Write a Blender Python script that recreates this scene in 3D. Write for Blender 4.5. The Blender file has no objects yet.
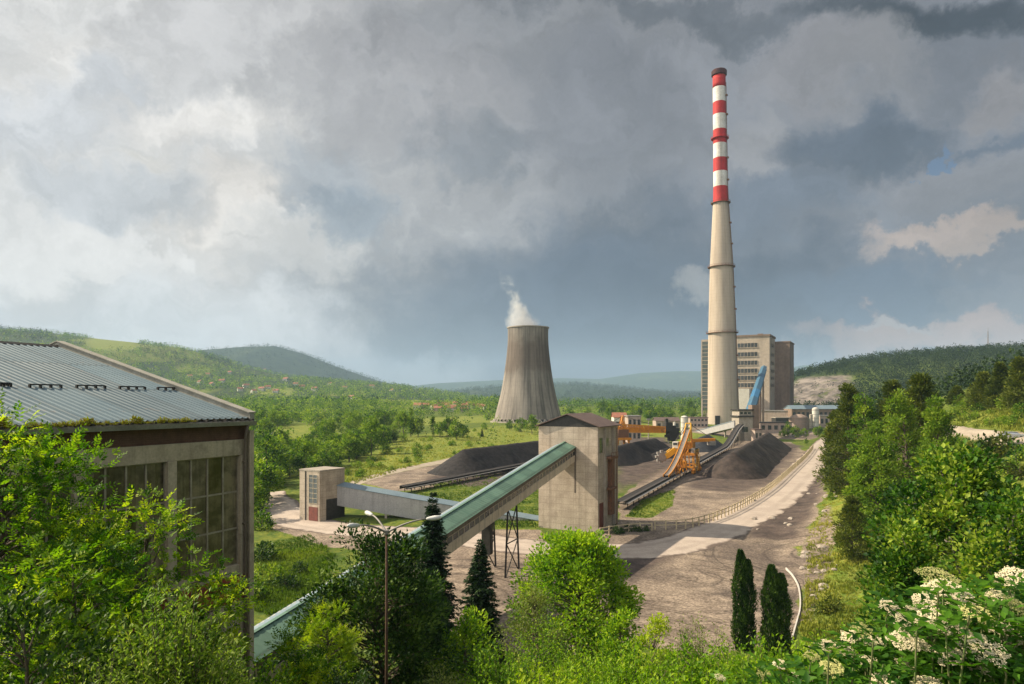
import bpy, math, random
import numpy as np
from mathutils import Vector

# ------------------------------------------------------------------ camera, sky, sun, exposure
SC = bpy.context.scene
COL = SC.collection
F = 700.0                       # focal length in pixels of a 1024 px wide frame
CX, HY = 512.0, 400.0           # principal column, horizon row
cam_data = bpy.data.cameras.new('camera')
cam = bpy.data.objects.new('camera', cam_data)
COL.objects.link(cam)
cam.location = (0, 0, 0)
cam.rotation_euler = (math.radians(90), 0, 0)
cam_data.sensor_width = 36.0
cam_data.lens = F / 1024 * 36.0
cam_data.shift_y = (HY - 342) / 1024
cam_data.clip_start = 0.1
cam_data.clip_end = 30000
SC.camera = cam

SUN_EL = math.radians(38)
SUN_AZ = math.atan2(-0.975, 0.20)          # measured from +Y towards +X
SUN_DIR = Vector((math.sin(SUN_AZ) * math.cos(SUN_EL), math.cos(SUN_AZ) * math.cos(SUN_EL), math.sin(SUN_EL)))
sun_data = bpy.data.lights.new('sun', 'SUN')
sun_data.energy = 5.0
sun_data.angle = math.radians(0.6)
sun_data.color = (1.0, 0.87, 0.67)
sun = bpy.data.objects.new('sun', sun_data)
COL.objects.link(sun)
sun.rotation_euler = (-SUN_DIR).to_track_quat('-Z', 'Y').to_euler()

SC.view_settings.view_transform = 'Standard'
SC.view_settings.look = 'None'
SC.view_settings.exposure = 0.75
SC.view_settings.gamma = 1.0
SC.view_settings.use_curve_mapping = False
SC.render.engine = 'CYCLES'
SC.cycles.use_denoising = True
SC.cycles.max_bounces = 6
SC.cycles.diffuse_bounces = 2
SC.cycles.glossy_bounces = 2
SC.cycles.transmission_bounces = 3
SC.cycles.volume_bounces = 1
SC.cycles.transparent_max_bounces = 8


def srgb(r, g, b):
    f = lambda c: (c / 255 / 12.92) if c / 255 <= 0.04045 else ((c / 255 + 0.055) / 1.055) ** 2.4
    return (f(r), f(g), f(b), 1.0)


class NT:
    """small helper to wire shader nodes"""
    def __init__(s, tree):
        s.t = tree

    def n(s, kind, **kw):
        nd = s.t.nodes.new(kind)
        for k, v in kw.items():
            setattr(nd, k, v)
        return nd

    def put(s, sock, v):
        if isinstance(v, bpy.types.NodeSocket):
            s.t.links.new(v, sock)
        elif v is not None:
            sock.default_value = v

    def math(s, op, a, b=None, c=None, clamp=False):
        nd = s.n('ShaderNodeMath', operation=op, use_clamp=clamp)
        for i, v in enumerate((a, b, c)):
            if v is not None:
                s.put(nd.inputs[i], v)
        return nd.outputs[0]

    def vmath(s, op, a, b=None):
        nd = s.n('ShaderNodeVectorMath', operation=op)
        s.put(nd.inputs[0], a)
        if b is not None:
            if op == 'SCALE':
                s.put(nd.inputs[3], b)
            else:
                s.put(nd.inputs[1], b)
        return nd.outputs['Value'] if op in ('LENGTH', 'DOT_PRODUCT', 'DISTANCE') else nd.outputs[0]

    def mix(s, f, a, b, mode='MIX'):
        nd = s.n('ShaderNodeMix', data_type='RGBA', blend_type=mode)
        s.put(nd.inputs[0], f)
        s.put(nd.inputs[6], a)
        s.put(nd.inputs[7], b)
        return nd.outputs[2]

    def ramp(s, v, lo, hi, a=0.0, b=1.0, smooth=True):
        nd = s.n('ShaderNodeMapRange', interpolation_type='SMOOTHSTEP' if smooth else 'LINEAR')
        for i, x in enumerate((v, lo, hi, a, b)):
            s.put(nd.inputs[i], x)
        return nd.outputs[0]

    def noise(s, vec, scale, detail=4, rough=0.55, dist=0.0, out=0):
        nd = s.n('ShaderNodeTexNoise')
        if vec is not None:
            s.put(nd.inputs['Vector'], vec)
        nd.inputs['Scale'].default_value = scale
        nd.inputs['Detail'].default_value = detail
        nd.inputs['Roughness'].default_value = rough
        nd.inputs['Distortion'].default_value = dist
        return nd.outputs[out]

    def sep(s, v):
        nd = s.n('ShaderNodeSeparateXYZ')
        s.put(nd.inputs[0], v)
        return nd.outputs

    def comb(s, x, y, z):
        nd = s.n('ShaderNodeCombineXYZ')
        for i, v in enumerate((x, y, z)):
            s.put(nd.inputs[i], v)
        return nd.outputs[0]


def build_world():
    w = bpy.data.worlds.new('World')
    SC.world = w
    w.use_nodes = True
    t = w.node_tree
    t.nodes.clear()
    k = NT(t)
    out = k.n('ShaderNodeOutputWorld')
    bg = k.n('ShaderNodeBackground')
    t.links.new(bg.outputs[0], out.inputs[0])
    d = k.n('ShaderNodeTexCoord').outputs['Generated']
    sky = k.n('ShaderNodeTexSky', sky_type='NISHITA', sun_disc=False)
    sky.sun_elevation = SUN_EL
    sky.sun_rotation = SUN_AZ
    sky.altitude = 800
    clear = k.mix(1.0, sky.outputs[0], (0.075, 0.075, 0.075, 1), 'MULTIPLY')     # clear sky, strength 0.075
    # cloud deck: turbulence first
    n1 = k.noise(d, 2.6, 9, 0.60, 0.25, out=1)
    wv = k.vmath('SUBTRACT', n1, (0.5, 0.5, 0.5))
    n2 = k.noise(d, 9.0, 8, 0.62, 0.2, out=1)
    wv2 = k.vmath('SUBTRACT', n2, (0.5, 0.5, 0.5))
    n3 = k.noise(d, 30.0, 6, 0.65, 0.2, out=1)
    wv3 = k.vmath('SUBTRACT', n3, (0.5, 0.5, 0.5))
    dw = k.vmath('ADD', d, k.vmath('ADD', k.vmath('ADD', k.vmath('SCALE', wv, 0.20), k.vmath('SCALE', wv2, 0.17)), k.vmath('SCALE', wv3, 0.05)))
    x, y, z = k.sep(dw)
    yy = k.math('MAXIMUM', y, 0.12)
    u = k.math('DIVIDE', x, yy)
    v = k.math('DIVIDE', z, yy)
    # broad tone of the deck: pale in the west (left), heavy and blue-grey in the east
    col = k.mix(k.ramp(u, -0.75, 0.30), srgb(230, 229, 226), srgb(138, 140, 145))
    col = k.mix(k.ramp(u, 0.1, 0.95, 0, 0.8), col, srgb(106, 112, 124))
    blobs = SKY_BLOBS
    for (px, py, rx, ry, c, a) in blobs:
        bu, bv = (px - CX) / F, (HY - py) / F
        du = k.math('MULTIPLY', k.math('SUBTRACT', u, bu), F / rx)
        dv = k.math('MULTIPLY', k.math('SUBTRACT', v, bv), F / ry)
        r2 = k.math('ADD', k.math('MULTIPLY', du, du), k.math('MULTIPLY', dv, dv))
        wt = k.math('MULTIPLY', k.ramp(r2, 1.25, 0.1), a)
        col = k.mix(wt, col, srgb(*c))
    # billows
    flat = k.comb(k.math('MULTIPLY', u, 1.0), k.math('MULTIPLY', v, 1.7), 0.0)
    b1 = k.noise(flat, 4.2, 9, 0.62, 0.3)
    b2 = k.noise(flat, 14.0, 8, 0.66, 0.5)
    bb = k.math('ADD', k.math('MULTIPLY', b1, 0.72), k.math('MULTIPLY', b2, 0.28))
    fac = k.ramp(bb, 0.36, 0.64, 0.85, 1.13)
    # crisper heads: ridged lumps with a lit upper side
    lum = k.noise(k.vmath('ADD', flat, k.vmath('SCALE', wv2, 0.25)), 2.4, 10, 0.52, 0.5)
    lum2 = k.noise(k.vmath('ADD', k.vmath('ADD', flat, k.vmath('SCALE', wv2, 0.25)), (0.035, -0.05, 0.0)), 2.4, 10, 0.52, 0.5)
    rim = k.ramp(k.math('SUBTRACT', lum, lum2), -0.09, 0.09, 0.925, 1.075)
    amt = k.ramp(v, 0.06, 0.22)
    rim = k.math('ADD', 1.0, k.math('MULTIPLY', k.math('SUBTRACT', rim, 1.0), amt))
    fac = k.math('MULTIPLY', fac, rim)
    col = k.mix(1.0, col, k.comb(fac, fac, fac), 'MULTIPLY')
    # one hole in the deck where the clear sky shows
    hu = k.math('MULTIPLY', k.math('SUBTRACT', u, (947 - CX) / F), F / 10.0)
    hv = k.math('MULTIPLY', k.math('SUBTRACT', v, (HY - 165) / F), F / 17.0)
    hr = k.math('ADD', k.math('MULTIPLY', hu, hu), k.math('MULTIPLY', hv, hv))
    hole = k.ramp(hr, 1.3, 0.6)
    col = k.mix(k.math('MULTIPLY', hole, 0.95), col, clear)
    col = k.mix(0.06, col, clear)
    # added fill: unseen sky behind the camera brightened to lift faces in shade
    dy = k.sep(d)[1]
    back_fill = k.ramp(dy, 0.05, -0.45, 1.0, 2.25)
    col = k.mix(1.0, col, k.comb(back_fill, back_fill, back_fill), 'MULTIPLY')
    # below the horizon: plain
    zz = k.sep(d)[2]
    col = k.mix(k.ramp(zz, -0.02, -0.12), col, srgb(96, 98, 92))
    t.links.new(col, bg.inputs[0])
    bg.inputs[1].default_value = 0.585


#            px    py    rx   ry   colour           amount
SKY_BLOBS = [
    (540, 320, 250, 110, (102, 114, 129), 0.9),     # blue-grey rain curtain over the valley
    (650, 290, 180, 120, (86, 98, 115), 0.8),
    (800, 310, 170, 80, (76, 87, 104), 0.85),
    (60, 60, 80, 50, (246, 243, 238), 0.85),
    (25, 130, 70, 60, (205, 209, 214), 0.6),
    (100, 85, 60, 45, (196, 200, 205), 0.75),
    (190, 110, 120, 34, (240, 236, 230), 0.85),
    (240, 205, 80, 60, (240, 234, 226), 0.95),
    (300, 235, 70, 45, (222, 220, 216), 0.85),
    (140, 150, 40, 14, (230, 226, 218), 0.7),
    (120, 195, 110, 34, (200, 204, 208), 0.7),
    (90, 245, 150, 28, (232, 230, 226), 0.85),
    (150, 305, 220, 38, (222, 224, 224), 0.85),
    (110, 335, 260, 40, (216, 219, 220), 0.85),
    (330, 165, 60, 40, (160, 168, 176), 0.6),
    (355, 205, 50, 36, (140, 152, 163), 0.75),
    (260, 30, 190, 60, (198, 197, 197), 0.65),
    (465, 142, 75, 30, (122, 130, 139), 0.6),
    (500, 40, 170, 70, (132, 134, 138), 0.7),
    (720, 6, 240, 30, (92, 98, 106), 0.7),
    (930, 6, 120, 36, (60, 67, 76), 0.95),
    (830, 60, 70, 45, (150, 148, 150), 0.6),
    (880, 60, 50, 60, (150, 150, 152), 0.55),
    (600, 110, 120, 80, (126, 129, 136), 0.7),
    (400, 90, 130, 60, (166, 165, 167), 0.6),
    (770, 140, 45, 50, (158, 158, 160), 0.7),
    (870, 150, 100, 42, (84, 95, 110), 0.85),
    (800, 205, 90, 34, (104, 116, 132), 0.7),
    (1010, 105, 55, 45, (152, 148, 148), 0.7),
    (1000, 60, 50, 20, (122, 122, 126), 0.6),
    (985, 168, 50, 16, (86, 98, 114), 0.75),
    (960, 200, 90, 34, (140, 140, 144), 0.7),
    (930, 248, 62, 15, (192, 172, 157), 0.75),
    (985, 264, 55, 14, (192, 172, 156), 0.7),
    (880, 300, 130, 34, (96, 110, 128), 0.85),
    (1000, 240, 40, 10, (120, 124, 130), 0.5),
    (685, 280, 26, 24, (164, 164, 164), 0.8),
    (1000, 310, 60, 14, (128, 132, 140), 0.5),
    (950, 342, 150, 22, (182, 160, 152), 0.9),
    (800, 370, 90, 16, (122, 124, 131), 0.8),
    (620, 385, 220, 26, (98, 107, 120), 0.85),
    (910, 332, 40, 7, (176, 176, 176), 0.6),
    (400, 372, 110, 30, (158, 166, 173), 0.7),
]
build_world()

# ------------------------------------------------------------------ small helpers
rng = np.random.default_rng(11)


def P(px, py, d):
    return np.array(((px - CX) / F * d, d, (HY - py) / F * d))


def tag(o, label=None, cat=None, group=None, kind=None):
    if label:
        o['label'] = label
    if cat:
        o['category'] = cat
    if group:
        o['group'] = group
    if kind:
        o['kind'] = kind
    return o


def empty(name, loc=(0, 0, 0), rz=0.0):
    o = bpy.data.objects.new(name, None)
    COL.objects.link(o)
    o.location = loc
    o.rotation_euler = (0, 0, rz)
    o.empty_display_size = 0.3
    return o


def link_mesh(name, me, mat, parent=None, smooth=False):
    if mat is not None:
        me.materials.append(mat)
    if smooth:
        me.polygons.foreach_set('use_smooth', np.ones(len(me.polygons), bool))
    o = bpy.data.objects.new(name, me)
    COL.objects.link(o)
    if parent is not None:
        o.parent = parent
    return o


def np_mesh(name, verts, faces, attrs=None):
    """verts (n,3), faces (m,k) with constant k"""
    me = bpy.data.meshes.new(name)
    verts = np.ascontiguousarray(verts, np.float32)
    faces = np.ascontiguousarray(faces, np.int32)
    m, kk = faces.shape
    me.vertices.add(len(verts))
    me.vertices.foreach_set('co', verts.ravel())
    me.loops.add(m * kk)
    me.loops.foreach_set('vertex_index', faces.ravel())
    me.polygons.add(m)
    me.polygons.foreach_set('loop_start', np.arange(0, m * kk, kk, dtype=np.int32))
    me.polygons.foreach_set('loop_total', np.full(m, kk, np.int32))
    for an, av in (attrs or {}).items():
        av = np.ascontiguousarray(av, np.float32)
        if av.ndim == 1:
            a = me.attributes.new(an, 'FLOAT', 'POINT')
            a.data.foreach_set('value', av)
        else:
            a = me.attributes.new(an, 'FLOAT_COLOR', 'POINT')
            a.data.foreach_set('color', av.ravel())
    me.update(calc_edges=True)
    me.validate()
    return me


class MB:
    """collects simple solids into one mesh"""
    def __init__(s):
        s.v, s.f = [], []

    def add(s, vs, fs):
        b = len(s.v)
        s.v += [tuple(map(float, p)) for p in vs]
        s.f += [tuple(i + b for i in f) for f in fs]
        return s

    def box(s, c, size, ax=None):
        """box centred at c, optional axes (3 unit vectors)"""
        c = np.array(c, float)
        ax = np.eye(3) if ax is None else np.array(ax, float)
        h = np.array(size, float) / 2
        vs = [c + ax[0] * h[0] * i + ax[1] * h[1] * j + ax[2] * h[2] * k for k in (-1, 1) for j in (-1, 1) for i in (-1, 1)]
        return s.add(vs, [(0, 2, 3, 1), (4, 5, 7, 6), (0, 1, 5, 4), (2, 6, 7, 3), (0, 4, 6, 2), (1, 3, 7, 5)])

    def span(s, x0, x1, y0, y1, z0, z1):
        return s.box(((x0 + x1) / 2, (y0 + y1) / 2, (z0 + z1) / 2), (abs(x1 - x0), abs(y1 - y0), abs(z1 - z0)))

    def bar(s, a, b, w, h=None, up=(0, 0, 1)):
        """rectangular bar from a to b"""
        a, b = np.array(a, float), np.array(b, float)
        d = b - a
        L = np.linalg.norm(d)
        d = d / L
        up = np.array(up, float)
        if abs(d @ up) > 0.98:
            up = np.array((1.0, 0, 0))
        r = np.cross(up, d)
        r /= np.linalg.norm(r)
        u = np.cross(d, r)
        return s.box((a + b) / 2, (L, w, h or w), (d, r, u))

    def tube(s, pts, rad, n=8, cap=True):
        pts = [np.array(p, float) for p in pts]
        rad = [rad] * len(pts) if np.isscalar(rad) else rad
        rings = []
        for i, p in enumerate(pts):
            d = pts[min(i + 1, len(pts) - 1)] - pts[max(i - 1, 0)]
            d = d / (np.linalg.norm(d) + 1e-9)
            up = np.array((0, 0, 1.0)) if abs(d[2]) < 0.95 else np.array((1.0, 0, 0))
            r = np.cross(d, up)
            r /= np.linalg.norm(r)
            w = np.cross(d, r)
            rings.append([p + rad[i] * (math.cos(2 * math.pi * k / n) * r + math.sin(2 * math.pi * k / n) * w) for k in range(n)])
        vs = [q for ring in rings for q in ring]
        fs = []
        for i in range(len(pts) - 1):
            for k in range(n):
                fs.append((i * n + k, i * n + (k + 1) % n, (i + 1) * n + (k + 1) % n, (i + 1) * n + k))
        if cap:
            fs.append(tuple(range(n - 1, -1, -1)))
            fs.append(tuple((len(pts) - 1) * n + k for k in range(n)))
        return s.add(vs, fs)

    def lathe(s, prof, n=48, c=(0, 0, 0), cap=True):
        vs = [(c[0] + r * math.cos(2 * math.pi * k / n), c[1] + r * math.sin(2 * math.pi * k / n), c[2] + z) for r, z in prof for k in range(n)]
        fs = []
        for i in range(len(prof) - 1):
            for k in range(n):
                fs.append((i * n + k, i * n + (k + 1) % n, (i + 1) * n + (k + 1) % n, (i + 1) * n + k))
        if cap:
            fs.append(tuple(range(n - 1, -1, -1)))
            fs.append(tuple((len(prof) - 1) * n + k for k in range(n)))
        return s.add(vs, fs)

    def prism(s, poly, axis_vec):
        """extrude a closed polygon (list of 3d points) along a vector"""
        n = len(poly)
        a = [np.array(p, float) for p in poly]
        b = [p + np.array(axis_vec, float) for p in a]
        fs = [tuple(range(n - 1, -1, -1)), tuple(range(n, 2 * n))]
        fs += [(i, (i + 1) % n, n + (i + 1) % n, n + i) for i in range(n)]
        return s.add(a + b, fs)

    def build(s, name, mat, parent=None, smooth=False, bevel=0.0):
        me = bpy.data.meshes.new(name)
        me.from_pydata(s.v, [], s.f)
        me.update()
        o = link_mesh(name, me, mat, parent, smooth)
        if bevel:
            m = o.modifiers.new('bevel', 'BEVEL')
            m.width = bevel
            m.segments = 2
            m.limit_method = 'ANGLE'
        return o


def copy_thing(o, loc=None, rz=None, scale=None):
    c = o.copy()
    COL.objects.link(c)
    if loc is not None:
        c.location = loc
    if rz is not None:
        c.rotation_euler = (0, 0, rz)
    if scale is not None:
        c.scale = scale if not np.isscalar(scale) else (scale,) * 3
    for ch in list(o.children):
        d = ch.copy()
        COL.objects.link(d)
        d.parent = c
        for g in list(ch.children):
            e = g.copy()
            COL.objects.link(e)
            e.parent = d
    return c


# ------------------------------------------------------------------ materials
def new_mat(name):
    m = bpy.data.materials.new(name)
    m.use_nodes = True
    m.node_tree.nodes.clear()
    k = NT(m.node_tree)
    out = k.n('ShaderNodeOutputMaterial')
    p = k.n('ShaderNodeBsdfPrincipled')
    m.node_tree.links.new(p.outputs[0], out.inputs[0])
    return m, k, p, out


def c4(c):
    return (*c[:3], 1.0)


def surf(name, c1, c2, scale=1.0, rough=0.8, metal=0.0, bump=0.0, streak=0.0, grid=None, dirt=None, spec=0.3, stretch=(1, 1, 1)):
    """weathered surface: two-tone noise, optional streaks, joint grid (dx, dz, width), dirt colour patches"""
    m, k, p, out = new_mat(name)
    co = k.n('ShaderNodeTexCoord').outputs['Object']
    cs = k.vmath('MULTIPLY', co, stretch)
    n1 = k.noise(cs, scale, 6, 0.62)
    col = k.mix(k.ramp(n1, 0.3, 0.7), c4(c1), c4(c2))
    fine = k.noise(co, scale * 9, 4, 0.6)
    f = k.ramp(fine, 0.25, 0.75, 0.86, 1.12)
    col = k.mix(1.0, col, k.comb(f, f, f), 'MULTIPLY')
    if streak:
        sv = k.vmath('MULTIPLY', co, (scale * 2.2, scale * 2.2, scale * 0.10))
        s1 = k.noise(sv, 1.0, 5, 0.6)
        g = k.ramp(s1, 0.48, 0.70, 1.0, 1.0 - streak)
        col = k.mix(1.0, col, k.comb(g, g, g), 'MULTIPLY')
    if dirt is not None:
        dn = k.noise(co, scale * 0.6, 7, 0.7)
        col = k.mix(k.ramp(dn, 0.52, 0.72, 0, dirt[1]), col, c4(dirt[0]))
    if grid:
        gx, gz, gw, gdark = grid
        x, y, z = k.sep(co)
        h = k.math('PINGPONG', k.math('ADD', z, 1000 * gz), gz / 2)
        lz = k.ramp(h, gw, 0.0)
        if gx:
            xx = k.math('ADD', x, k.math('MULTIPLY', y, 1.0))
            lx = k.ramp(k.math('PINGPONG', k.math('ADD', xx, 1000 * gx), gx / 2), gw, 0.0)
            lz = k.math('MAXIMUM', lz, lx)
        lz = k.math('MULTIPLY', lz, gdark)
        col = k.mix(lz, col, c4([c * 0.45 for c in c1[:3]]))
    k.put(p.inputs['Base Color'], col)
    k.put(p.inputs['Roughness'], k.ramp(n1, 0.2, 0.8, max(rough - 0.08, 0.02), min(rough + 0.08, 1)))
    p.inputs['Metallic'].default_value = metal
    p.inputs['Specular IOR Level'].default_value = spec
    if bump:
        b = k.n('ShaderNodeBump')
        b.inputs['Strength'].default_value = min(bump, 1.0)
        b.inputs['Distance'].default_value = 0.05
        k.put(b.inputs['Height'], fine)
        k.put(p.inputs['Normal'], b.outputs[0])
    return m


def leaf_mat(name, dark, mid, light, trans=0.35, rough=0.5):
    m = bpy.data.materials.new(name)
    m.use_nodes = True
    t = m.node_tree
    t.nodes.clear()
    k = NT(t)
    out = k.n('ShaderNodeOutputMaterial')
    warm = lambda c: (min(c[0] * 1.06, 1), min(c[1] * 1.06, 1), c[2] * 0.68)
    dark, mid, light = warm(dark), warm(mid), warm(light)
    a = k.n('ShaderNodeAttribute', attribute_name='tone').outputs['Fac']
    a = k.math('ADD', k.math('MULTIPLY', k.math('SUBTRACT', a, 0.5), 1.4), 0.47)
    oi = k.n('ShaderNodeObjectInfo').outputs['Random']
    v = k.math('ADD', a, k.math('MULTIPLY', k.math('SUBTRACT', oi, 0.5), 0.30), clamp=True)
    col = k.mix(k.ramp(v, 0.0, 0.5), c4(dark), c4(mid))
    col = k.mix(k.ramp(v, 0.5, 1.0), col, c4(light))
    p = k.n('ShaderNodeBsdfPrincipled')
    k.put(p.inputs['Base Color'], col)
    p.inputs['Roughness'].default_value = max(rough, 0.55)
    p.inputs['Specular IOR Level'].default_value = 0.18
    tr = k.n('ShaderNodeBsdfTranslucent')
    tc = k.mix(1.0, col, (1.35, 1.5, 0.55, 1), 'MULTIPLY')
    k.put(tr.inputs[0], tc)
    mx = k.n('ShaderNodeMixShader')
    mx.inputs[0].default_value = trans
    t.links.new(p.outputs[0], mx.inputs[1])
    t.links.new(tr.outputs[0], mx.inputs[2])
    t.links.new(mx.outputs[0], out.inputs[0])
    return m

# ------------------------------------------------------------------ terrain
def _hash(ix, iy, seed):
    h = (ix.astype(np.int64) * 374761393 + iy.astype(np.int64) * 668265263 + seed * 1442695041) & 0x7fffffff
    h = (h ^ (h >> 13)) * 1274126177 & 0x7fffffff
    h = h ^ (h >> 16)
    return (h & 0xffff) / 65535.0


def vnoise(x, y, seed=0):
    x, y = np.asarray(x, float), np.asarray(y, float)
    ix, iy = np.floor(x), np.floor(y)
    fx, fy = x - ix, y - iy
    fx, fy = fx * fx * (3 - 2 * fx), fy * fy * (3 - 2 * fy)
    a, b = _hash(ix, iy, seed), _hash(ix + 1, iy, seed)
    c, d = _hash(ix, iy + 1, seed), _hash(ix + 1, iy + 1, seed)
    return (a * (1 - fx) + b * fx) * (1 - fy) + (c * (1 - fx) + d * fx) * fy - 0.5


def fbm(x, y, sc, seed=0, oct=4):
    s, amp = 0.0, 1.0
    for o in range(oct):
        s = s + amp * vnoise(np.asarray(x) / sc * 2 ** o, np.asarray(y) / sc * 2 ** o, seed + o * 7)
        amp *= 0.5
    return s


def sstep(a, b, x):
    t = np.clip((np.asarray(x, float) - a) / (b - a), 0, 1)
    return t * t * (3 - 2 * t)


R0 = np.array((36.0, 118.0))
RD = np.array((0.467, 0.884))
RN = np.array((0.884, -0.467))

HILLS = [   # ridge distance, start of the slope, skyline in picture columns/rows, ripple
    (2300, 850, [(-700, 330), (-300, 322), (0, 329), (60, 334), (100, 339), (140, 343), (180, 348), (210, 357), (240, 367), (280, 376), (330, 381), (380, 385), (420, 389), (450, 394), (480, 399), (520, 404), (700, 404), (1100, 404)], 10),
    (4600, 3000, [(-900, 380), (100, 385), (150, 371), (190, 356), (205, 350), (240, 347), (275, 346), (300, 353), (330, 365), (370, 379), (420, 390), (480, 399), (560, 404), (1500, 404)], 8),
    (8200, 6200, [(-900, 390), (300, 392), (380, 389), (440, 383), (500, 380), (560, 378), (600, 379), (640, 373), (680, 371), (710, 371), (760, 375), (790, 369), (805, 365), (830, 369), (900, 379), (1200, 385), (1900, 390)], 12),
    (4700, 2700, [(-900, 404), (400, 404), (440, 394), (480, 388), (530, 385), (575, 384), (620, 388), (680, 394), (720, 391), (780, 394), (840, 396), (1000, 400), (1900, 400)], 10),
    (1000, 600, [(-900, 410), (700, 404), (770, 392), (800, 377), (830, 369), (860, 362), (900, 356), (940, 354), (1000, 350), (1030, 348), (1200, 343), (1500, 340)], 4),
]


def plane(y):
    return -24 + 0.0187 * (np.clip(y, 20, 500) - 126)


def H(x, y):
    x, y = np.asarray(x, float), np.asarray(y, float)
    p = plane(y)
    far = sstep(450, 1000, y)
    p = p + far * 6 * fbm(x, y, 300, 3)
    # river hollow with the wood on the left
    p = p - 3.0 * sstep(-30, -90, x) * sstep(100, 160, y) * (1 - sstep(300, 420, y))
    # the hillside the camera stands on
    f = -1.75 - 0.5 * np.maximum(y, 0) + 0.1 * np.maximum(-y, 0) + 0.5 * fbm(x, y, 9, 5)
    z = np.maximum(p, f)
    # bank on the right of the haul road
    s = (x - R0[0]) * RD[0] + (y - R0[1]) * RD[1]
    t = (x - R0[0]) * RN[0] + (y - R0[1]) * RN[1]
    t0 = 7.5 + np.maximum(0, -s) * 0.22
    tr = np.clip(44 - 0.3 * (s - 53), 24, 66)
    w = np.clip((t - t0) / (tr - t0), 0, 1)
    rise = 17 * (0.55 * w + 0.45 * w * w * (3 - 2 * w))
    rise = rise + np.where(t > tr + 8, 0.40 * np.minimum(t - tr - 8, 60), 0)
    rise = rise * (1 - sstep(215, 320, s)) * sstep(-130, -60, s + 0 * t)
    bump = fbm(x, y, 7, 9) * 1.3 * np.clip(w * 4, 0, 1) * (w < 1)
    e = p + rise + np.where(rise > 0.1, bump, 0)
    z = np.maximum(z, e)
    for i, (d0, ds, sky, rip) in enumerate(HILLS):
        px = CX + F * x / d0
        sk = np.interp(px, [a for a, b in sky], [b for a, b in sky])
        zr = (HY - sk) / F * d0
        up = np.clip((y - ds) / (d0 - ds), 0, 1)
        up = 0.4 * up + 0.6 * up * up * (3 - 2 * up)
        down = 1 - 0.8 * sstep(d0, d0 * 1.5, y)
        hz = -18 + (zr + 18) * up * down + rip * 2 * fbm(x, y, d0 / 9, 20 + i) * np.clip(up * 3, 0, 1) * (up < 0.999) * (1 - up)
        hz = np.where(y < ds, -60, hz)
        if i == 4:      # quarry benches cut in the near face
            q = sstep(0.02, 0.1, up) * (1 - sstep(0.62, 0.72, up)) * (1 - sstep(857, 866, CX + F * x / np.maximum(y, 1))) * sstep(770, 786, CX + F * x / np.maximum(y, 1))
            hz = hz + q * (9.0 * fbm(x, y * 0.3, 26, 40) + 5.0 * fbm(x, y * 0.6, 8, 44) + 4.0 * np.abs(((hz + 30) / 9.0) % 1 - 0.5))
        z = np.maximum(z, hz)
    return z


def Hs(x, y):
    return float(H(np.array([x]), np.array([y]))[0])


_D = np.concatenate((np.arange(6, 60, 0.25), np.geomspace(60, 9500, 2600)))


def G(px, py, dmin=0):
    """ground point seen at a picture position (design aid)"""
    a, b = (px - CX) / F, (HY - py) / F
    dd = _D[_D > dmin]
    below = b * dd < H(a * dd, dd)
    i = int(np.argmax(below)) if below.any() else len(dd) - 1
    lo, hi = dd[max(i - 1, 0)], dd[i]
    for _ in range(12):
        m = (lo + hi) / 2
        if b * m < Hs(a * m, m):
            hi = m
        else:
            lo = m
    return np.array((a * hi, hi, Hs(a * hi, hi)))


def G_many(PX, PY, dmin=40):
    """the same for arrays of picture positions"""
    a, b = (PX - CX) / F, (HY - PY) / F
    dd = np.geomspace(dmin, 900, 160)
    A = H(a[:, None] * dd, np.repeat(dd[None], len(a), 0)) > b[:, None] * dd
    i = np.argmax(A, 1)
    i = np.where(A.any(1), i, 159)
    lo, hi = dd[np.maximum(i - 1, 0)], dd[i]
    for _ in range(9):
        m = (lo + hi) / 2
        c = b * m < H(a * m, m)
        hi = np.where(c, m, hi)
        lo = np.where(c, lo, m)
    return a * hi, hi


def GP(px, py):
    """point on the flat plant ground"""
    b = (HY - py) / F
    # -24 + .0187 (y-126) = b y
    y = (24 + 0.0187 * 126) / (0.0187 - b)
    return np.array(((px - CX) / F * y, y, plane(y)))


def poly_mask(X, Y, poly, soft):
    poly = np.array(poly, float)[:, :2]
    lo, hi = poly.min(0) - soft * 2, poly.max(0) + soft * 2
    sel = (X > lo[0]) & (X < hi[0]) & (Y > lo[1]) & (Y < hi[1])
    out = np.zeros_like(X)
    if not sel.any():
        return out
    x, y = X[sel], Y[sel]
    inside = np.zeros(len(x), bool)
    dist = np.full(len(x), 1e9)
    n = len(poly)
    for i in range(n):
        a, b = poly[i], poly[(i + 1) % n]
        cond = (a[1] > y) != (b[1] > y)
        with np.errstate(divide='ignore', invalid='ignore'):
            xi = a[0] + (y - a[1]) * (b[0] - a[0]) / (b[1] - a[1])
        inside ^= cond & (x < xi)
        e = b - a
        tt = np.clip(((x - a[0]) * e[0] + (y - a[1]) * e[1]) / (e @ e + 1e-9), 0, 1)
        dist = np.minimum(dist, np.hypot(x - a[0] - tt * e[0], y - a[1] - tt * e[1]))
    sd = np.where(inside, dist, -dist)
    out[sel] = sstep(-soft, soft, sd + soft * 1.2 * fbm(x, y, soft * 5, 77))
    return out


def flat_poly(pts):
    return [GP(*p) for p in pts]


def hill_poly(pts, dmin=0):
    return [G(*p, dmin) for p in pts]


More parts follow.
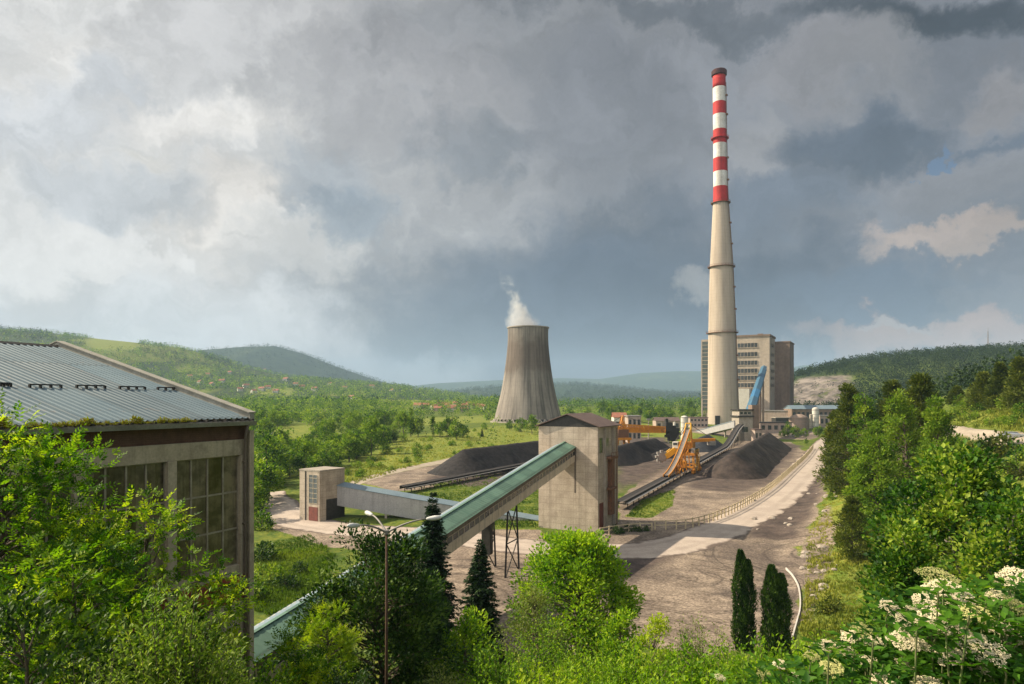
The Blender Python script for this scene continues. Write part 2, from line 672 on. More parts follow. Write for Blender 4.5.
DIRT = [
    (flat_poly([(606, 556), (650, 546), (740, 528), (792, 545), (800, 580), (803, 600), (797, 640), (700, 655), (640, 645), (560, 655), (425, 650), (425, 560), (470, 543)]), 1.0),
    (flat_poly([(618, 540), (645, 527), (700, 522), (748, 500), (792, 470), (806, 452), (790, 442), (735, 440), (690, 452), (640, 482), (618, 500)]), 1.5),
    (flat_poly([(360, 481), (440, 462), (470, 468), (430, 488), (395, 491)]), 2.0),
    (flat_poly([(255, 500), (300, 512), (345, 526), (540, 530), (540, 560), (330, 548), (275, 528)]), 1.0),
    (flat_poly([(735, 532), (800, 500), (820, 470), (827, 474), (818, 510), (806, 552), (760, 548)]), 1.5),
    (hill_poly([(803, 560), (815, 520), (828, 505), (836, 520), (826, 560), (818, 600), (805, 620)], 45), 2.2),
    (flat_poly([(596, 548), (604, 528), (640, 524), (720, 516), (745, 520), (700, 540), (640, 552)]), 0.8),
    (flat_poly([(690, 432), (740, 438), (810, 440), (820, 432), (740, 428), (690, 426)]), 4.0),
]
COALY = [
    (flat_poly([(768, 514), (800, 492), (823, 468), (827, 478), (814, 508), (796, 542), (748, 537)]), 1.5),
    (flat_poly([(612, 560), (640, 552), (690, 547), (660, 566), (630, 585)]), 2.0),
    (flat_poly([(616, 437), (668, 437), (684, 462), (650, 478), (616, 492)]), 3.0),
    (flat_poly([(425, 480), (440, 470), (520, 460), (545, 470), (520, 482), (470, 486)]), 2.0),
    (flat_poly([(690, 488), (700, 470), (765, 440), (800, 445), (770, 484), (730, 492)]), 2.0),
]
GRASSY = [
    (flat_poly([(626, 517), (642, 500), (676, 488), (672, 506), (652, 518)]), 0.8),
]
MEADOW = [
    (flat_poly([(240, 520), (345, 470), (360, 452), (400, 437), (520, 423), (620, 419), (700, 428), (700, 440), (560, 447), (430, 470), (330, 505)]), 6.0),
    (hill_poly([(370, 403), (392, 399.5), (470, 402.5), (492, 409), (430, 411), (380, 408)]), 14.0),
    (hill_poly([(85, 341), (130, 342), (140, 350), (88, 351)]), 25.0),
    (hill_poly([(180, 362), (215, 366), (205, 376), (176, 371)]), 20.0),
    (hill_poly([(255, 386), (300, 388), (290, 396), (250, 394)]), 15.0),
    (hill_poly([(330, 391), (372, 391), (365, 397), (325, 396)]), 15.0),
    (hill_poly([(925, 432), (948, 412), (1020, 388), (1075, 372), (1080, 438), (1000, 430)], 60), 3.0),
    (flat_poly([(800, 560), (835, 500), (880, 520), (860, 590), (830, 650), (800, 640)]), 3.0),
]
CLEARINGS = [flat_poly([(250, 432), (300, 424), (335, 430), (290, 442)]), flat_poly([(372, 420), (430, 414), (492, 413), (492, 421), (400, 427)]), flat_poly([(300, 414), (350, 411.5), (372, 414), (320, 418)])]
MEADOW += [(c, 6.0) for c in CLEARINGS]
ROCK = [
    (hill_poly([(786, 391), (797, 379), (845, 376), (858, 382), (846, 397), (838, 408), (786, 409)], 500), 8.0),
]


RUTS = [(GP(688, 578), 26, 3.4), (GP(640, 650), 34, 3.2), (GP(830, 560), 40, 4.2), (GP(700, 470), 70, 7.0), (GP(440, 600), 34, 3.8)]


def build_ground():
    ys = [-45, -30, -18, -10, -5, 0, 4, 8, 12, 16, 20, 24, 28, 32, 36, 40]
    y = 40.0
    while y < 9800:
        y += min(max(y * y / 16000, 0.22), y * 0.0105)
        ys.append(y)
    ys = np.array(ys)
    nc = 620
    a = np.linspace(-1, 1, nc)
    Y = np.repeat(ys[:, None], nc, 1)
    X = a[None, :] * (0.92 * np.maximum(Y, 0) + 62)
    Z = H(X, Y)
    # fine roughness of rough grass and tracks, none on the graded plant ground
    n = len(ys)
    verts = np.stack((X, Y, Z), -1).reshape(-1, 3)
    i = np.arange(n - 1)[:, None] * nc + np.arange(nc - 1)[None, :]
    faces = np.stack((i, i + 1, i + nc + 1, i + nc), -1).reshape(-1, 4)
    xf, yf = X.ravel(), Y.ravel()
    cov = np.zeros((len(verts), 4))
    for plist, ch in ((DIRT, 0), (MEADOW, 1), (ROCK, 2), (COALY, 3)):
        for poly, soft in plist:
            cov[:, ch] = np.maximum(cov[:, ch], poly_mask(xf, yf, poly, soft))
    for poly, soft in GRASSY:
        g = poly_mask(xf, yf, poly, soft)
        cov[:, 0] *= 1 - g
        cov[:, 3] *= 1 - g
        cov[:, 1] = np.maximum(cov[:, 1], g * 0.6)
    # scattered fields on the far hillside
    fld = sstep(0.26, 0.36, fbm(xf, yf * 0.6, 260, 91, 3)) * (yf > 900) * (yf < 2400) * (xf < 200)
    cov[:, 1] = np.maximum(cov[:, 1], 0.75 * fld)
    me = np_mesh('ground', verts, faces, {'cover': cov})
    m, k, p, out = new_mat('ground_cover')
    geo = k.n('ShaderNodeNewGeometry').outputs['Position']
    at = k.n('ShaderNodeAttribute', attribute_name='cover')
    r, g, b = k.sep(at.outputs['Color'])
    al = at.outputs['Alpha']
    nb = k.noise(geo, 0.02, 6, 0.6)
    nm = k.noise(geo, 0.35, 6, 0.65)
    nf = k.noise(geo, 3.0, 5, 0.7)
    ng = k.noise(geo, 1.1, 6, 0.7)
    grass = k.mix(k.ramp(nm, 0.35, 0.65), (0.048, 0.085, 0.012, 1), (0.17, 0.185, 0.028, 1))
    grass = k.mix(k.ramp(ng, 0.42, 0.62, 0, 0.75), grass, (0.062, 0.105, 0.018, 1))
    yy = k.sep(geo)[1]
    wooded = k.mix(k.ramp(nb, 0.35, 0.65), (0.014, 0.030, 0.014, 1), (0.032, 0.055, 0.022, 1))
    patch = k.ramp(k.noise(k.vmath('MULTIPLY', geo, (1, 0.5, 1)), 0.0035, 6, 0.6), 0.56, 0.66, 0, 0.22)
    wooded = k.mix(patch, wooded, (0.11, 0.125, 0.04, 1))
    grass = k.mix(k.ramp(yy, 2500, 3000), k.mix(k.ramp(yy, 850, 1000, 0, 0.8), grass, wooded), wooded)
    mead = k.mix(k.ramp(nm, 0.32, 0.68), (0.105, 0.155, 0.020, 1), (0.27, 0.25, 0.05, 1))
    mead = k.mix(k.ramp(ng, 0.42, 0.64, 0, 0.8), mead, (0.10, 0.155, 0.02, 1))
    col = k.mix(g, grass, mead)
    # dirt with wheel ruts
    gx, gy, gz_ = k.sep(geo)
    flat = k.comb(gx, gy, 0.0)
    wob = k.math('MULTIPLY', k.math('SUBTRACT', k.noise(flat, 0.10, 3, 0.5), 0.5), 2.4)
    rut = 0.0
    for (tc, rmax, per) in RUTS:
        rd = k.vmath('DISTANCE', flat, (float(tc[0]), float(tc[1]), 0.0))
        ph = k.math('ADD', rd, wob)
        s1 = k.ramp(k.math('SINE', k.math('MULTIPLY', ph, 6.283 / per)), 0.1, 0.7)
        s2 = k.ramp(k.math('SINE', k.math('MULTIPLY', ph, 6.283 / (per * 0.31))), 0.2, 0.9, 0.4, 1.0)
        fade = k.math('MULTIPLY', k.ramp(rd, rmax, rmax * 0.55), k.ramp(k.noise(flat, 0.07, 3), 0.34, 0.50))
        rut = k.math('MAXIMUM', rut, k.math('MULTIPLY', k.math('MULTIPLY', s1, s2), fade))
    dirt = k.mix(k.ramp(nm, 0.3, 0.72), (0.31, 0.245, 0.185, 1), (0.165, 0.128, 0.10, 1))
    dirt = k.mix(k.ramp(k.noise(geo, 0.07, 5, 0.6), 0.46, 0.66), dirt, (0.135, 0.107, 0.088, 1))
    dirt = k.mix(k.math('MULTIPLY', rut, 0.62), dirt, (0.06, 0.048, 0.041, 1))
    fn = k.ramp(nf, 0.3, 0.7, 0.75, 1.2)
    dirt = k.mix(1.0, dirt, k.comb(fn, fn, fn), 'MULTIPLY')
    rj = k.math('ADD', r, k.math('MULTIPLY', k.math('SUBTRACT', nf, 0.5), 0.9))
    col = k.mix(k.math('MULTIPLY', k.ramp(rj, 0.35, 0.62), k.ramp(r, 0.02, 0.2)), col, dirt)
    coal = k.mix(k.ramp(nm, 0.3, 0.7), (0.055, 0.044, 0.040, 1), (0.125, 0.095, 0.080, 1))
    col = k.mix(k.math('MULTIPLY', al, k.ramp(nb, 0.2, 0.5, 0.65, 1.0)), col, coal)
    nr = k.noise(k.vmath('MULTIPLY', geo, (1, 1, 0.35)), 0.09, 8, 0.72)
    gul = k.noise(k.vmath('MULTIPLY', geo, (0.10, 0.02, 0.03)), 1.0, 7, 0.7)
    nr = k.math('ADD', k.math('MULTIPLY', nr, 0.5), k.math('MULTIPLY', gul, 0.5))
    rock = k.mix(k.ramp(nr, 0.40, 0.60), (0.23, 0.195, 0.165, 1), (0.07, 0.06, 0.052, 1))
    rock = k.mix(k.ramp(k.noise(geo, 0.05, 4), 0.56, 0.66), rock, (0.08, 0.09, 0.03, 1))
    col = k.mix(b, col, rock)
    dv = k.ramp(nf, 0.3, 0.7, 0.72, 1.25)
    col = k.mix(1.0, col, k.comb(dv, dv, dv), 'MULTIPLY')
    k.put(p.inputs['Base Color'], col)
    p.inputs['Roughness'].default_value = 0.95
    p.inputs['Specular IOR Level'].default_value = 0.1
    bp = k.n('ShaderNodeBump')
    bp.inputs['Strength'].default_value = 0.8
    bp.inputs['Distance'].default_value = 0.25
    k.put(bp.inputs['Height'], k.math('ADD', nm, k.math('MULTIPLY', nf, 0.35)))
    k.put(p.inputs['Normal'], bp.outputs[0])
    o = link_mesh('ground', me, m, smooth=True)
    tag(o, kind='structure')


build_ground()


def resample(pts, step):
    pts = np.array(pts, float)[:, :2]
    # Catmull-Rom through the points
    out = []
    n = len(pts)
    for i in range(n - 1):
        p0, p1, p2, p3 = pts[max(i - 1, 0)], pts[i], pts[i + 1], pts[min(i + 2, n - 1)]
        m = max(int(np.linalg.norm(p2 - p1) / step), 1)
        for j in range(m):
            t = j / m
            out.append(0.5 * (2 * p1 + (p2 - p0) * t + (2 * p0 - 5 * p1 + 4 * p2 - p3) * t * t + (3 * p1 - p0 - 3 * p2 + p3) * t ** 3))
    out.append(pts[-1])
    return np.array(out)


def ribbon(name, pts, width, mat, lift=0.05, step=1.0, nw=9):
    c = resample(pts, step)
    d = np.gradient(c, axis=0)
    d /= np.linalg.norm(d, axis=1)[:, None] + 1e-9
    nrm = np.stack((d[:, 1], -d[:, 0]), -1)
    wob = 1 + 0.16 * fbm(np.arange(len(c)), np.zeros(len(c)), 9, 5)
    u = np.linspace(-0.5, 0.5, nw)
    V = c[:, None, :] + nrm[:, None, :] * (u[None, :, None] * width * wob[:, None, None])
    X, Y = V[..., 0], V[..., 1]
    crown = (1 - (2 * u[None, :]) ** 2)
    Z = H(X, Y) + lift * (0.25 + 0.75 * crown)
    vs = np.stack((X, Y, Z), -1).reshape(-1, 3)
    i = np.arange(len(c) - 1)[:, None] * nw + np.arange(nw - 1)[None, :]
    fs = np.stack((i, i + 1, i + nw + 1, i + nw), -1).reshape(-1, 4)
    side = np.tile(np.abs(u) * 2, len(c))
    lane = np.tile(u + 0.5, len(c))
    me = np_mesh(name, vs, fs, {'edge': side, 'lane': lane})
    o = link_mesh(name, me, mat, smooth=True)
    tag(o, kind='structure')
    return o


def road_mat(name, c1, c2, ce):
    m, k, p, out = new_mat(name)
    geo = k.n('ShaderNodeNewGeometry').outputs['Position']
    e = k.n('ShaderNodeAttribute', attribute_name='edge').outputs['Fac']
    ln = k.n('ShaderNodeAttribute', attribute_name='lane').outputs['Fac']
    n1, n2 = k.noise(geo, 0.25, 6, 0.65), k.noise(geo, 4.0, 4, 0.65)
    col = k.mix(k.ramp(n1, 0.32, 0.68), c4(c1), c4(c2))
    lane = k.ramp(k.math('ABSOLUTE', k.math('SUBTRACT', k.math('PINGPONG', ln, 0.5), 0.27)), 0.10, 0.02)
    col = k.mix(k.math('MULTIPLY', lane, k.ramp(k.noise(geo, 0.1, 3), 0.35, 0.65, 0.15, 0.5)), col, c4([c * 0.72 for c in c2]))
    ee = k.math('ADD', e, k.math('MULTIPLY', k.math('SUBTRACT', n1, 0.5), 0.9))
    col = k.mix(k.ramp(ee, 0.78, 0.98), col, c4(ce))
    f = k.ramp(n2, 0.3, 0.7, 0.85, 1.12)
    col = k.mix(1.0, col, k.comb(f, f, f), 'MULTIPLY')
    k.put(p.inputs['Base Color'], col)
    p.inputs['Roughness'].default_value = 0.9
    p.inputs['Specular IOR Level'].default_value = 0.15
    return m


M_ROAD = road_mat('haul_road_dust', (0.45, 0.375, 0.31), (0.365, 0.30, 0.25), (0.13, 0.10, 0.082))
M_PATH = road_mat('pale_track', (0.38, 0.32, 0.25), (0.30, 0.25, 0.19), (0.15, 0.14, 0.05))
road_px = [(832, 438), (821, 450), (806, 468), (786, 489), (752, 512), (715, 532), (675, 545), (630, 551), (580, 550), (520, 546), (460, 538), (400, 533), (345, 529), (305, 522), (285, 512), (270, 497), (262, 486)]
road_pts = [GP(*p) for p in road_px]
ribbon('haul_road', road_pts, 10.8, M_ROAD, 0.07, 1.2)
ribbon('farm_track', [GP(*p) for p in [(340, 487), (366, 478), (400, 470), (440, 462), (480, 453)]], 6.0, M_PATH, 0.07, 1.5)
ribbon('hill_road', [G(925, 427, 80), G(940, 429, 80), G(960, 432, 80), G(985, 436, 60), G(1010, 440, 60), G(1040, 445, 60)], 6.0, M_PATH, 0.25, 1.0)

# ------------------------------------------------------------------ vegetation generators
def unit(v):
    return v / (np.linalg.norm(v, axis=-1, keepdims=True) + 1e-9)


def leaves_mesh(name, base, d, nrm, L, W, tone, droop=0.12):
    """one folded four-sided leaf per row: base point, tip direction, face normal, length, width"""
    d = unit(d)
    side = unit(np.cross(d, nrm))
    nrm = np.cross(side, d)
    n = len(base)
    L, W = L[:, None], W[:, None]
    tip = base + d * L - nrm * L * droop
    mid = base + d * L * 0.45
    a = mid + side * W * 0.5 + nrm * W * 0.14
    b = mid - side * W * 0.5 + nrm * W * 0.14
    vs = np.stack((base, a, tip, b), 1).reshape(-1, 3)
    i = np.arange(n)[:, None] * 4
    fs = np.concatenate((i + np.array([[0, 1, 2]]), i + np.array([[0, 2, 3]])), 0)
    return np_mesh(name, vs, fs, {'tone': np.repeat(np.clip(tone, 0, 1), 4)})


def sprays(rg, base, d, nrm, L, k, leaf, wid, tone, ang=55):
    """compound leaves: k pairs of leaflets along a stalk"""
    d = unit(d)
    side = unit(np.cross(d, nrm))
    nrm = np.cross(side, d)
    ca, sa = math.cos(math.radians(ang)), math.sin(math.radians(ang))
    B, D, N, LL, T = [], [], [], [], []
    for j in range(k):
        t = (j + 0.8) / k
        pt = base + d * (L * t)[:, None] - nrm * (L * 0.28 * t * t)[:, None]
        for sg in ((-1, 1) if j < k - 1 else (0,)):
            dd = d if sg == 0 else d * ca + side * (sg * sa)
            B.append(pt)
            D.append(dd + rg.normal(0, 0.10, dd.shape))
            N.append(nrm + rg.normal(0, 0.18, dd.shape))
            LL.append(leaf * (1.15 - 0.45 * abs(t - 0.45)) * rg.uniform(0.8, 1.15, len(base)))
            T.append(tone + rg.normal(0, 0.06, len(base)))
    LL = np.concatenate(LL)
    return np.concatenate(B), np.concatenate(D), np.concatenate(N), LL, LL * wid, np.concatenate(T)


def branch_tube(mb, a, b, r0, r1, rg, n=5, sag=0.1, seg=4):
    a, b = np.array(a, float), np.array(b, float)
    L = np.linalg.norm(b - a)
    pts, rad = [], []
    for i in range(seg + 1):
        t = i / seg
        p = a + (b - a) * t + np.array((0, 0, 1.0)) * sag * L * math.sin(math.pi * t)
        if 0 < i < seg:
            p = p + rg.normal(0, 0.03 * L, 3)
        pts.append(p)
        rad.append(r0 + (r1 - r0) * t)
    mb.tube(pts, rad, n)


M_BARK = surf('bark', (0.10, 0.075, 0.05), (0.17, 0.14, 0.105), 6, 0.95, bump=0.8, stretch=(1, 1, 0.25))
M_BARK_GREY = surf('grey_bark', (0.16, 0.14, 0.115), (0.25, 0.22, 0.18), 6, 0.95, bump=0.6, stretch=(1, 1, 0.3))


def broadleaf(seed, h, rad, base_h, n_clump, per, leaf, wid=0.5, clump_r=None, compound=0, top=0.75, lean=(0, 0), trunk_r=None, upward=0.3, squash=0.75, irregular=0.28, shell=0.55, twigs=True):
    """returns (crown mesh, trunk mesh); the tree stands at the origin"""
    rg = np.random.default_rng(seed)
    ch = h - base_h
    clump_r = clump_r or rad * 0.30
    # clump centres in an uneven egg-shaped volume
    lobes = unit(rg.normal(0, 1, (7, 3)))
    lob_a = rg.uniform(-irregular, irregular * 1.2, 7)
    C = []
    while len(C) < n_clump:
        v = rg.normal(0, 1, 3)
        v /= np.linalg.norm(v)
        rr = 1 + float((np.clip(lobes @ v, 0, 1) ** 2 * lob_a).sum())
        q = v * rr * rg.uniform(shell, 1.0) ** 0.6
        zz = q[2]
        wz = 1.0 if zz < 0 else 1 - (1 - top) * zz
        p = np.array((q[0] * wz * (rad - clump_r * 0.55), q[1] * wz * (rad - clump_r * 0.55), base_h + ch * 0.46 + zz * (ch * 0.52 - clump_r * 0.4)))
        p[0] += lean[0] * (p[2] / h) ** 1.5
        p[1] += lean[1] * (p[2] / h) ** 1.5
        if p[2] < base_h * 0.75:
            continue
        C.append(p)
    C = np.array(C)
    cc = np.array((lean[0] * 0.4, lean[1] * 0.4, base_h + ch * 0.4))
    cr = clump_r * rg.uniform(0.6, 1.25, n_clump)
    ct = rg.normal(0.5, 0.18, n_clump)
    cnt = np.maximum((per * DENSE * (cr / clump_r) ** 2).astype(int), 4)
    idx = np.repeat(np.arange(n_clump), cnt)
    N = len(idx)
    v = unit(rg.normal(0, 1, (N, 3)))
    r = rg.uniform(0, 1, N) ** 0.45
    off = v * (r * cr[idx])[:, None]
    off[:, 2] *= squash
    base = C[idx] + off
    outw = unit(base - cc)
    d = unit(off * 0.9 / (cr[idx][:, None]) + outw * 0.5 + rg.normal(0, 0.45, (N, 3)) + np.array((0, 0, upward)))
    nrm = outw * 0.45 + np.array((0, 0, 0.75)) + rg.normal(0, 0.45, (N, 3))
    tone = ct[idx] + rg.normal(0, 0.16, N)
    L = leaf * rg.uniform(0.55, 1.4, N)
    if compound:
        B, D, Nn, LL, WW, T = sprays(rg, base, d, nrm, L * 2.6, compound, leaf, wid, tone)
        crown = leaves_mesh('crown', B, D, Nn, LL, WW, T)
    else:
        crown = leaves_mesh('crown', base, d, nrm, L, L * wid, tone)
    mb = MB()
    tr = trunk_r or h * 0.018
    tp = [np.array((0, 0, -0.6))]
    for i in range(1, 7):
        t = i / 6
        tp.append(np.array((lean[0] * t ** 1.5 + rg.normal(0, 0.012 * h), lean[1] * t ** 1.5 + rg.normal(0, 0.012 * h), t * h * 0.86)))
    mb.tube(tp, [tr * (1.25, 1.0, 0.85, 0.68, 0.5, 0.32, 0.12)[i] for i in range(7)], 8)
    lim = C if twigs else C[:: max(1, n_clump // 14)]
    for c in lim:
        zt = max(min(c[2] - 0.25 * rad * rg.uniform(0.5, 1.6), h * 0.8), base_h * 0.55)
        k = zt / (h * 0.86) * 6
        i = int(min(k, 5))
        a = tp[i] + (tp[i + 1] - tp[i]) * (k - i) if zt > 0 else tp[1]
        branch_tube(mb, a, c, tr * 0.34 * (1 - 0.6 * zt / h), tr * 0.05, rg, 5, 0.06)
    tme = bpy.data.meshes.new('trunk')
    tme.from_pydata(mb.v, [], mb.f)
    return crown, tme


def spruce(seed, h, rad, leaf=0.35, layers=None, dens=1.0, bare=0.06):
    rg = np.random.default_rng(seed)
    layers = layers or int(h * 3.4)
    B, D, N, L, T = [], [], [], [], []
    mb = MB()
    mb.tube([(0, 0, -0.5), (0, 0, h * 0.5), (0, 0, h * 0.985)], [h * 0.016, h * 0.010, 0.012], 7)
    for i in range(layers):
        t = (i + rg.uniform(0, 0.6)) / layers
        z = h * (bare + (0.985 - bare) * t)
        R = rad * (1 - t) ** 0.85 * rg.uniform(0.85, 1.08) + 0.05
        nb = max(int((7 + 4 * (1 - t)) * dens), 5)
        a0 = rg.uniform(0, 6.28)
        for j in range(nb):
            az = a0 + 6.283 * j / nb + rg.normal(0, 0.15)
            R2 = R * rg.uniform(0.7, 1.1)
            o = np.array((math.cos(az), math.sin(az), 0))
            s = np.array((-o[1], o[0], 0))
            tilt = -0.42 + 0.80 * t + rg.normal(0, 0.12)
            tn = rg.normal(0.45, 0.14)
            if R2 > 0.5 and rg.random() < 0.5:
                mb.tube([(0, 0, z), o * R2 * 0.8 + np.array((0, 0, z + R2 * 0.8 * tilt))], [0.02 + R2 * 0.008, 0.006], 4, False)
            m = max(int(R2 / (leaf * 0.26)), 2)
            for q in range(m):
                u = (q + 0.6) / m
                rr = R2 * u
                p = o * rr + np.array((0, 0, z + rr * tilt - 0.10 * R2 * u * u + 0.14 * R2 * max(u - 0.7, 0)))
                for sg in (-1, 1, 0):
                    dd = o * (0.75 if sg else 1) + s * sg * 0.8 + np.array((0, 0, tilt * 0.7 - 0.05))
                    B.append(p + rg.normal(0, 0.10 * leaf, 3))
                    D.append(dd + rg.normal(0, 0.28, 3))
                    N.append(np.array((0, 0, 0.8)) + rg.normal(0, 0.6, 3))
                    L.append(leaf * rg.uniform(0.7, 1.25) * (1.1 - 0.35 * u) * min(1, 0.5 + R2))
                    T.append(tn + 0.25 * (u - 0.6) + rg.normal(0, 0.08))
    L = np.array(L)
    crown = leaves_mesh('crown', np.array(B), np.array(D), np.array(N), L, L * 0.42, np.array(T), 0.2)
    tme = bpy.data.meshes.new('trunk')
    tme.from_pydata(mb.v, [], mb.f)
    return crown, tme


def pine(seed, h, rad, leaf=0.5, n_clump=46, per=70, base=0.28, cone=False):
    """pine with upswept tufts in whorls"""
    rg = np.random.default_rng(seed)
    B, D, N, T = [], [], [], []
    mb = MB()
    mb.tube([(0, 0, -0.6), (0.05, 0, h * 0.5), (0, 0.03, h * 0.97)], [h * 0.017, h * 0.011, 0.02], 7)
    for i in range(n_clump):
        t = ((i + 0.5) / n_clump) ** 0.9
        z = h * (base + (0.99 - base) * t)
        prof = min(1.0, (1.02 - t) ** 0.75 * 1.2) * min(1.0, 0.6 + t * 2.5)
        if cone:
            prof = (1.0 - t) ** 0.9 + 0.03
        az = rg.uniform(0, 6.28)
        rr = rad * prof * rg.uniform(0.3, 0.95)
        c = np.array((math.cos(az) * rr, math.sin(az) * rr, z + rr * 0.12))
        branch_tube(mb, (0, 0, z - rr * 0.28), c, 0.05 + rr * 0.012, 0.015, rg, 4, -0.03, 3)
        cr = rad * 0.40 * (1.15 - 0.62 * t) * rg.uniform(0.7, 1.2)
        m = int(per * rg.uniform(0.7, 1.2))
        v = unit(rg.normal(0, 1, (m, 3)))
        off = v * (rg.uniform(0, 1, m) ** 0.5 * cr)[:, None]
        off[:, 2] *= 0.55
        B.append(c + off)
        D.append(v * 0.7 + np.array((math.cos(az) * 0.4, math.sin(az) * 0.4, 0.55)) + rg.normal(0, 0.25, (m, 3)))
        N.append(rg.normal(0, 0.6, (m, 3)) + np.array((0, 0, 0.6)))
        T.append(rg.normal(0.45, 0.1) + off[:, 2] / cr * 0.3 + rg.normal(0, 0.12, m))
    B, D, N, T = map(np.concatenate, (B, D, N, T))
    L = leaf * rg.uniform(0.7, 1.3, len(B))
    crown = leaves_mesh('crown', B, D, N, L, L * 0.36, T)
    tme = bpy.data.meshes.new('trunk')
    tme.from_pydata(mb.v, [], mb.f)
    return crown, tme


def columnar(seed, h, rad, leaf=0.2, n=16000, spires=1):
    rg = np.random.default_rng(seed)
    z = rg.uniform(0, 1, n)
    az = rg.uniform(0, 6.283, n)
    sp = rg.integers(0, spires, n)
    ox = (sp - (spires - 1) / 2) * rad * 0.85
    hh = h * (1 - 0.10 * (sp % 2))
    lump = 1 + 0.34 * np.sin(az * 3 + z * 9 + sp * 2) * np.sin(z * 23 + az * 2) + 0.17 * rg.normal(0, 1, n)
    prof = np.where(z < 0.15, 0.72 + 1.9 * z, 1.0) * np.where(z > 0.55, np.sqrt(np.clip(1 - ((z - 0.55) / 0.46) ** 1.3, 0.006, 1)), 1.0)
    r = rad * (1.0 if spires == 1 else 0.72) * prof * lump * rg.uniform(0.55, 1.0, n) ** 0.4
    base = np.stack((ox + r * np.cos(az), r * np.sin(az), z * hh), -1)
    o = np.stack((np.cos(az), np.sin(az), 0 * az), -1)
    d = o * 0.55 + np.array((0, 0, 1.0)) + rg.normal(0, 0.28, (n, 3))
    nrm = np.cross(o, np.array((0, 0, 1.0))) * rg.normal(0, 1, n)[:, None] + o * 0.8
    L = leaf * rg.uniform(0.7, 1.3, n)
    tone = 0.45 + 0.9 * (lump - 1) + rg.normal(0, 0.12, n)
    crown = leaves_mesh('crown', base, d, nrm, L, L * 0.4, tone)
    mb = MB()
    mb.tube([(0, 0, -0.5), (0, 0, h * 0.6)], [rad * 0.14, rad * 0.05], 7)
    tme = bpy.data.meshes.new('trunk')
    tme.from_pydata(mb.v, [], mb.f)
    return crown, tme


def shrub(seed, h, rad, n_shoot, per, leaf, wid=0.42, spread=0.6, compound=0):
    """many-stemmed bush: arching shoots set with leaves all along"""
    rg = np.random.default_rng(seed)
    mb = MB()
    B, D, N, T, LL = [], [], [], [], []
    for i in range(n_shoot):
        az = rg.uniform(0, 6.283)
        q = rg.uniform(0, 1) ** 0.5
        foot = np.array((math.cos(az), math.sin(az), 0)) * rad * 0.25 * q
        hh = h * (1 - 0.45 * q ** 2) * rg.uniform(0.72, 1.05)
        tipp = np.array((math.cos(az) * rad * q, math.sin(az) * rad * q, hh))
        bend = np.array((math.cos(az), math.sin(az), 0)) * -rad * spread * 0.3 * q + np.array((0, 0, h * 0.12))
        ctrl = (foot + tipp) / 2 + bend + rg.normal(0, 0.05 * rad, 3)
        f = lambda t: foot * (1 - t) ** 2 + ctrl * 2 * t * (1 - t) + tipp * t * t
        mb.tube([f(t) for t in (0, 0.33, 0.66, 1)], [0.02 * h / 2.5 + 0.004, 0.013 * h / 2.5 + 0.003, 0.008, 0.003], 4, False)
        m = int(per * rg.uniform(0.7, 1.2))
        ts = rg.uniform(0.28, 1.0, m) ** 0.8
        pts = np.array([f(t) for t in ts]) + rg.normal(0, 0.055 * rad, (m, 3))
        tan = unit(tipp - ctrl)
        a2 = rg.uniform(0, 6.283, m)
        rd = np.stack((np.cos(a2), np.sin(a2), rg.uniform(-0.2, 0.5, m)), -1)
        B.append(pts)
        D.append(rd * 0.8 + tan * 0.75 + rg.normal(0, 0.15, (m, 3)))
        N.append(np.array((0, 0, 0.8)) + rg.normal(0, 0.5, (m, 3)))
        T.append(rg.normal(0.42, 0.12) + 0.22 * (ts - 0.5) + rg.normal(0, 0.12, m))
        LL.append(leaf * rg.uniform(0.7, 1.25, m) * (1.15 - 0.4 * ts))
    B, D, N, T, LL = map(np.concatenate, (B, D, N, T, LL))
    if compound:
        B, D, N, LL, WW, T = sprays(rg, B, D, N, LL * 2.6, compound, leaf, wid, T)
        crown = leaves_mesh('foliage', B, D, N, LL, WW, T)
    else:
        crown = leaves_mesh('foliage', B, D, N, LL, LL * wid, T)
    tme = bpy.data.meshes.new('stem')
    tme.from_pydata(mb.v, [], mb.f)
    return crown, tme


DENSE = 1.0
# leaf colours (albedo)
LF_ROBINIA = leaf_mat('robinia_leaf', (0.030, 0.090, 0.008), (0.15, 0.265, 0.015), (0.40, 0.47, 0.03), 0.45, 0.5)
LF_WILLOW = leaf_mat('willow_leaf', (0.055, 0.12, 0.018), (0.19, 0.275, 0.055), (0.44, 0.48, 0.17), 0.38, 0.42)
LF_BRIGHT = leaf_mat('bright_leaf', (0.035, 0.105, 0.010), (0.160, 0.285, 0.018), (0.33, 0.43, 0.035), 0.45, 0.5)
LF_DARK = leaf_mat('dark_leaf', (0.010, 0.030, 0.008), (0.025, 0.062, 0.014), (0.065, 0.115, 0.030), 0.25, 0.42)
LF_WALNUT = leaf_mat('walnut_leaf', (0.010, 0.032, 0.007), (0.035, 0.085, 0.014), (0.14, 0.21, 0.05), 0.28, 0.42)
LF_YELLOW = leaf_mat('yellow_leaf', (0.09, 0.17, 0.015), (0.21, 0.31, 0.02), (0.36, 0.42, 0.04), 0.4, 0.5)
LF_GREY = leaf_mat('grey_leaf', (0.07, 0.10, 0.03), (0.13, 0.17, 0.055), (0.21, 0.24, 0.09), 0.3, 0.6)
LF_MAPLE = leaf_mat('maple_leaf', (0.012, 0.045, 0.008), (0.060, 0.145, 0.016), (0.27, 0.34, 0.06), 0.38, 0.42)
LF_SPRUCE = leaf_mat('spruce_needle', (0.008, 0.022, 0.012), (0.018, 0.045, 0.022), (0.045, 0.085, 0.040), 0.1, 0.55)
LF_PINE = leaf_mat('pine_needle', (0.030, 0.050, 0.010), (0.085, 0.110, 0.020), (0.19, 0.20, 0.040), 0.22, 0.6)
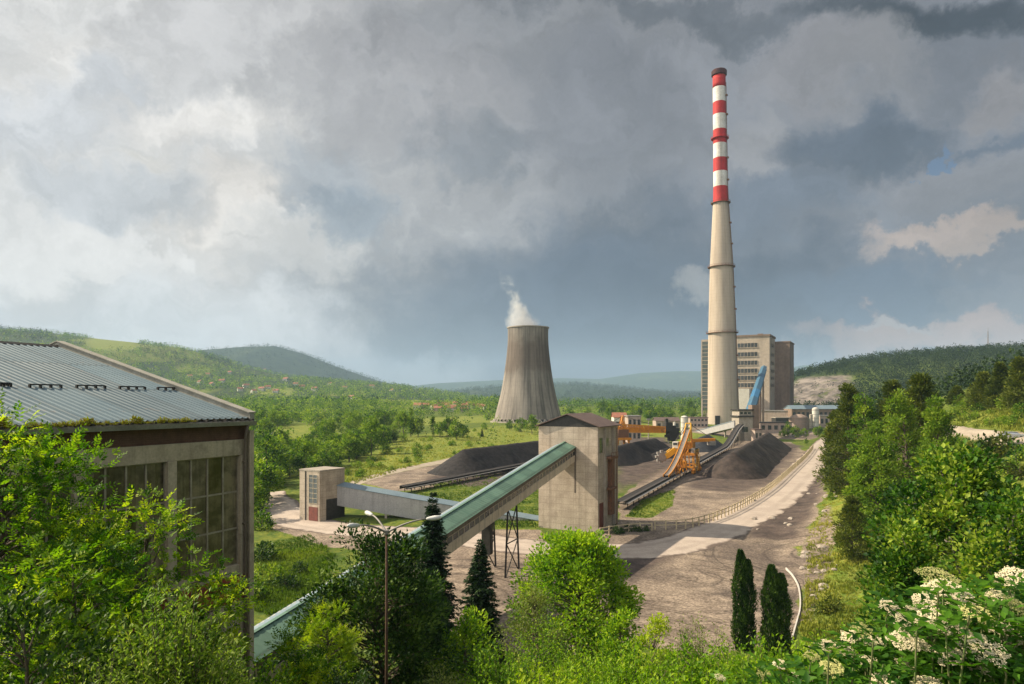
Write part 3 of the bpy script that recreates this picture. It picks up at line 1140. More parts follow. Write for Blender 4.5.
LF_CYPRESS = leaf_mat('cypress_leaf', (0.010, 0.032, 0.008), (0.025, 0.062, 0.012), (0.060, 0.110, 0.022), 0.15, 0.6)
LF_VALLEY = leaf_mat('valley_leaf', (0.018, 0.055, 0.007), (0.085, 0.165, 0.016), (0.25, 0.32, 0.04), 0.35, 0.6)
LF_VALLEY2 = leaf_mat('pale_valley_leaf', (0.055, 0.115, 0.012), (0.135, 0.215, 0.024), (0.24, 0.30, 0.05), 0.38, 0.6)
LF_FOREST = leaf_mat('forest_leaf', (0.007, 0.019, 0.005), (0.016, 0.037, 0.008), (0.040, 0.066, 0.014), 0.2, 0.7)


def make_tree(name, meshes, leafm, bark, label, cat='tree', group=None, loc=(0, 0, 0), rz=0.0, parts=('crown', 'trunk')):
    t = empty(name, loc, rz)
    tag(t, label, cat, group)
    link_mesh(parts[0], meshes[0], leafm, t)
    link_mesh(parts[1], meshes[1], bark, t, True)
    return t


def foot(px, d, dz=-0.1):
    x = (px - CX) / F * d
    return (x, d, Hs(x, d) + dz)


def top_h(py, d, base_z):
    return (HY - py) / F * d - base_z

# ------------------------------------------------------------------ structures: materials
M_CONC = surf('weathered_concrete', (0.50, 0.415, 0.32), (0.36, 0.295, 0.225), 0.45, 0.9, bump=0.4, streak=0.28, grid=(2.4, 1.2, 0.06, 0.7), dirt=((0.20, 0.16, 0.12), 0.4))
M_CONC_PLAIN = surf('plain_concrete', (0.38, 0.33, 0.27), (0.28, 0.24, 0.19), 0.8, 0.9, bump=0.3, streak=0.2)
M_STUCCO = surf('hall_render', (0.56, 0.46, 0.32), (0.44, 0.355, 0.245), 1.2, 0.9, bump=0.35, streak=0.28, dirt=((0.16, 0.13, 0.09), 0.5))
M_BRICKDARK = surf('dark_brick', (0.16, 0.085, 0.055), (0.095, 0.055, 0.038), 3.0, 0.9, bump=0.4, grid=(0.26, 0.08, 0.012, 0.6))
M_REDPAINT = surf('faded_red_render', (0.36, 0.075, 0.045), (0.25, 0.055, 0.035), 2.0, 0.8, streak=0.3)
M_ROOFSHEET = surf('grey_roof_sheet', (0.145, 0.185, 0.205), (0.18, 0.215, 0.23), 0.5, 0.72, metal=0.0, streak=0.12, spec=0.08)
def sheet_mat(name, c1, c2, axes, width, length, rough, rust):
    """profiled sheet laid in lengths: every sheet has its own fade, laps are dark, some rust"""
    m, k, p, out = new_mat(name)
    co = k.n('ShaderNodeTexCoord').outputs['Object']
    a = k.math('DIVIDE', k.vmath('DOT_PRODUCT', co, axes[0]), width)
    b = k.math('DIVIDE', k.vmath('DOT_PRODUCT', co, axes[1]), length)
    wn = k.n('ShaderNodeTexWhiteNoise')
    k.put(wn.inputs['Vector'], k.comb(k.math('FLOOR', a), k.math('FLOOR', b), 1.0))
    r = wn.outputs['Value']
    n = k.noise(co, 0.5, 6, 0.65)
    col = k.mix(k.ramp(n, 0.3, 0.7), c4(c1), c4(c2))
    f = k.ramp(r, 0.0, 1.0, 0.80, 1.16, False)
    col = k.mix(1.0, col, k.comb(f, f, f), 'MULTIPLY')
    lap = k.math('MAXIMUM', k.ramp(k.math('PINGPONG', k.math('ADD', b, 100), 0.5), 0.035, 0.0), k.ramp(k.math('PINGPONG', k.math('ADD', a, 100), 0.5), 0.03, 0.0, 0, 0.7))
    col = k.mix(k.math('MULTIPLY', lap, 0.55), col, c4([c * 0.35 for c in c1]))
    rs = k.noise(co, 1.3, 7, 0.72)
    col = k.mix(k.ramp(rs, 0.60, 0.72, 0, 0.6), col, c4(rust))
    k.put(p.inputs['Base Color'], col)
    k.put(p.inputs['Roughness'], k.ramp(r, 0, 1, rough - 0.1, rough + 0.1, False))
    p.inputs['Specular IOR Level'].default_value = 0.12
    return m


M_ROOFSHEET = sheet_mat('grey_roof_sheet_laid', (0.095, 0.140, 0.165), (0.125, 0.170, 0.190), ((1, 0, 0), (0, 1, 0)), 2.4, 4.3, 0.66, (0.17, 0.13, 0.10))
M_TRIM = surf('galvanised_trim', (0.34, 0.32, 0.27), (0.24, 0.225, 0.185), 1.5, 0.7, metal=0.0)
M_DARK = surf('dark_metal', (0.035, 0.033, 0.03), (0.06, 0.055, 0.05), 2, 0.6, metal=0.3)
M_RUST = surf('rusty_steel', (0.22, 0.10, 0.05), (0.12, 0.07, 0.045), 3, 0.85, streak=0.3)
M_GLASSOLD = surf('dusty_glass', (0.075, 0.07, 0.055), (0.13, 0.115, 0.085), 0.7, 0.30, spec=0.5, streak=0.25)
M_WINDARK = surf('dark_glass', (0.03, 0.035, 0.038), (0.06, 0.065, 0.06), 0.8, 0.25, spec=0.5)
M_GLASSGREY = surf('grey_gallery_glass', (0.05, 0.052, 0.05), (0.085, 0.085, 0.08), 0.5, 0.35, spec=0.5)
M_FRAME = surf('window_frame_paint', (0.42, 0.36, 0.26), (0.30, 0.25, 0.18), 3, 0.7)
M_GREENROOF = surf('green_roof_sheet', (0.080, 0.180, 0.125), (0.115, 0.225, 0.155), 0.5, 0.6, metal=0.0, spec=0.25, streak=0.3, dirt=((0.12, 0.12, 0.085), 0.6))
M_CLADBROWN = surf('brown_cladding', (0.20, 0.155, 0.115), (0.15, 0.115, 0.085), 0.9, 0.8, streak=0.25)
M_CLADBEIGE = surf('beige_cladding', (0.62, 0.51, 0.38), (0.53, 0.43, 0.32), 0.7, 0.8, streak=0.3)
M_CLADGREY = surf('grey_cladding', (0.36, 0.345, 0.335), (0.31, 0.30, 0.295), 0.5, 0.7, streak=0.15, grid=(1.1, 30.0, 0.03, 0.45))
M_BLUEGREYROOF = surf('bluegrey_sheet_and_sky_sheen', (0.16, 0.215, 0.25), (0.20, 0.26, 0.29), 0.5, 0.5, metal=0.15)
M_BROWNROOF = surf('brown_roof_sheet', (0.105, 0.070, 0.060), (0.15, 0.105, 0.088), 0.6, 0.75, streak=0.2)
M_REDROOF = surf('clay_tiles', (0.33, 0.13, 0.075), (0.24, 0.105, 0.07), 0.6, 0.85)
M_WHITEWALL = surf('white_render', (0.62, 0.58, 0.50), (0.52, 0.48, 0.41), 0.5, 0.85)
M_PINKWALL = surf('pinkish_render', (0.42, 0.33, 0.27), (0.34, 0.26, 0.21), 0.5, 0.85, streak=0.2)
M_ORANGE = surf('orange_machine_paint', (0.62, 0.25, 0.02), (0.50, 0.18, 0.022), 0.6, 0.55, dirt=((0.22, 0.10, 0.04), 0.6), spec=0.4)
M_YELLOW = surf('yellow_machine_paint', (0.72, 0.40, 0.03), (0.60, 0.31, 0.03), 0.6, 0.5, dirt=((0.30, 0.17, 0.06), 0.5), spec=0.4)
M_BELT = surf('rubber_belt', (0.035, 0.032, 0.03), (0.06, 0.052, 0.048), 1.5, 0.85)
M_STEELGREY = surf('grey_steel', (0.30, 0.28, 0.26), (0.22, 0.20, 0.18), 1, 0.6, metal=0.2)
M_COAL = surf('coal', (0.026, 0.021, 0.020), (0.010, 0.009, 0.009), 0.8, 0.85, bump=1.0, stretch=(1, 1, 1))
M_COALBROWN = surf('brown_coal', (0.060, 0.043, 0.035), (0.026, 0.020, 0.0175), 0.5, 0.9, bump=1.0)
M_CHIMRED = surf('chimney_red', (0.52, 0.024, 0.024), (0.36, 0.026, 0.022), 0.12, 0.7, streak=0.3)
M_CHIMWHITE = surf('chimney_white', (0.74, 0.71, 0.64), (0.56, 0.52, 0.45), 0.12, 0.7, streak=0.3)
M_BLUE = surf('blue_sheet', (0.040, 0.115, 0.185), (0.052, 0.14, 0.215), 0.15, 0.5, spec=0.4, streak=0.1)
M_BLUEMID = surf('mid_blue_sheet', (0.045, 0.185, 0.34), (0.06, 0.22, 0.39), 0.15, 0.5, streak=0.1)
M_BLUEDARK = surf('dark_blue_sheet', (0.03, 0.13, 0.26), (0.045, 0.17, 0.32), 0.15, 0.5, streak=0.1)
M_POST = surf('fence_post_concrete', (0.55, 0.45, 0.29), (0.42, 0.34, 0.22), 3, 0.9)
M_KERB = surf('pale_kerb', (0.58, 0.54, 0.48), (0.45, 0.41, 0.36), 2, 0.9)
M_STONE = surf('bank_stone', (0.40, 0.34, 0.28), (0.25, 0.21, 0.17), 2, 0.95, bump=0.7)
M_PLANT = surf('plant_concrete', (0.47, 0.385, 0.295), (0.39, 0.315, 0.24), 0.06, 0.9, streak=0.25, grid=(6.0, 6.0, 0.12, 0.4))
M_PLANTDARK = surf('plant_brown_and_shadow', (0.24, 0.17, 0.125), (0.19, 0.135, 0.10), 0.06, 0.9, streak=0.3)


def chimney_mat():
    m, k, p, out = new_mat('chimney_concrete')
    co = k.n('ShaderNodeTexCoord').outputs['Object']
    x, y, z = k.sep(co)
    n = k.noise(k.vmath('MULTIPLY', co, (0.12, 0.12, 0.02)), 1.0, 6, 0.6)
    col = k.mix(k.ramp(n, 0.3, 0.7), (0.47, 0.385, 0.295, 1), (0.345, 0.28, 0.215, 1))
    st = k.noise(k.vmath('MULTIPLY', co, (0.5, 0.5, 0.012)), 1.0, 5, 0.65)
    s = k.ramp(st, 0.50, 0.68, 1.0, 0.76)
    col = k.mix(1.0, col, k.comb(s, s, s), 'MULTIPLY')
    ring = k.ramp(k.math('PINGPONG', k.math('ADD', z, 400), 1.25), 0.16, 0.0, 1.0, 0.88)
    col = k.mix(1.0, col, k.comb(ring, ring, ring), 'MULTIPLY')
    k.put(p.inputs['Base Color'], col)
    p.inputs['Roughness'].default_value = 0.9
    return m


def cooling_mat():
    m, k, p, out = new_mat('cooling_tower_concrete')
    co = k.n('ShaderNodeTexCoord').outputs['Object']
    x, y, z = k.sep(co)
    ang = k.math('ARCTAN2', y, x)
    cyl = k.comb(k.math('MULTIPLY', k.math('SINE', ang), 17.0), k.math('MULTIPLY', k.math('COSINE', ang), 17.0), z)
    n = k.noise(k.vmath('MULTIPLY', cyl, (0.09, 0.09, 0.035)), 1.0, 7, 0.65)
    col = k.mix(k.ramp(n, 0.32, 0.68), (0.285, 0.245, 0.205, 1), (0.165, 0.14, 0.118, 1))
    st = k.noise(k.vmath('MULTIPLY', cyl, (0.55, 0.55, 0.018)), 1.0, 6, 0.7)
    s = k.ramp(st, 0.44, 0.64, 1.0, 0.50)
    col = k.mix(1.0, col, k.comb(s, s, s), 'MULTIPLY')
    # algae-stained belt of the throat
    zz = k.math('ADD', z, k.math('MULTIPLY', k.math('SUBTRACT', k.noise(cyl, 0.08, 5), 0.5), 22))
    belt = k.math('MULTIPLY', k.ramp(zz, 16, 27), k.ramp(zz, 54, 40))
    col = k.mix(k.math('MULTIPLY', belt, 0.65), col, (0.085, 0.058, 0.042, 1))
    rib = k.ramp(k.math('PINGPONG', k.math('MULTIPLY', ang, 36 / math.pi), 0.5), 0.10, 0.02, 1.0, 0.80)
    col = k.mix(1.0, col, k.comb(rib, rib, rib), 'MULTIPLY')
    lift = k.ramp(k.math('PINGPONG', k.math('ADD', z, 100), 1.5), 0.2, 0.0, 1.0, 0.90)
    col = k.mix(1.0, col, k.comb(lift, lift, lift), 'MULTIPLY')
    k.put(p.inputs['Base Color'], col)
    p.inputs['Roughness'].default_value = 0.95
    return m


def pane_mat():
    m, k, p, out = new_mat('old_hall_panes')
    co = k.n('ShaderNodeTexCoord').outputs['Object']
    x, y, z = k.sep(co)
    cx = k.math('FLOOR', k.math('MULTIPLY', k.math('ADD', x, 0.55), 1.0 / 0.7925))
    cz = k.math('FLOOR', k.math('DIVIDE', k.math('ADD', z, 6.92), 1.533))
    wn = k.n('ShaderNodeTexWhiteNoise')
    k.put(wn.inputs['Vector'], k.comb(cx, cz, 3.0))
    r = wn.outputs['Value']
    n = k.noise(co, 1.6, 6, 0.65)
    col = k.mix(k.ramp(n, 0.35, 0.65), (0.070, 0.054, 0.030, 1), (0.21, 0.165, 0.095, 1))
    f = k.ramp(r, 0.0, 1.0, 0.55, 1.5, False)
    col = k.mix(1.0, col, k.comb(f, f, f), 'MULTIPLY')
    run = k.ramp(k.noise(k.vmath('MULTIPLY', co, (7, 7, 0.4)), 1.0, 4), 0.5, 0.7, 1.0, 0.6)
    col = k.mix(1.0, col, k.comb(run, run, run), 'MULTIPLY')
    k.put(p.inputs['Base Color'], col)
    k.put(p.inputs['Roughness'], k.ramp(r, 0, 1, 0.16, 0.5, False))
    p.inputs['Specular IOR Level'].default_value = 0.5
    return m


M_HALLPANE = pane_mat()

# ------------------------------------------------------------------ the industrial hall on the left
HC = np.array((-11.23, 30.0))
HE = np.array((0.4125, 0.911))
HG = np.array((-0.911, 0.4125))


def build_hall():
    hall = empty('industrial_hall', (HC[0], HC[1], 0), math.atan2(HE[1], HE[0]))
    tag(hall, 'large beige industrial hall with a grey corrugated metal roof and tall dusty windows', 'building')
    LEN, DEP = 26.0, 25.0
    ze, zr, yr = -0.77, 2.66, 12.5
    k = (zr - ze) / (yr + 0.14)
    zb = -19.0
    # roof: corrugated sheet, front slope
    pitch, amp = 0.30, 0.036
    prof = []
    n = int(LEN / pitch)
    for i in range(n):
        x = -LEN + i * pitch
        prof += [(x, 0), (x + pitch * 0.55, 0), (x + pitch * 0.68, amp), (x + pitch * 0.87, amp)]
    prof = [q for q in prof if q[0] < -0.18] + [(-0.17, 0)]
    rows = 14
    vs, fs = [], []
    for j in range(rows + 1):
        y = -0.14 + (yr + 0.14) * j / rows
        z = ze + k * (y + 0.14)
        vs += [(x, y, z + a) for x, a in prof]
    m = len(prof)
    for j in range(rows):
        for i in range(m - 1):
            fs.append((j * m + i, j * m + i + 1, (j + 1) * m + i + 1, (j + 1) * m + i))
    roof = MB().add(vs, fs).build('roof', M_ROOFSHEET, hall)
    rear = MB().add([(-LEN, yr, zr), (-0.17, yr, zr), (-0.17, DEP + 0.14, ze), (-LEN, DEP + 0.14, ze)], [(0, 3, 2, 1)])
    rear.build('rear_roof', M_ROOFSHEET, hall)
    MB().prism([(-LEN, yr - 0.22, zr - 0.03), (-LEN, yr, zr + 0.09), (-LEN, yr + 0.22, zr - 0.03)], (LEN - 0.2, 0, 0)).build('ridge_cap', M_DARK, roof)
    # verge flashing standing above the sheet
    vb = MB()
    th = 0.20
    vb.prism([(-th, -0.2, ze - 0.32), (-th, -0.2, ze + 0.22), (-th, yr, zr + 0.26), (-th, DEP + 0.2, ze + 0.22), (-th, DEP + 0.2, ze - 0.32), (-th, yr, zr - 0.30)], (th + 0.06, 0, 0))
    vb.build('verge_flashing', M_TRIM, hall, bevel=0.012)
    cp = MB()
    cp.prism([(-th - 0.08, -0.22, ze + 0.22), (-th - 0.08, -0.22, ze + 0.26), (-th - 0.08, yr, zr + 0.30), (-th - 0.08, DEP + 0.22, ze + 0.26), (-th - 0.08, DEP + 0.22, ze + 0.22), (-th - 0.08, yr, zr + 0.262)], (th + 0.20, 0, 0))
    cp.build('verge_coping', M_TRIM, hall)
    # snow guards: combs of short dark teeth half-way up the slope
    for x0, x1, py in ((0, 10, 386.5), (30, 60, 388), (77, 104, 388.6), (120, 144, 389.6), (158, 180, 390.4), (-70, -30, 383)):
        g = MB()
        ends = []
        for px in (x0, x1):
            a, b = (px - CX) / F, (HY - py) / F
            # b d = ze + k (((a d - cx) gx + (d - cy) gy) + .14)
            c0 = ze + k * (-HC[0] * HG[0] - HC[1] * HG[1] + 0.14)
            d = c0 / (b - k * (a * HG[0] + HG[1]))
            w = np.array((a * d, d)) - HC
            ends.append((w @ HE, w @ HG))
        y = sum(e[1] for e in ends) / 2
        z = ze + k * (y + 0.14) + amp
        xa, xb = ends[0][0], ends[1][0]
        g.box(((xa + xb) / 2, y, z + 0.09), (xb - xa, 0.05, 0.05))
        nt = max(int((xb - xa) / (pitch * 1.0)), 3)
        for i in range(nt + 1):
            x = xa + (xb - xa) * i / nt
            g.box((x, y - 0.02, z + 0.03), (0.07, 0.10, 0.13))
        g.build('snow_guard', M_DARK, roof)
    # walls
    w = MB()
    w.span(-LEN, -0.30, 0.10, 0.4, -1.66, ze - 0.12)                 # wall plate behind the brick band
    w.span(-LEN, 0, 0.0, 0.45, -2.32, -1.66)                         # beam
    bays = []
    s = 0.55
    piers = [(0.0, 0.55)]
    while s < LEN - 4:
        bays.append((s, s + 3.17))
        piers.append((s + 3.17, s + 3.57))
        s += 3.57
    for a, b in piers:
        w.span(-b, -a, -0.05, 0.40, zb, -2.32)
    w.span(-LEN, -0.55, 0.03, 0.40, -7.35, -6.92)                    # sill course
    w.span(-LEN, -0.55, 0.04, 0.40, zb, -8.45)
    w.span(-LEN, 0, DEP - 0.4, DEP, zb, ze - 0.1)
    w.build('wall', M_STUCCO, hall, bevel=0.015)
    gb = MB()
    gb.prism([(-0.25, 0.45, zb), (-0.25, 0.45, ze - 0.2), (-0.25, yr, zr - 0.3), (-0.25, DEP - 0.4, ze - 0.2), (-0.25, DEP - 0.4, zb)], (0.2, 0, 0))
    gb.build('gable_wall', M_STUCCO, hall)
    MB().span(-LEN, -0.03, 0.05, 0.38, -1.655, -1.05).build('brick_band', M_BRICKDARK, hall)
    MB().span(-LEN, -0.56, 0.02, 0.36, -8.44, -7.36).build('red_band', M_REDPAINT, hall)
    MB().span(-0.53, 0.02, -0.07, 0.3, -8.44, -7.36).build('red_band', M_REDPAINT, hall)
    # windows
    for a, b in bays:
        f = MB()
        z0, z1 = -6.92, -2.32
        for i in range(5):
            x = -a - (b - a) * i / 4
            f.span(x - 0.035, x + 0.035, 0.12, 0.20, z0, z1)
        for j in range(4):
            z = z0 + (z1 - z0) * j / 3
            f.span(-b, -a, 0.125, 0.195, z - 0.035, z + 0.035)
        fr = f.build('window', M_FRAME, hall)
        MB().span(-b, -a, 0.155, 0.165, z0, z1).build('pane', M_HALLPANE, fr)
    # gutter with brackets, moss and the corner downpipe
    g = MB()
    g.prism([(-LEN, -0.12, -0.86), (-LEN, -0.16, -1.06), (-LEN, -0.34, -1.06), (-LEN, -0.40, -0.90), (-LEN, -0.37, -0.90), (-LEN, -0.32, -1.03), (-LEN, -0.18, -1.03), (-LEN, -0.15, -0.86)], (LEN + 0.02, 0, 0))
    gut = g.build('gutter', M_TRIM, hall)
    g = MB()
    nb = int(LEN / 0.47)
    for i in range(nb):
        x = -0.2 - i * 0.47
        g.box((x, -0.2, -0.83), (0.10, 0.36, 0.07))
    g.span(-LEN, 0, -0.12, 0.03, -1.05, -0.80)
    g.build('gutter_bracket', M_DARK, gut)
    rg = np.random.default_rng(5)
    N = 5200
    xs = -rg.uniform(3.0, 16.0, N)
    hgt = np.clip(0.75 + 1.1 * fbm(xs, xs * 0, 0.5, 12), 0.3, 1.3)
    B = np.stack((xs, -0.26 + rg.uniform(-0.12, 0.10, N), -0.86 + 0.20 * rg.uniform(0, 1, N) * hgt), -1)
    D = np.stack((rg.normal(0, 0.5, N), rg.normal(-0.25, 0.4, N), rg.uniform(0.2, 1, N)), -1)
    L = 0.11 * rg.uniform(0.6, 1.5, N) * hgt
    ms = leaves_mesh('gutter_grass', B, D, rg.normal(0, 1, (N, 3)), L, L * 0.3, rg.normal(0.5, 0.25, N))
    link_mesh('gutter_grass', ms, leaf_mat('dry_gutter_grass', (0.10, 0.07, 0.02), (0.20, 0.16, 0.03), (0.22, 0.26, 0.05), 0.3, 0.7), gut)
    d = MB()
    d.tube([(-0.40, -0.30, -1.0), (-0.40, -0.16, -1.5), (-0.40, -0.14, -2.2), (-0.40, -0.14, -17)], 0.065, 10)
    for z in (-2.6, -5.2, -7.8, -10.4, -13):
        d.box((-0.40, -0.10, z), (0.2, 0.16, 0.05))
    d.build('downpipe', M_CLADBROWN, hall, True)
    d = MB()
    d.box((-0.10, -0.14, -9.6), (0.24, 0.16, 16.6))
    d.build('corner_post', M_STUCCO, hall, bevel=0.02)


build_hall()


# ------------------------------------------------------------------ helper for sloping galleries
def frame_axes(a, b):
    a, b = np.array(a, float), np.array(b, float)
    d = (b - a) / np.linalg.norm(b - a)
    r = np.cross(d, (0, 0, 1.0))
    r /= np.linalg.norm(r)
    u = np.cross(r, d)
    return a, d, r, u, np.linalg.norm(b - a)


def gallery_prism(a, d, r, u, t0, t1, sec):
    mb = MB()
    poly = [a + d * t0 + r * p[0] + u * p[1] for p in sec]
    mb.prism(poly, d * (t1 - t0))
    return mb


def build_green_gallery():
    gd = (0.3628 * 0.9925, 0.9319 * 0.9925, 0.1233)
    M_GREENROOF = sheet_mat('green_roof_sheet_laid', (0.100, 0.175, 0.130), (0.135, 0.215, 0.160), (gd, (0.932, -0.363, 0)), 3.1, 9.0, 0.55, (0.13, 0.13, 0.09))
    A, Bp = np.array((-20.3, 55.0, -20.4)) * 0.92, np.array((8.9, 130.0, -10.4)) * 0.92
    a, d, r, u, L = frame_axes(A, Bp)
    t0, t1 = -11.0, L + 11.5
    W, HT, RZ = 3.95, 2.85, 0.72
    g = empty('conveyor_gallery', (A[0], A[1], A[2]))
    tag(g, 'long sloping conveyor gallery with a green sheet roof and a strip of windows', 'conveyor')
    o = np.zeros(3)
    # ribbed sheet roof, two slopes
    for side in (0, 1):
        n = int((t1 - t0) / 0.33)
        vs, fs = [], []
        for i in range(n + 1):
            t = t0 + (t1 - t0) * i / n
            lift = 0.035 if i % 2 else 0.0
            e = (0.28, -0.14) if side == 0 else (-W - 0.28, -0.14)
            for q in (e, (-W / 2, RZ)):
                vs.append(d * t + r * q[0] + u * (q[1] + lift))
        for i in range(n):
            fs.append((2 * i, 2 * i + 1, 2 * i + 3, 2 * i + 2) if side == 0 else (2 * i, 2 * i + 2, 2 * i + 3, 2 * i + 1))
        MB().add(vs, fs).build('roof', M_GREENROOF if side == 0 else M_BLUEGREYROOF, g)  # left slope: blue-grey colour stands in for reflected sky
    MB().bar(d * t0 + r * (-W / 2) + u * (RZ + 0.05), d * t1 + r * (-W / 2) + u * (RZ + 0.05), 0.35, 0.07, u).build('ridge_cap', M_GREENROOF, g)
    gallery_prism(o, d, r, u, t0, t1, [(0, -0.80), (0, -0.02), (-0.08, -0.02), (-0.08, -0.80)]).build('upper_cladding', M_CLADBROWN, g)
    gallery_prism(o, d, r, u, t0, t1, [(0.02, -HT), (0.02, -1.68), (-0.10, -1.68), (-0.10, -HT)]).build('lower_cladding', M_CLADBEIGE, g)
    gallery_prism(o, d, r, u, t0, t1, [(-W, -HT), (-W, 0), (-W + 0.1, 0), (-W + 0.1, -HT)]).build('far_wall', M_CLADBEIGE, g)
    gallery_prism(o, d, r, u, t0, t1, [(-W + 0.1, -HT), (-W + 0.1, -HT + 0.15), (-0.1, -HT + 0.15), (-0.1, -HT)]).build('gallery_floor', M_STEELGREY, g)
    rg = random.Random(4)
    t = t0 + 0.4
    i = 0
    while t < t1 - 1.8:
        p = d * (t + 0.7) + r * (-0.06) + u * (-1.24)
        w = MB()
        for q in (-0.735, 0.735):
            w.box(p + d * q + r * 0.02, (0.08, 0.06, 0.868), (d, r, u))
        for q in (-0.40, 0.40):
            w.box(p + u * q + r * 0.02, (1.388, 0.06, 0.06), (d, r, u))
        fr = w.build('window', M_CLADBEIGE, g)
        MB().box(p, (1.38, 0.03, 0.87), (d, r, u)).build('pane', M_WINDARK if rg.random() < 0.6 else M_GLASSGREY, fr)
        t += 1.55
        i += 1
    # steel trestles
    for tt in (26.0, 52.0):
        base = d * tt
        for k in (0.15, W - 0.15):
            top = base + r * (-k) + u * (-HT)
            wx, wy = A[0] + top[0], A[1] + top[1]
            zb = Hs(wx, wy) - A[2] - 0.3
            hd = np.array((d[0], d[1], 0))
            hd /= np.linalg.norm(hd)
            leg = MB()
            for sgn in (-1, 1):
                leg.bar(top + hd * sgn * 1.7, np.array((top[0], top[1], zb)) + hd * sgn * 2.7, 0.26)
            n = 2
            for j in range(n):
                q0, q1 = j / n, (j + 1) / n
                f = lambda q, sg: np.array((top[0], top[1], top[2] + (zb - top[2]) * q)) + hd * sg * (1.7 + 1.0 * q)
                leg.bar(f(q0, -1), f(q1, 1), 0.12)
                leg.bar(f(q0, 1), f(q1, -1), 0.12)
                leg.bar(f(q1, -1), f(q1, 1), 0.13)
            leg.build('trestle', M_DARK, g)
    # dark drive box under the gallery
    q = d * 47 + r * (-2.0) + u * (-HT - 2.6)
    MB().box(q, (1.0, 1.3, 5.2), ((d[0], d[1], 0) / np.linalg.norm(d[:2]), r, (0, 0, 1))).build('drive_box', M_DARK, g, bevel=0.04)


build_green_gallery()


def build_transfer_tower():
    th = math.radians(27)
    X, Y, Z0 = 15.5, 126.0, -4.9
    zb = plane(126) - 0.4
    t = empty('transfer_tower', (X, Y, 0), math.radians(63))
    tag(t, 'tall beige block tower with a brown gabled roof where the green gallery ends', 'tower')
    V, W = 11.2, 11.8
    MB().span(0, V, 0, W, zb, Z0).build('wall', M_CONC, t, bevel=0.04)
    r = MB()
    ov = 0.55
    ap = Z0 + 2.25
    for sy in (0, 1):
        y0 = -ov if sy == 0 else W + ov
        vs = [(-ov, y0, Z0 - 0.05), (V + ov, y0, Z0 - 0.05), (V + ov, W / 2, ap), (-ov, W / 2, ap)]
        vs2 = [(p[0], p[1], p[2] + 0.16) for p in vs]
        r.add(vs + vs2, [(0, 3, 2, 1), (4, 5, 6, 7), (0, 1, 5, 4), (1, 2, 6, 5), (2, 3, 7, 6), (3, 0, 4, 7)])
    r.build('roof', M_BROWNROOF, t)
    MB().prism([(-0.02, -0.1, Z0 + 0.002), (-0.02, W + 0.1, Z0 + 0.002), (-0.02, W / 2, ap - 0.05)], (V + 0.04, 0, 0)).build('gable', M_DARK, t)  # gable triangle's shade is put into this near-black colour
    # right-hand face
    def on_right(name, x0, x1, py0, py1, mat, out=0.06):
        D = 126 + (x0 + x1) / 2 * 0.891
        z1, z0 = (HY - py0) / F * D, (HY - py1) / F * D
        MB().span(x0, x1, -out, 0.05, z0, z1).build(name, mat, t)
    on_right('window', 0.7, 2.4, 438, 453, M_WINDARK, 0.03)
    on_right('window', 3.4, 5.6, 438, 446, M_GLASSOLD, 0.03)
    on_right('door', 0.6, 2.7, 503, 529, surf('oxide_door', (0.16, 0.045, 0.03), (0.11, 0.035, 0.025), 2, 0.7), 0.04)
    on_right('pilaster', 2.9, 3.5, 429, 531, M_CONC_PLAIN, 0.35)
    on_right('pilaster', 7.6, 8.2, 428, 527, M_CONC_PLAIN, 0.35)
    on_right('rusty_chute', 5.2, 6.9, 456, 514, M_RUST, 0.8)
    on_right('balcony', 3.6, 7.4, 456, 458.5, M_RUST, 1.3)
    on_right('balcony', 3.6, 7.4, 487, 489, M_RUST, 1.1)
    rail = MB()
    for zz in ((HY - 452) / F * 131,):
        rail.bar((3.6, -1.3, zz), (7.4, -1.3, zz), 0.08)
        for x in (3.6, 4.9, 6.1, 7.4):
            rail.bar((x, -1.3, zz - 0.9), (x, -1.3, zz), 0.07)
    rail.build('railing', M_RUST, t)
    # opening of the gallery and the soot run below it
    MB().span(-0.012, 0.1, 4.25, 4.6, -17.0, -8.6).build('soot_stain', surf('soot_run', (0.10, 0.08, 0.062), (0.16, 0.13, 0.10), 1.5, 0.95), t)
    lad = MB()
    for x in (9.3, 9.75):
        lad.bar((x, -0.35, zb), (x, -0.35, Z0 - 0.4), 0.07)
    z = zb + 0.4
    while z < Z0 - 0.5:
        lad.bar((9.3, -0.35, z), (9.75, -0.35, z), 0.05)
        z += 0.4
    lad.build('ladder', M_RUST, t)


build_transfer_tower()


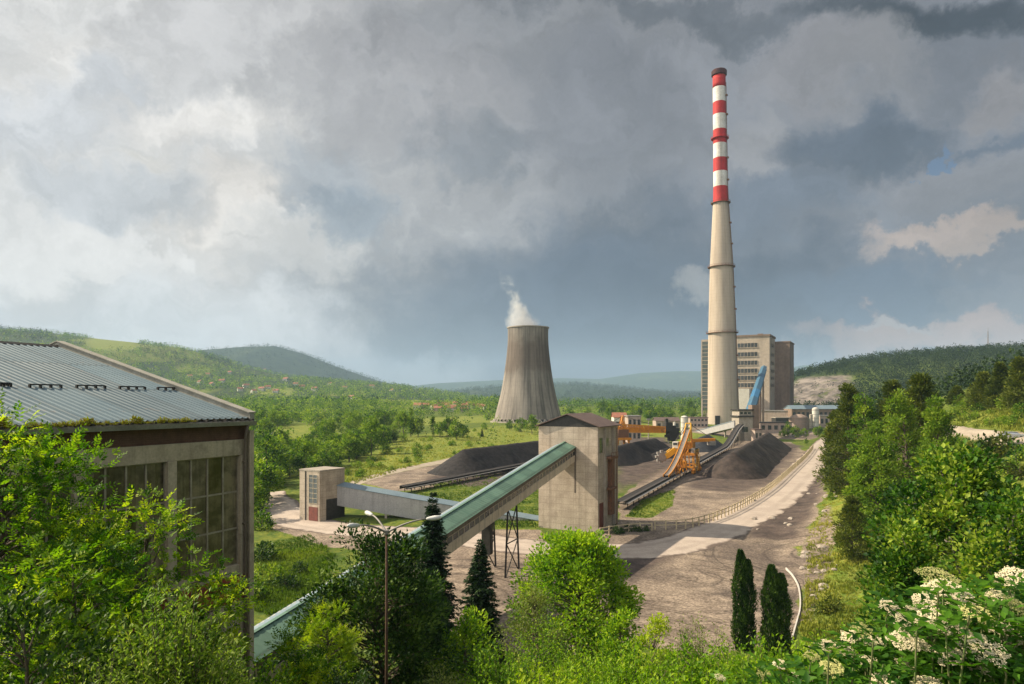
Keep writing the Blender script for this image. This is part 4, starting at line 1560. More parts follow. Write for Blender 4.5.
def build_junction_house():
    c = P(319.5, 518, 137)
    z0 = Hs(c[0], c[1]) - 0.4
    z1 = (HY - 472.0) / F * 137
    h = empty('junction_house', (c[0], c[1], 0), math.radians(57))
    tag(h, 'small flat-roofed beige conveyor house with a tall glass strip and a red door panel', 'building')
    MB().span(0, 6.6, 0, 5.8, z0, z1).build('wall', M_CONC, h, bevel=0.04)
    MB().span(-0.06, 6.66, -0.06, 5.86, z1 + 0.002, z1 + 0.3).build('roof', M_CONC_PLAIN, h)
    MB().span(1.7, 6.61, -0.02, 0.05, z0, z0 + 4.6).build('bay_shade_panel', M_DARK, h)  # flat dark panel standing in for the shade inside the open bay
    MB().span(-0.06, 0.05, 0.55, 3.0, z0 + 3.9, z1 - 0.7).build('glass_strip', surf('bluish_glass', (0.085, 0.10, 0.105), (0.13, 0.14, 0.14), 1, 0.3), h)
    f = MB()
    for y in (0.55, 1.75, 3.0):
        f.span(-0.10, 0.0, y - 0.06, y + 0.06, z0 + 3.9, z1 - 0.7)
    z = z0 + 3.9
    while z < z1 - 0.6:
        f.span(-0.09, 0.0, 0.5, 3.05, z - 0.05, z + 0.05)
        z += 1.0
    f.build('window_frame', M_FRAME, h)
    MB().span(-0.07, 0.05, 0.5, 3.05, z0 + 0.5, z0 + 3.2).build('door', surf('oxide_panel', (0.19, 0.06, 0.045), (0.13, 0.05, 0.04), 1.5, 0.8), h)
    MB().span(-0.12, 0.0, 3.9, 4.1, z0, z1).build('downpipe', M_DARK, h)


build_junction_house()


def build_grey_gallery():
    A, B = P(326, 484, 141), P(545, 522, 137.5)
    a, d, r, u, L = frame_axes(A, B)
    g = empty('conveyor_gallery', tuple(A))
    tag(g, 'low pale grey conveyor gallery with a blue-grey roof, running from the flat-roofed house', 'conveyor')
    o = np.zeros(3)
    W, HT = 3.6, 3.9
    gallery_prism(o, d, r, u, 0, L, [(0, -HT), (0, 0), (-W, 0), (-W, -HT)]).build('wall', M_CLADGREY, g)
    gallery_prism(o, d, r, u, -0.1, L, [(0.15, 0.003), (0.15, 0.12), (-W / 2, 0.75), (-W - 0.15, 0.12), (-W - 0.15, 0.003)]).build('roof', M_BLUEGREYROOF, g)
    for t in (13, 27):
        for k in (0.3, W - 0.3):
            top = d * t - r * k - u * HT
            zb = Hs(A[0] + top[0], A[1] + top[1]) - A[2] - 0.2
            if zb < top[2] - 0.3:
                MB().bar(top, (top[0], top[1], zb), 0.45).build('leg', M_CONC_PLAIN, g)


build_grey_gallery()


# ------------------------------------------------------------------ cooling tower, chimney, power house
def build_cooling_tower():
    x, y = 12.4, 541.0
    gz = Hs(x, y)
    t = empty('cooling_tower', (x, y, 0))
    tag(t, 'broad hyperbolic concrete cooling tower with steam rising from its mouth', 'tower')
    ctrl = [(-14.6, 26.2), (-8, 24.4), (0.3, 22.3), (9, 20.3), (17.2, 18.9), (26, 17.6), (34.2, 16.6), (40, 16.0), (46, 15.6), (51, 15.55), (55.9, 15.75)]
    zz = np.linspace(-14.6, 55.9, 46)
    rr = np.interp(zz, [c[0] for c in ctrl], [c[1] for c in ctrl])
    rr = np.convolve(np.pad(rr, 2, 'edge'), np.ones(5) / 5, 'valid')
    rr[0], rr[-1] = 26.2, 15.75
    prof = [(float(r_), float(z_)) for r_, z_ in zip(rr, zz)]
    inner = [(r_ - 0.5, z_) for r_, z_ in prof][::-1]
    mb = MB().lathe(prof + inner + [prof[0]], 96, cap=False)
    mb.build('shell', cooling_mat(), t, True)
    MB().lathe([(15.75, 55.3), (16.3, 55.3), (16.3, 56.1), (15.2, 56.1), (15.2, 55.3)], 96, cap=False).build('rim', M_CONC_PLAIN, t)
    n = 40
    for i in range(n):
        a0 = 2 * math.pi * i / n
        lg = MB()
        for s in (-1, 1):
            a1 = a0 + s * math.pi / n
            lg.bar((26.0 * math.cos(a0), 26.0 * math.sin(a0), -14.4), (28.3 * math.cos(a1), 28.3 * math.sin(a1), gz - 0.5), 0.7)
        lg.build('leg', M_CONC_PLAIN, t)
    MB().lathe([(29.2, gz - 1), (29.2, gz + 1.0), (28.6, gz + 1.0), (28.6, gz - 1)], 72, cap=False).build('basin', M_CONC_PLAIN, t)
    MB().lathe([(24.5, gz - 1), (24.5, -12.0)], 48).build('fill', M_DARK, t)
    return t


build_cooling_tower()


def build_steam():
    x, y = 12.4, 541.0
    m = bpy.data.materials.new('steam')
    m.use_nodes = True
    m.node_tree.nodes.clear()
    k = NT(m.node_tree)
    out = k.n('ShaderNodeOutputMaterial')
    v = k.n('ShaderNodeVolumePrincipled')
    m.node_tree.links.new(v.outputs[0], out.inputs['Volume'])
    co = k.n('ShaderNodeTexCoord').outputs['Object']
    warp = k.vmath('SCALE', k.vmath('SUBTRACT', k.noise(co, 0.07, 4, 0.6, out=1), (0.5, 0.5, 0.5)), 16.0)
    X, Y, Z = k.sep(k.vmath('ADD', co, warp))
    h = k.math('SUBTRACT', k.sep(co)[2], 54.0)
    tt = k.math('DIVIDE', h, 52.0)
    cx = k.math('MULTIPLY', k.math('POWER', k.math('MAXIMUM', tt, 0.0), 1.25), -18.0)
    cx = k.math('SUBTRACT', cx, 3.0)
    rad = k.ramp(tt, 0.0, 0.42, 15.0, 7.5)
    dx = k.math('SUBTRACT', X, cx)
    rr = k.math('SQRT', k.math('ADD', k.math('MULTIPLY', dx, dx), k.math('MULTIPLY', Y, Y)))
    q = k.math('DIVIDE', rr, rad)
    body = k.ramp(q, 1.0, 0.25)
    n = k.noise(co, 0.16, 6, 0.65)
    thr = k.ramp(tt, 0.0, 1.0, 0.30, 0.56)
    puff = k.math('MULTIPLY', k.math('SUBTRACT', n, thr), 4.0, clamp=True)
    fade = k.ramp(tt, 1.0, 0.25)
    dens = k.math('MULTIPLY', k.math('MULTIPLY', body, puff), k.math('MULTIPLY', fade, 0.20))
    k.put(v.inputs['Density'], dens)
    v.inputs['Color'].default_value = (0.96, 0.96, 0.96, 1)
    v.inputs['Anisotropy'].default_value = 0.1
    mb = MB()
    pts = [(0, 0, 54.5), (-3, 0, 62), (-6, 0, 74), (-12, 0, 88), (-19, 0, 107)]
    mb.tube(pts, [15.0, 15.5, 15, 14, 12], 24)
    o = mb.build('steam_plume', m)
    o.location = (x, y, 0)
    tag(o, 'white plume of steam drifting up from the cooling tower mouth', 'steam', kind='stuff')


build_steam()


def build_chimney():
    D = 498.0
    s = D / F
    x = (723.0 - CX) * s
    t = empty('chimney', (x, D, 0))
    t.rotation_euler = (0, -0.012, 0)
    tag(t, 'very tall concrete chimney with red and white bands towards its top', 'chimney')
    rp = [(72, 6.2), (140, 6.5), (187, 6.85), (203, 7.4), (267, 11.2), (333, 13.4), (424, 15.3), (428, 15.5)]
    Rz = lambda py: float(np.interp(py, [a for a, b in rp], [b for a, b in rp])) * s
    Zp = lambda py: (HY - py) * s
    rows = list(np.arange(428, 202.5, -4.0)) + [202.5]
    MB().lathe([(Rz(p), Zp(p)) for p in rows], 64).build('shaft', chimney_mat(), t, True)
    edges = [202.5, 187, 172, 158.5, 144, 130, 115, 102.6, 88, 76]
    for i in range(9):
        a, b = edges[i], edges[i + 1]
        pf = [(Rz(p), Zp(p)) for p in np.linspace(a, b, 4)]
        MB().lathe(pf, 64, cap=(i == 8)).build('red_band' if i % 2 == 0 else 'white_band', M_CHIMRED if i % 2 == 0 else M_CHIMWHITE, t, True)
    dk = surf('chimney_crown_soot', (0.10, 0.03, 0.03), (0.05, 0.03, 0.03), 0.3, 0.9)
    r0 = Rz(74)
    MB().lathe([(r0, Zp(76.3)), (r0 + 0.9, Zp(75.5)), (r0 + 0.9, Zp(71.5)), (r0 + 0.3, Zp(70.5)), (r0 - 0.9, Zp(70.5)), (r0 - 0.9, Zp(75))], 48, cap=False).build('crown', dk, t)
    for py, m in ((333, M_RUST), (267, M_RUST), (203, M_RUST), (138.5, M_CHIMRED)):
        r1 = Rz(py)
        pl = MB().lathe([(r1 - 0.1, Zp(py) - 0.3), (r1 + 1.5, Zp(py) - 0.3), (r1 + 1.5, Zp(py)), (r1 - 0.1, Zp(py))], 48, cap=False).build('platform', m, t)
        rl = MB()
        for zz in (0.6, 1.2):
            rl.lathe([(r1 + 1.42, Zp(py) + zz - 0.05), (r1 + 1.5, Zp(py) + zz - 0.05), (r1 + 1.5, Zp(py) + zz + 0.05), (r1 + 1.42, Zp(py) + zz + 0.05)], 48, cap=False)
        for i in range(24):
            a = 2 * math.pi * i / 24
            rl.bar(((r1 + 1.46) * math.cos(a), (r1 + 1.46) * math.sin(a), Zp(py)), ((r1 + 1.46) * math.cos(a), (r1 + 1.46) * math.sin(a), Zp(py) + 1.2), 0.08)
        rl.build('railing', m, pl)
    # ladder with small landings up the right flank
    lad = MB()
    ang = math.radians(-35)
    ca, sa = math.cos(ang), math.sin(ang)
    prev = None
    for py in np.arange(420, 78, -6.0):
        q = np.array(((Rz(py) + 0.45) * ca, (Rz(py) + 0.45) * sa, Zp(py)))
        if prev is not None:
            lad.bar(prev, q, 0.5, 0.22)
        prev = q
    lad.build('ladder', M_RUST, t)
    for py in (97, 116, 159, 181, 224, 245, 288, 310, 356, 380):
        q = np.array(((Rz(py) + 0.7) * ca, (Rz(py) + 0.7) * sa, Zp(py)))
        MB().box(q, (1.3, 1.3, 1.1), ((ca, sa, 0), (-sa, ca, 0), (0, 0, 1))).build('landing', M_RUST, t)
    gx = Hs(x, D)
    dr = MB()
    dr.box((-Rz(424) * 0.6, -Rz(424) * 0.82, gx + 3), (3.6, 1.2, 6.5))
    dr.build('door', M_DARK, t)


build_chimney()


def build_power_house():
    ph = math.radians(28)
    t = empty('power_house', (204.2, 555, 0), math.radians(62))
    tag(t, 'tall beige boiler house behind the striped chimney, with stacked dark window strips', 'building')
    zb = -19.0
    V, W, zt = 31.0, 53.8, 50.8
    MB().span(0, V, 0, W - 7.5, zb, zt).build('main_block', M_PLANT, t)
    MB().span(0.5, V, W - 7.5, W, zb, zt - 0.8).build('stair_block', M_PLANT, t)
    g = MB().span(0.2, 0.6, W - 6.6, W - 0.9, zb + 10, zt - 2.5).build('stair_glazing', surf('greenish_glass', (0.06, 0.075, 0.065), (0.10, 0.115, 0.10), 0.1, 0.3), t)
    f = MB()
    for z in np.arange(zb + 10, zt - 2.5, 3.2):
        f.span(0.1, 0.3, W - 6.6, W - 0.9, z - 0.2, z + 0.2)
    f.build('glazing_bar', M_PLANT, g)
    MB().span(-0.6, V + 0.6, -0.6, W - 7.6, zt + 0.003, zt + 1.5).build('parapet', M_PLANTDARK, t)
    for zc in (44.0, 36.7, 29.9, 23.5, 17.8, 11.9):
        w = MB().span(-0.15, 0.2, 9.0, 24.5, zc - 1.7, zc + 1.7).build('window_strip', M_WINDARK, t)
        b = MB()
        for y in np.arange(9.0, 24.6, 2.6):
            b.span(-0.3, -0.1, y - 0.12, y + 0.12, zc - 1.7, zc + 1.7)
        b.span(-0.45, -0.05, 8.6, 24.9, zc - 2.1, zc - 1.72)
        b.build('mullion', M_PLANT, w)
        w2 = MB().span(-0.12, 0.2, 27, 44, zc - 1.7, zc + 1.7).build('window_strip', M_WINDARK, t)
    for zc in (44.0, 36.7, 29.9, 23.5, 17.8, 11.9):
        MB().span(7, 24, -0.15, 0.1, zc - 1.2, zc + 1.2).build('side_window', M_GLASSOLD, t)
    MB().span(V + 0.003, V + 30, -11.5, 12, zb, 47.6).build('rear_block', M_PLANTDARK, t)  # shadow of the main block painted in as a darker wall colour
    MB().span(V - 0.5, V + 30.5, -12, 12.4, 47.603, 48.6).build('parapet', M_PLANTDARK, t)
    for (x0, x1, y0, y1, z) in ((6, 9, 6, 10, 1.2), (18, 22, 20, 26, 1.2)):
        MB().span(x0, x1, y0, y1, zt + 0.5, zt + 1.5 + z).build('roof_plant_room', M_PLANTDARK, t)
    MB().span(-9, -0.01, 14, 25, zb, 9).build('annex', M_WHITEWALL, t)
    MB().span(-22, -0.02, -30, 13.9, zb, -8.5).build('low_hall', M_PINKWALL, t)
    MB().span(-22.4, 0, -30.4, 14.3, -8.497, -7.9).build('low_roof', M_STEELGREY, t)


build_power_house()


def build_blue_gallery():
    A, B = P(749.5, 412, 352), P(764, 367, 552)
    a, d, r, u, L = frame_axes(A, B)
    g = empty('conveyor_gallery', tuple(A))
    tag(g, 'steep bright blue conveyor gallery climbing to the boiler house', 'conveyor')
    o = np.zeros(3)
    W, HT = 3.9, 2.8
    gallery_prism(o, d, r, u, 0, L, [(W / 2, -HT), (W / 2, 0), (-W / 2, 0), (-W / 2, -HT)]).build('wall', M_BLUEDARK, g)
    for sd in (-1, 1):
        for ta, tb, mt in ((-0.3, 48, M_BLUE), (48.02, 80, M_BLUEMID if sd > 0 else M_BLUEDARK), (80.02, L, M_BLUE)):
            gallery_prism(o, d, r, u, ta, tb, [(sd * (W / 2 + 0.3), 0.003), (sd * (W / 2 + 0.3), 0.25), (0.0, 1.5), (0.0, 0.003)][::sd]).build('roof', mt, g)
    for t in (40, 95, 150):
        top = d * t - u * HT
        zb = Hs(A[0] + top[0], A[1] + top[1]) - A[2] - 0.3
        for k in (-1.6, 1.6):
            MB().bar(top + r * k, (top + r * k)[:2].tolist() + [zb], 1.0).build('leg', M_PLANTDARK, g)


build_blue_gallery()


def build_yard_tower():
    D = 342.0
    c = P(739, 440, D)
    zb = Hs(c[0] + 3, D + 3) - 0.4
    s = D / F
    t = empty('conveyor_head_house', (c[0], D, 0), math.radians(8))
    tag(t, 'small concrete head house where the yard belt ends below the blue gallery', 'building')
    Zp = lambda py: (HY - py) * s
    MB().span(0, 7.2, 0, 8, zb, Zp(417)).build('wall', M_CONC_PLAIN, t, bevel=0.05)
    MB().span(-0.7, 7.7, -0.6, 8.5, Zp(417) + 0.003, Zp(415.6)).build('floor_slab', M_DARK, t)
    MB().span(0.2, 7.0, 0.1, 8, Zp(415.6) + 0.003, Zp(410.5)).build('upper_room', M_CONC_PLAIN, t)
    MB().span(-0.5, 7.6, -0.5, 8.4, Zp(410.5) + 0.003, Zp(409.3)).build('roof', M_DARK, t)
    for x in (1.3, 3.4, 5.4):
        MB().span(x - 0.7, x + 0.7, 0.03, 0.3, Zp(414.2), Zp(412)).build('window', M_WINDARK, t)
    MB().span(1.8, 4.6, -0.06, 0.3, Zp(432), Zp(427)).build('belt_opening', M_WINDARK, t)
    MB().span(7.3, 11.2, 1, 5, zb, Zp(405)).build('side_shaft', M_PLANTDARK, t)


build_yard_tower()


def build_far_gallery():
    A, B = P(696, 432, 420), P(737.5, 421, 346)
    a, d, r, u, L = frame_axes(A, B)
    g = empty('conveyor_gallery', tuple(A))
    tag(g, 'short pale grey gallery sloping up to the small concrete head house', 'conveyor')
    o = np.zeros(3)
    gallery_prism(o, d, r, u, 0, L, [(1.8, -3.2), (1.8, 0), (-1.8, 0), (-1.8, -3.2)]).build('wall', M_CLADGREY, g)
    gallery_prism(o, d, r, u, 0, L, [(2.0, 0.003), (0, 0.8), (-2.0, 0.003)]).build('roof', M_BLUEGREYROOF, g)
    for t in (25, 55):
        top = d * t - u * 3.2
        zb = Hs(A[0] + top[0], A[1] + top[1]) - A[2] - 0.3
        if zb < top[2]:
            MB().bar(top, (top[0], top[1], zb), 0.8).build('leg', M_CONC_PLAIN, g)


build_far_gallery()

# ------------------------------------------------------------------ coal piles
def coal_pile(a, b, h, slope, mat, label, seed, ridge=None):
    a, b = np.array(a[:2]), np.array(b[:2])
    L = np.linalg.norm(b - a)
    ax = (b - a) / L
    nx = np.array((-ax[1], ax[0]))
    R = h / slope + 1.5
    nu, nv = int((L + 2 * R) / 0.9), int(2 * R / 0.8)
    U = np.linspace(-R, L + R, nu)[:, None] + 0 * np.zeros(nv)[None, :]
    V = np.linspace(-R, R, nv)[None, :] + 0 * U
    du = np.maximum(np.maximum(-U, U - L), 0)
    dist = np.hypot(du, V)
    hh = np.interp(U, np.linspace(0, L, len(ridge)), ridge) if ridge else h
    W = a[None, None] + U[..., None] * ax + V[..., None] * nx
    X, Y = W[..., 0], W[..., 1]
    n1 = fbm(X, Y, 9, seed, 4)
    n2 = fbm(X, Y, 2.2, seed + 3, 3)
    dd = dist * (1 + 0.09 * fbm(np.arctan2(V, U - L / 2) * 6, dist * 0.2, 1.3, seed + 9)) + 0.5 * n1
    z = hh - np.sqrt(dd * dd + 0.06) * slope + 0.16 * n2
    gz = plane(Y)
    Z = gz + np.maximum(z, -0.5)
    c = (a + b) / 2
    vs = np.stack((X - c[0], Y - c[1], Z - plane(c[1])), -1).reshape(-1, 3)
    i = np.arange(nu - 1)[:, None] * nv + np.arange(nv - 1)[None, :]
    fs = np.stack((i, i + nv, i + nv + 1, i + 1), -1).reshape(-1, 4)
    o = link_mesh('coal_pile', np_mesh('coal_pile', vs, fs), mat, smooth=True)
    o.location = (c[0], c[1], plane(c[1]))
    return tag(o, label, 'coal pile')


def at_top(px, py, h):
    """point under a ridge of height h over the plant ground seen at a picture position"""
    b = (HY - py) / F
    y = (26.356 - h) / (0.0187 - b)
    return np.array(((px - CX) / F * y, y))


coal_pile(at_top(733, 455, 6.1), at_top(768, 433.5, 6.3), 7.2, 0.76, M_COALBROWN, 'long brown-black coal pile with a flat ridge beside the haul road', 31)
coal_pile(at_top(463, 449, 7.2), at_top(545, 439, 7.4), 7.3, 0.70, M_COAL, 'long black coal pile in front of the cooling tower, left of the gabled tower', 37)
coal_pile(at_top(612, 446, 6.0), at_top(655, 437.5, 6.0), 6.0, 0.66, M_COAL, 'black coal pile right behind the gabled tower, below the orange boom', 43)
coal_pile(at_top(700, 437, 5.6), at_top(708, 434, 5.8), 5.8, 0.72, surf('blue_black_coal', (0.035, 0.037, 0.042), (0.020, 0.021, 0.025), 0.6, 0.8, bump=1.0), 'small conical blue-black coal pile behind the yellow stacker', 47)
coal_pile(at_top(655, 452, 2.4), at_top(668, 447, 2.6), 2.6, 0.55, M_COAL, 'low coal heap under the bucket end of the yellow stacker', 51)


# ------------------------------------------------------------------ yard belts
def ground_belt(name, p0, p1, height, label, rise=None, mat_side=None, step=4.0, legs=True):
    p0, p1 = np.array(p0[:2]), np.array(p1[:2])
    L = np.linalg.norm(p1 - p0)
    ax = (p1 - p0) / L
    nx = np.array((ax[1], -ax[0]))
    o = empty(name, (p0[0], p0[1], 0))
    tag(o, label, 'conveyor')
    zf = lambda t: float(plane(p0[1] + ax[1] * t)) + height + (rise(t) if rise else 0.0)
    P3 = lambda t, s, z: (ax[0] * t + nx[0] * s, ax[1] * t + nx[1] * s, z)
    ts = np.arange(0, L + 0.01, step)
    belt, sides = MB(), MB()
    for i in range(len(ts) - 1):
        a, b = ts[i], ts[i + 1]
        za, zb = zf(a), zf(b)
        belt.add([P3(a, -0.9, za + 0.25), P3(a, 0, za + 0.02), P3(a, 0.9, za + 0.25), P3(b, -0.9, zb + 0.25), P3(b, 0, zb + 0.02), P3(b, 0.9, zb + 0.25)], [(0, 1, 4, 3), (1, 2, 5, 4)])
        for s in (-1.05, 1.05):
            sides.add([P3(a, s - 0.08, za + 0.28), P3(a, s + 0.08, za + 0.28), P3(a, s + 0.08, za - 0.55), P3(a, s - 0.08, za - 0.55),
                       P3(b, s - 0.08, zb + 0.28), P3(b, s + 0.08, zb + 0.28), P3(b, s + 0.08, zb - 0.55), P3(b, s - 0.08, zb - 0.55)],
                      [(0, 1, 5, 4), (1, 2, 6, 5), (2, 3, 7, 6), (3, 0, 4, 7), (0, 3, 2, 1), (4, 5, 6, 7)])
    belt.build('belt', M_STEELGREY if mat_side == 'light' else M_BELT, o)
    sides.build('side_frame', M_BELT if mat_side != 'light' else M_DARK, o)
    if legs:
        n = 0
        for t in np.arange(2, L, max(step, L / 45)):
            z0 = zf(t) - 0.55
            g = float(plane(p0[1] + ax[1] * t)) - 0.2
            lg = MB()
            for s in (-1.05, 1.05):
                lg.bar(P3(t, s, z0), P3(t, s * (1 + 0.05 * (z0 - g)), g), 0.16 + 0.02 * (z0 - g))
            lg.bar(P3(t, -1.05, z0 - 0.1), P3(t, 1.05, z0 - 0.1), 0.15)
            lg.build('leg', M_DARK, o)
    # walkway with hand rail on the near side
    wk = MB()
    for i in range(len(ts) - 1):
        a, b = ts[i], ts[i + 1]
        wk.bar(P3(a, 1.6, zf(a) - 0.2), P3(b, 1.6, zf(b) - 0.2), 0.7, 0.08)
    wk.build('walkway', M_STEELGREY, o)
    return o


S0, S1 = np.array((23.2, 150.0)), np.array((111.5, 340.0))
SL = np.linalg.norm(S1 - S0)
SU = (S1 - S0) / SL
ground_belt('yard_belt', S0, S1, 1.7, 'long dark yard belt running from the gabled tower past the stacker to the head house', rise=lambda t: 6.5 * float(sstep(SL - 62, SL - 4, t)))
l0, l1 = GP(403, 493)[:2], GP(556, 462)[:2]
ground_belt('reclaim_belt', l0, l1, 1.5, 'low dark belt on short legs along the foot of the left coal pile')


# ------------------------------------------------------------------ stackers
def build_stacker():
    base = S0 + SU * 74.0
    ang = math.atan2(SU[1], SU[0])
    z = float(plane(base[1]))
    s = empty('stacker', (base[0], base[1], z), ang)
    s.scale = (0.88, 0.88, 0.88)
    tag(s, 'orange and yellow coal stacker straddling the yard belt, its feed belt sloping up', 'machine')
    # portal with bogies
    for sx in (-5.5, 5.5):
        for sy in (-3.2, 3.2):
            lg = MB()
            lg.bar((sx, sy, 1.2), (sx * 0.55, sy * 0.8, 6.2), 0.75)
            lg.build('leg', M_ORANGE, s)
            bg = MB()
            bg.box((sx, sy, 0.75), (3.6, 0.9, 0.9))
            for w in (-1.2, 0, 1.2):
                bg.tube([(sx + w, sy - 0.3, 0.42), (sx + w, sy + 0.3, 0.42)], 0.42, 12)
            bg.build('bogie', M_ORANGE, s)
    pl = MB()
    pl.box((0, 0, 6.5), (8.5, 6.6, 0.9))
    pl.box((-5.5, 0, 2.2), (0.6, 6.4, 0.7))
    pl.box((5.5, 0, 2.2), (0.6, 6.4, 0.7))
    pl.build('portal_frame', M_ORANGE, s, bevel=0.06)
    MB().lathe([(2.6, 6.96), (2.6, 7.7), (2.9, 7.72), (2.9, 8.2)], 24).build('slewing_ring', M_DARK, s)
    # feed belt: lifts off the ground belt and climbs over the portal
    t = np.linspace(-34, 1.5, 26)
    zt = 2.1 + 13.2 * np.clip((t + 34) / 35.5, 0, 1) ** 1.55
    bt, sd = MB(), MB()
    for i in range(len(t) - 1):
        bt.add([(t[i], -0.65, zt[i] + 0.12), (t[i], 0, zt[i] - 0.05), (t[i], 0.65, zt[i] + 0.12), (t[i + 1], -0.65, zt[i + 1] + 0.12), (t[i + 1], 0, zt[i + 1] - 0.05), (t[i + 1], 0.65, zt[i + 1] + 0.12)], [(0, 3, 4, 1), (1, 4, 5, 2)])
        for y in (-0.85, 0.85):
            sd.bar((t[i], y, zt[i] - 0.1), (t[i + 1], y, zt[i + 1] - 0.1), 0.22, 0.75)
    fb = bt.build('feed_belt', surf('dusty_belt', (0.20, 0.175, 0.155), (0.14, 0.12, 0.105), 0.8, 0.85), s)
    sd.build('belt_girder', M_ORANGE, s)
    for k in range(8, 25, 4):
        zb = 7.0 if t[k] > -5 else 1.2
        st = MB()
        for y in (-1.2, 1.2):
            st.bar((t[k], y, zt[k] - 0.4), (t[k] * 0.96, y * 1.6, zb), 0.32)
        st.bar((t[k], -1.2, zt[k] - 0.5), (t[k] * 0.96, 1.9, zb), 0.2)
        st.build('support_frame', M_ORANGE, s)
    tr = MB()
    for k in range(6, 25, 2):
        k2 = min(k + 2, 25)
        for y in (-1.2, 1.2):
            lo0, lo1 = max(zt[k] - 3.4, 1.6), max(zt[k2] - 3.4, 1.6)
            tr.bar((t[k], y, zt[k] - 0.4), (t[k2], y, lo1), 0.16)
            tr.bar((t[k], y, lo0), (t[k2], y, lo1), 0.26)
            tr.bar((t[k], y, zt[k] - 0.4), (t[k], y, lo0), 0.16)
    tr.build('truss', M_ORANGE, s)
    # superstructure, mast and boom (points to the left of the belt)
    st = MB()
    for k_ in range(9):
        st.box((-4.5 + 0.5 * k_, -4.0, 1.2 + 0.62 * k_), (0.5, 0.9, 0.08))
    st.bar((-4.7, -4.45, 1.2), (-0.4, -4.45, 6.4), 0.12, 0.25)
    st.bar((-4.7, -3.55, 1.2), (-0.4, -3.55, 6.4), 0.12, 0.25)
    st.build('stair', M_YELLOW, s)
    for (x_, y_, z_, a_, b_, c_, m_) in ((-2.6, -2.6, 7.8, 2.0, 1.4, 1.7, M_STEELGREY), (3.2, 2.4, 7.9, 1.6, 1.8, 1.9, M_ORANGE), (3.0, -2.5, 7.6, 1.8, 1.2, 1.3, M_DARK), (-8.5, 0, 3.4, 3.0, 2.6, 2.2, M_ORANGE), (-14, 0.2, 2.6, 4.2, 2.2, 1.3, M_RUST)):
        MB().box((x_, y_, z_), (a_, b_, c_)).build('equipment_box', m_, s, bevel=0.05)
    up = MB()
    up.box((0.5, 0, 9.4), (5.2, 4.4, 2.4))
    up.build('upper_house', M_ORANGE, s, bevel=0.08)
    ms = MB()
    for y in (-1.4, 1.4):
        ms.bar((1.2, y, 10.4), (1.8, y * 0.6, 17.2), 0.42)
        ms.bar((-1.5, y, 10.4), (1.6, y * 0.6, 17.0), 0.34)
    ms.bar((1.8, -0.9, 17.1), (1.8, 0.9, 17.1), 0.4)
    ms.bar((0.6, -1.2, 13.6), (0.6, 1.2, 13.6), 0.25)
    ms.build('mast', M_YELLOW, s)
    bd = np.array((-0.62, 0.78, 0))
    bd /= np.linalg.norm(bd)
    tip = bd * 8.5 + np.array((0, 0, 5.6))
    root = bd * 1.6 + np.array((0, 0, 10.2))
    bm = MB()
    sx = np.array((-bd[1], bd[0], 0))
    for k in (-1, 1):
        bm.bar(root + sx * k * 1.0, tip + sx * k * 0.7, 0.4, 1.9)
    bm.bar(root + (0, 0, -0.6), tip + (0, 0, -0.6), 2.0, 0.25)
    for q in np.linspace(0.1, 0.95, 7):
        m_ = root + (tip - root) * q
        bm.bar(m_ - sx * 1.0, m_ + sx * 1.0, 0.2)
    bm.build('boom', M_YELLOW, s)
    ca = MB()
    ca.bar((1.8, 0.5, 17.1), root + (tip - root) * 0.8 + np.array((0, 0, 0.9)), 0.16)
    ca.bar((1.8, -0.5, 17.1), root + (tip - root) * 0.8 + np.array((0, 0, 0.9)), 0.16)
    ca.bar((1.8, 0, 17.1), -bd * 9.5 + np.array((0, 0, 11.6)), 0.16)
    ca.build('stay_cable', M_DARK, s)
    wh = MB()
    for k in range(8):
        a = k / 8 * 6.283
        c = tip + bd * 1.4 + np.array((bd[0] * math.cos(a) * 1.8, bd[1] * math.cos(a) * 1.8, math.sin(a) * 1.8))
        wh.box(c, (0.9, 0.9, 0.8), (bd, sx, (0, 0, 1)))
    wh.tube([tip + bd * 1.4 - sx * 0.7, tip + bd * 1.4 + sx * 0.7], 1.5, 20)
    wh.build('bucket_wheel', M_STEELGREY, s)
    cw = MB()
    cw.bar(-bd * 1.5 + np.array((0, 0, 11.0)), -bd * 10.5 + np.array((0, 0, 11.2)), 1.6, 1.1)
    cw.build('counter_jib', M_ORANGE, s, bevel=0.05)
    b2 = MB()
    b2.box(-bd * 9.4 + np.array((0, 0, 10.0)), (2.4, 2.2, 1.5), (bd, sx, (0, 0, 1)))
    b2.build('counterweight', M_STEELGREY, s, bevel=0.06)
    cb = MB()
    cb.box((-3.0, 3.4, 9.6), (2.2, 2.0, 2.3))
    cab = cb.build('cabin', M_WHITEWALL, s, bevel=0.1)
    w = MB()
    w.box((-3.0, 3.4, 10.0), (2.26, 1.5, 0.9))
    w.box((-3.0, 3.4, 10.0), (1.6, 2.06, 0.9))
    w.build('cabin_window', M_WINDARK, cab)
    rl = MB()
    for y in (-3.3, 3.3):
        for zz in (7.5, 8.0):
            rl.bar((-4.2, y, zz), (4.2, y, zz), 0.09)
        for x in np.linspace(-4.2, 4.2, 7):
            rl.bar((x, y, 6.9), (x, y, 8.0), 0.09)
    rl.build('railing', M_YELLOW, s)


build_stacker()


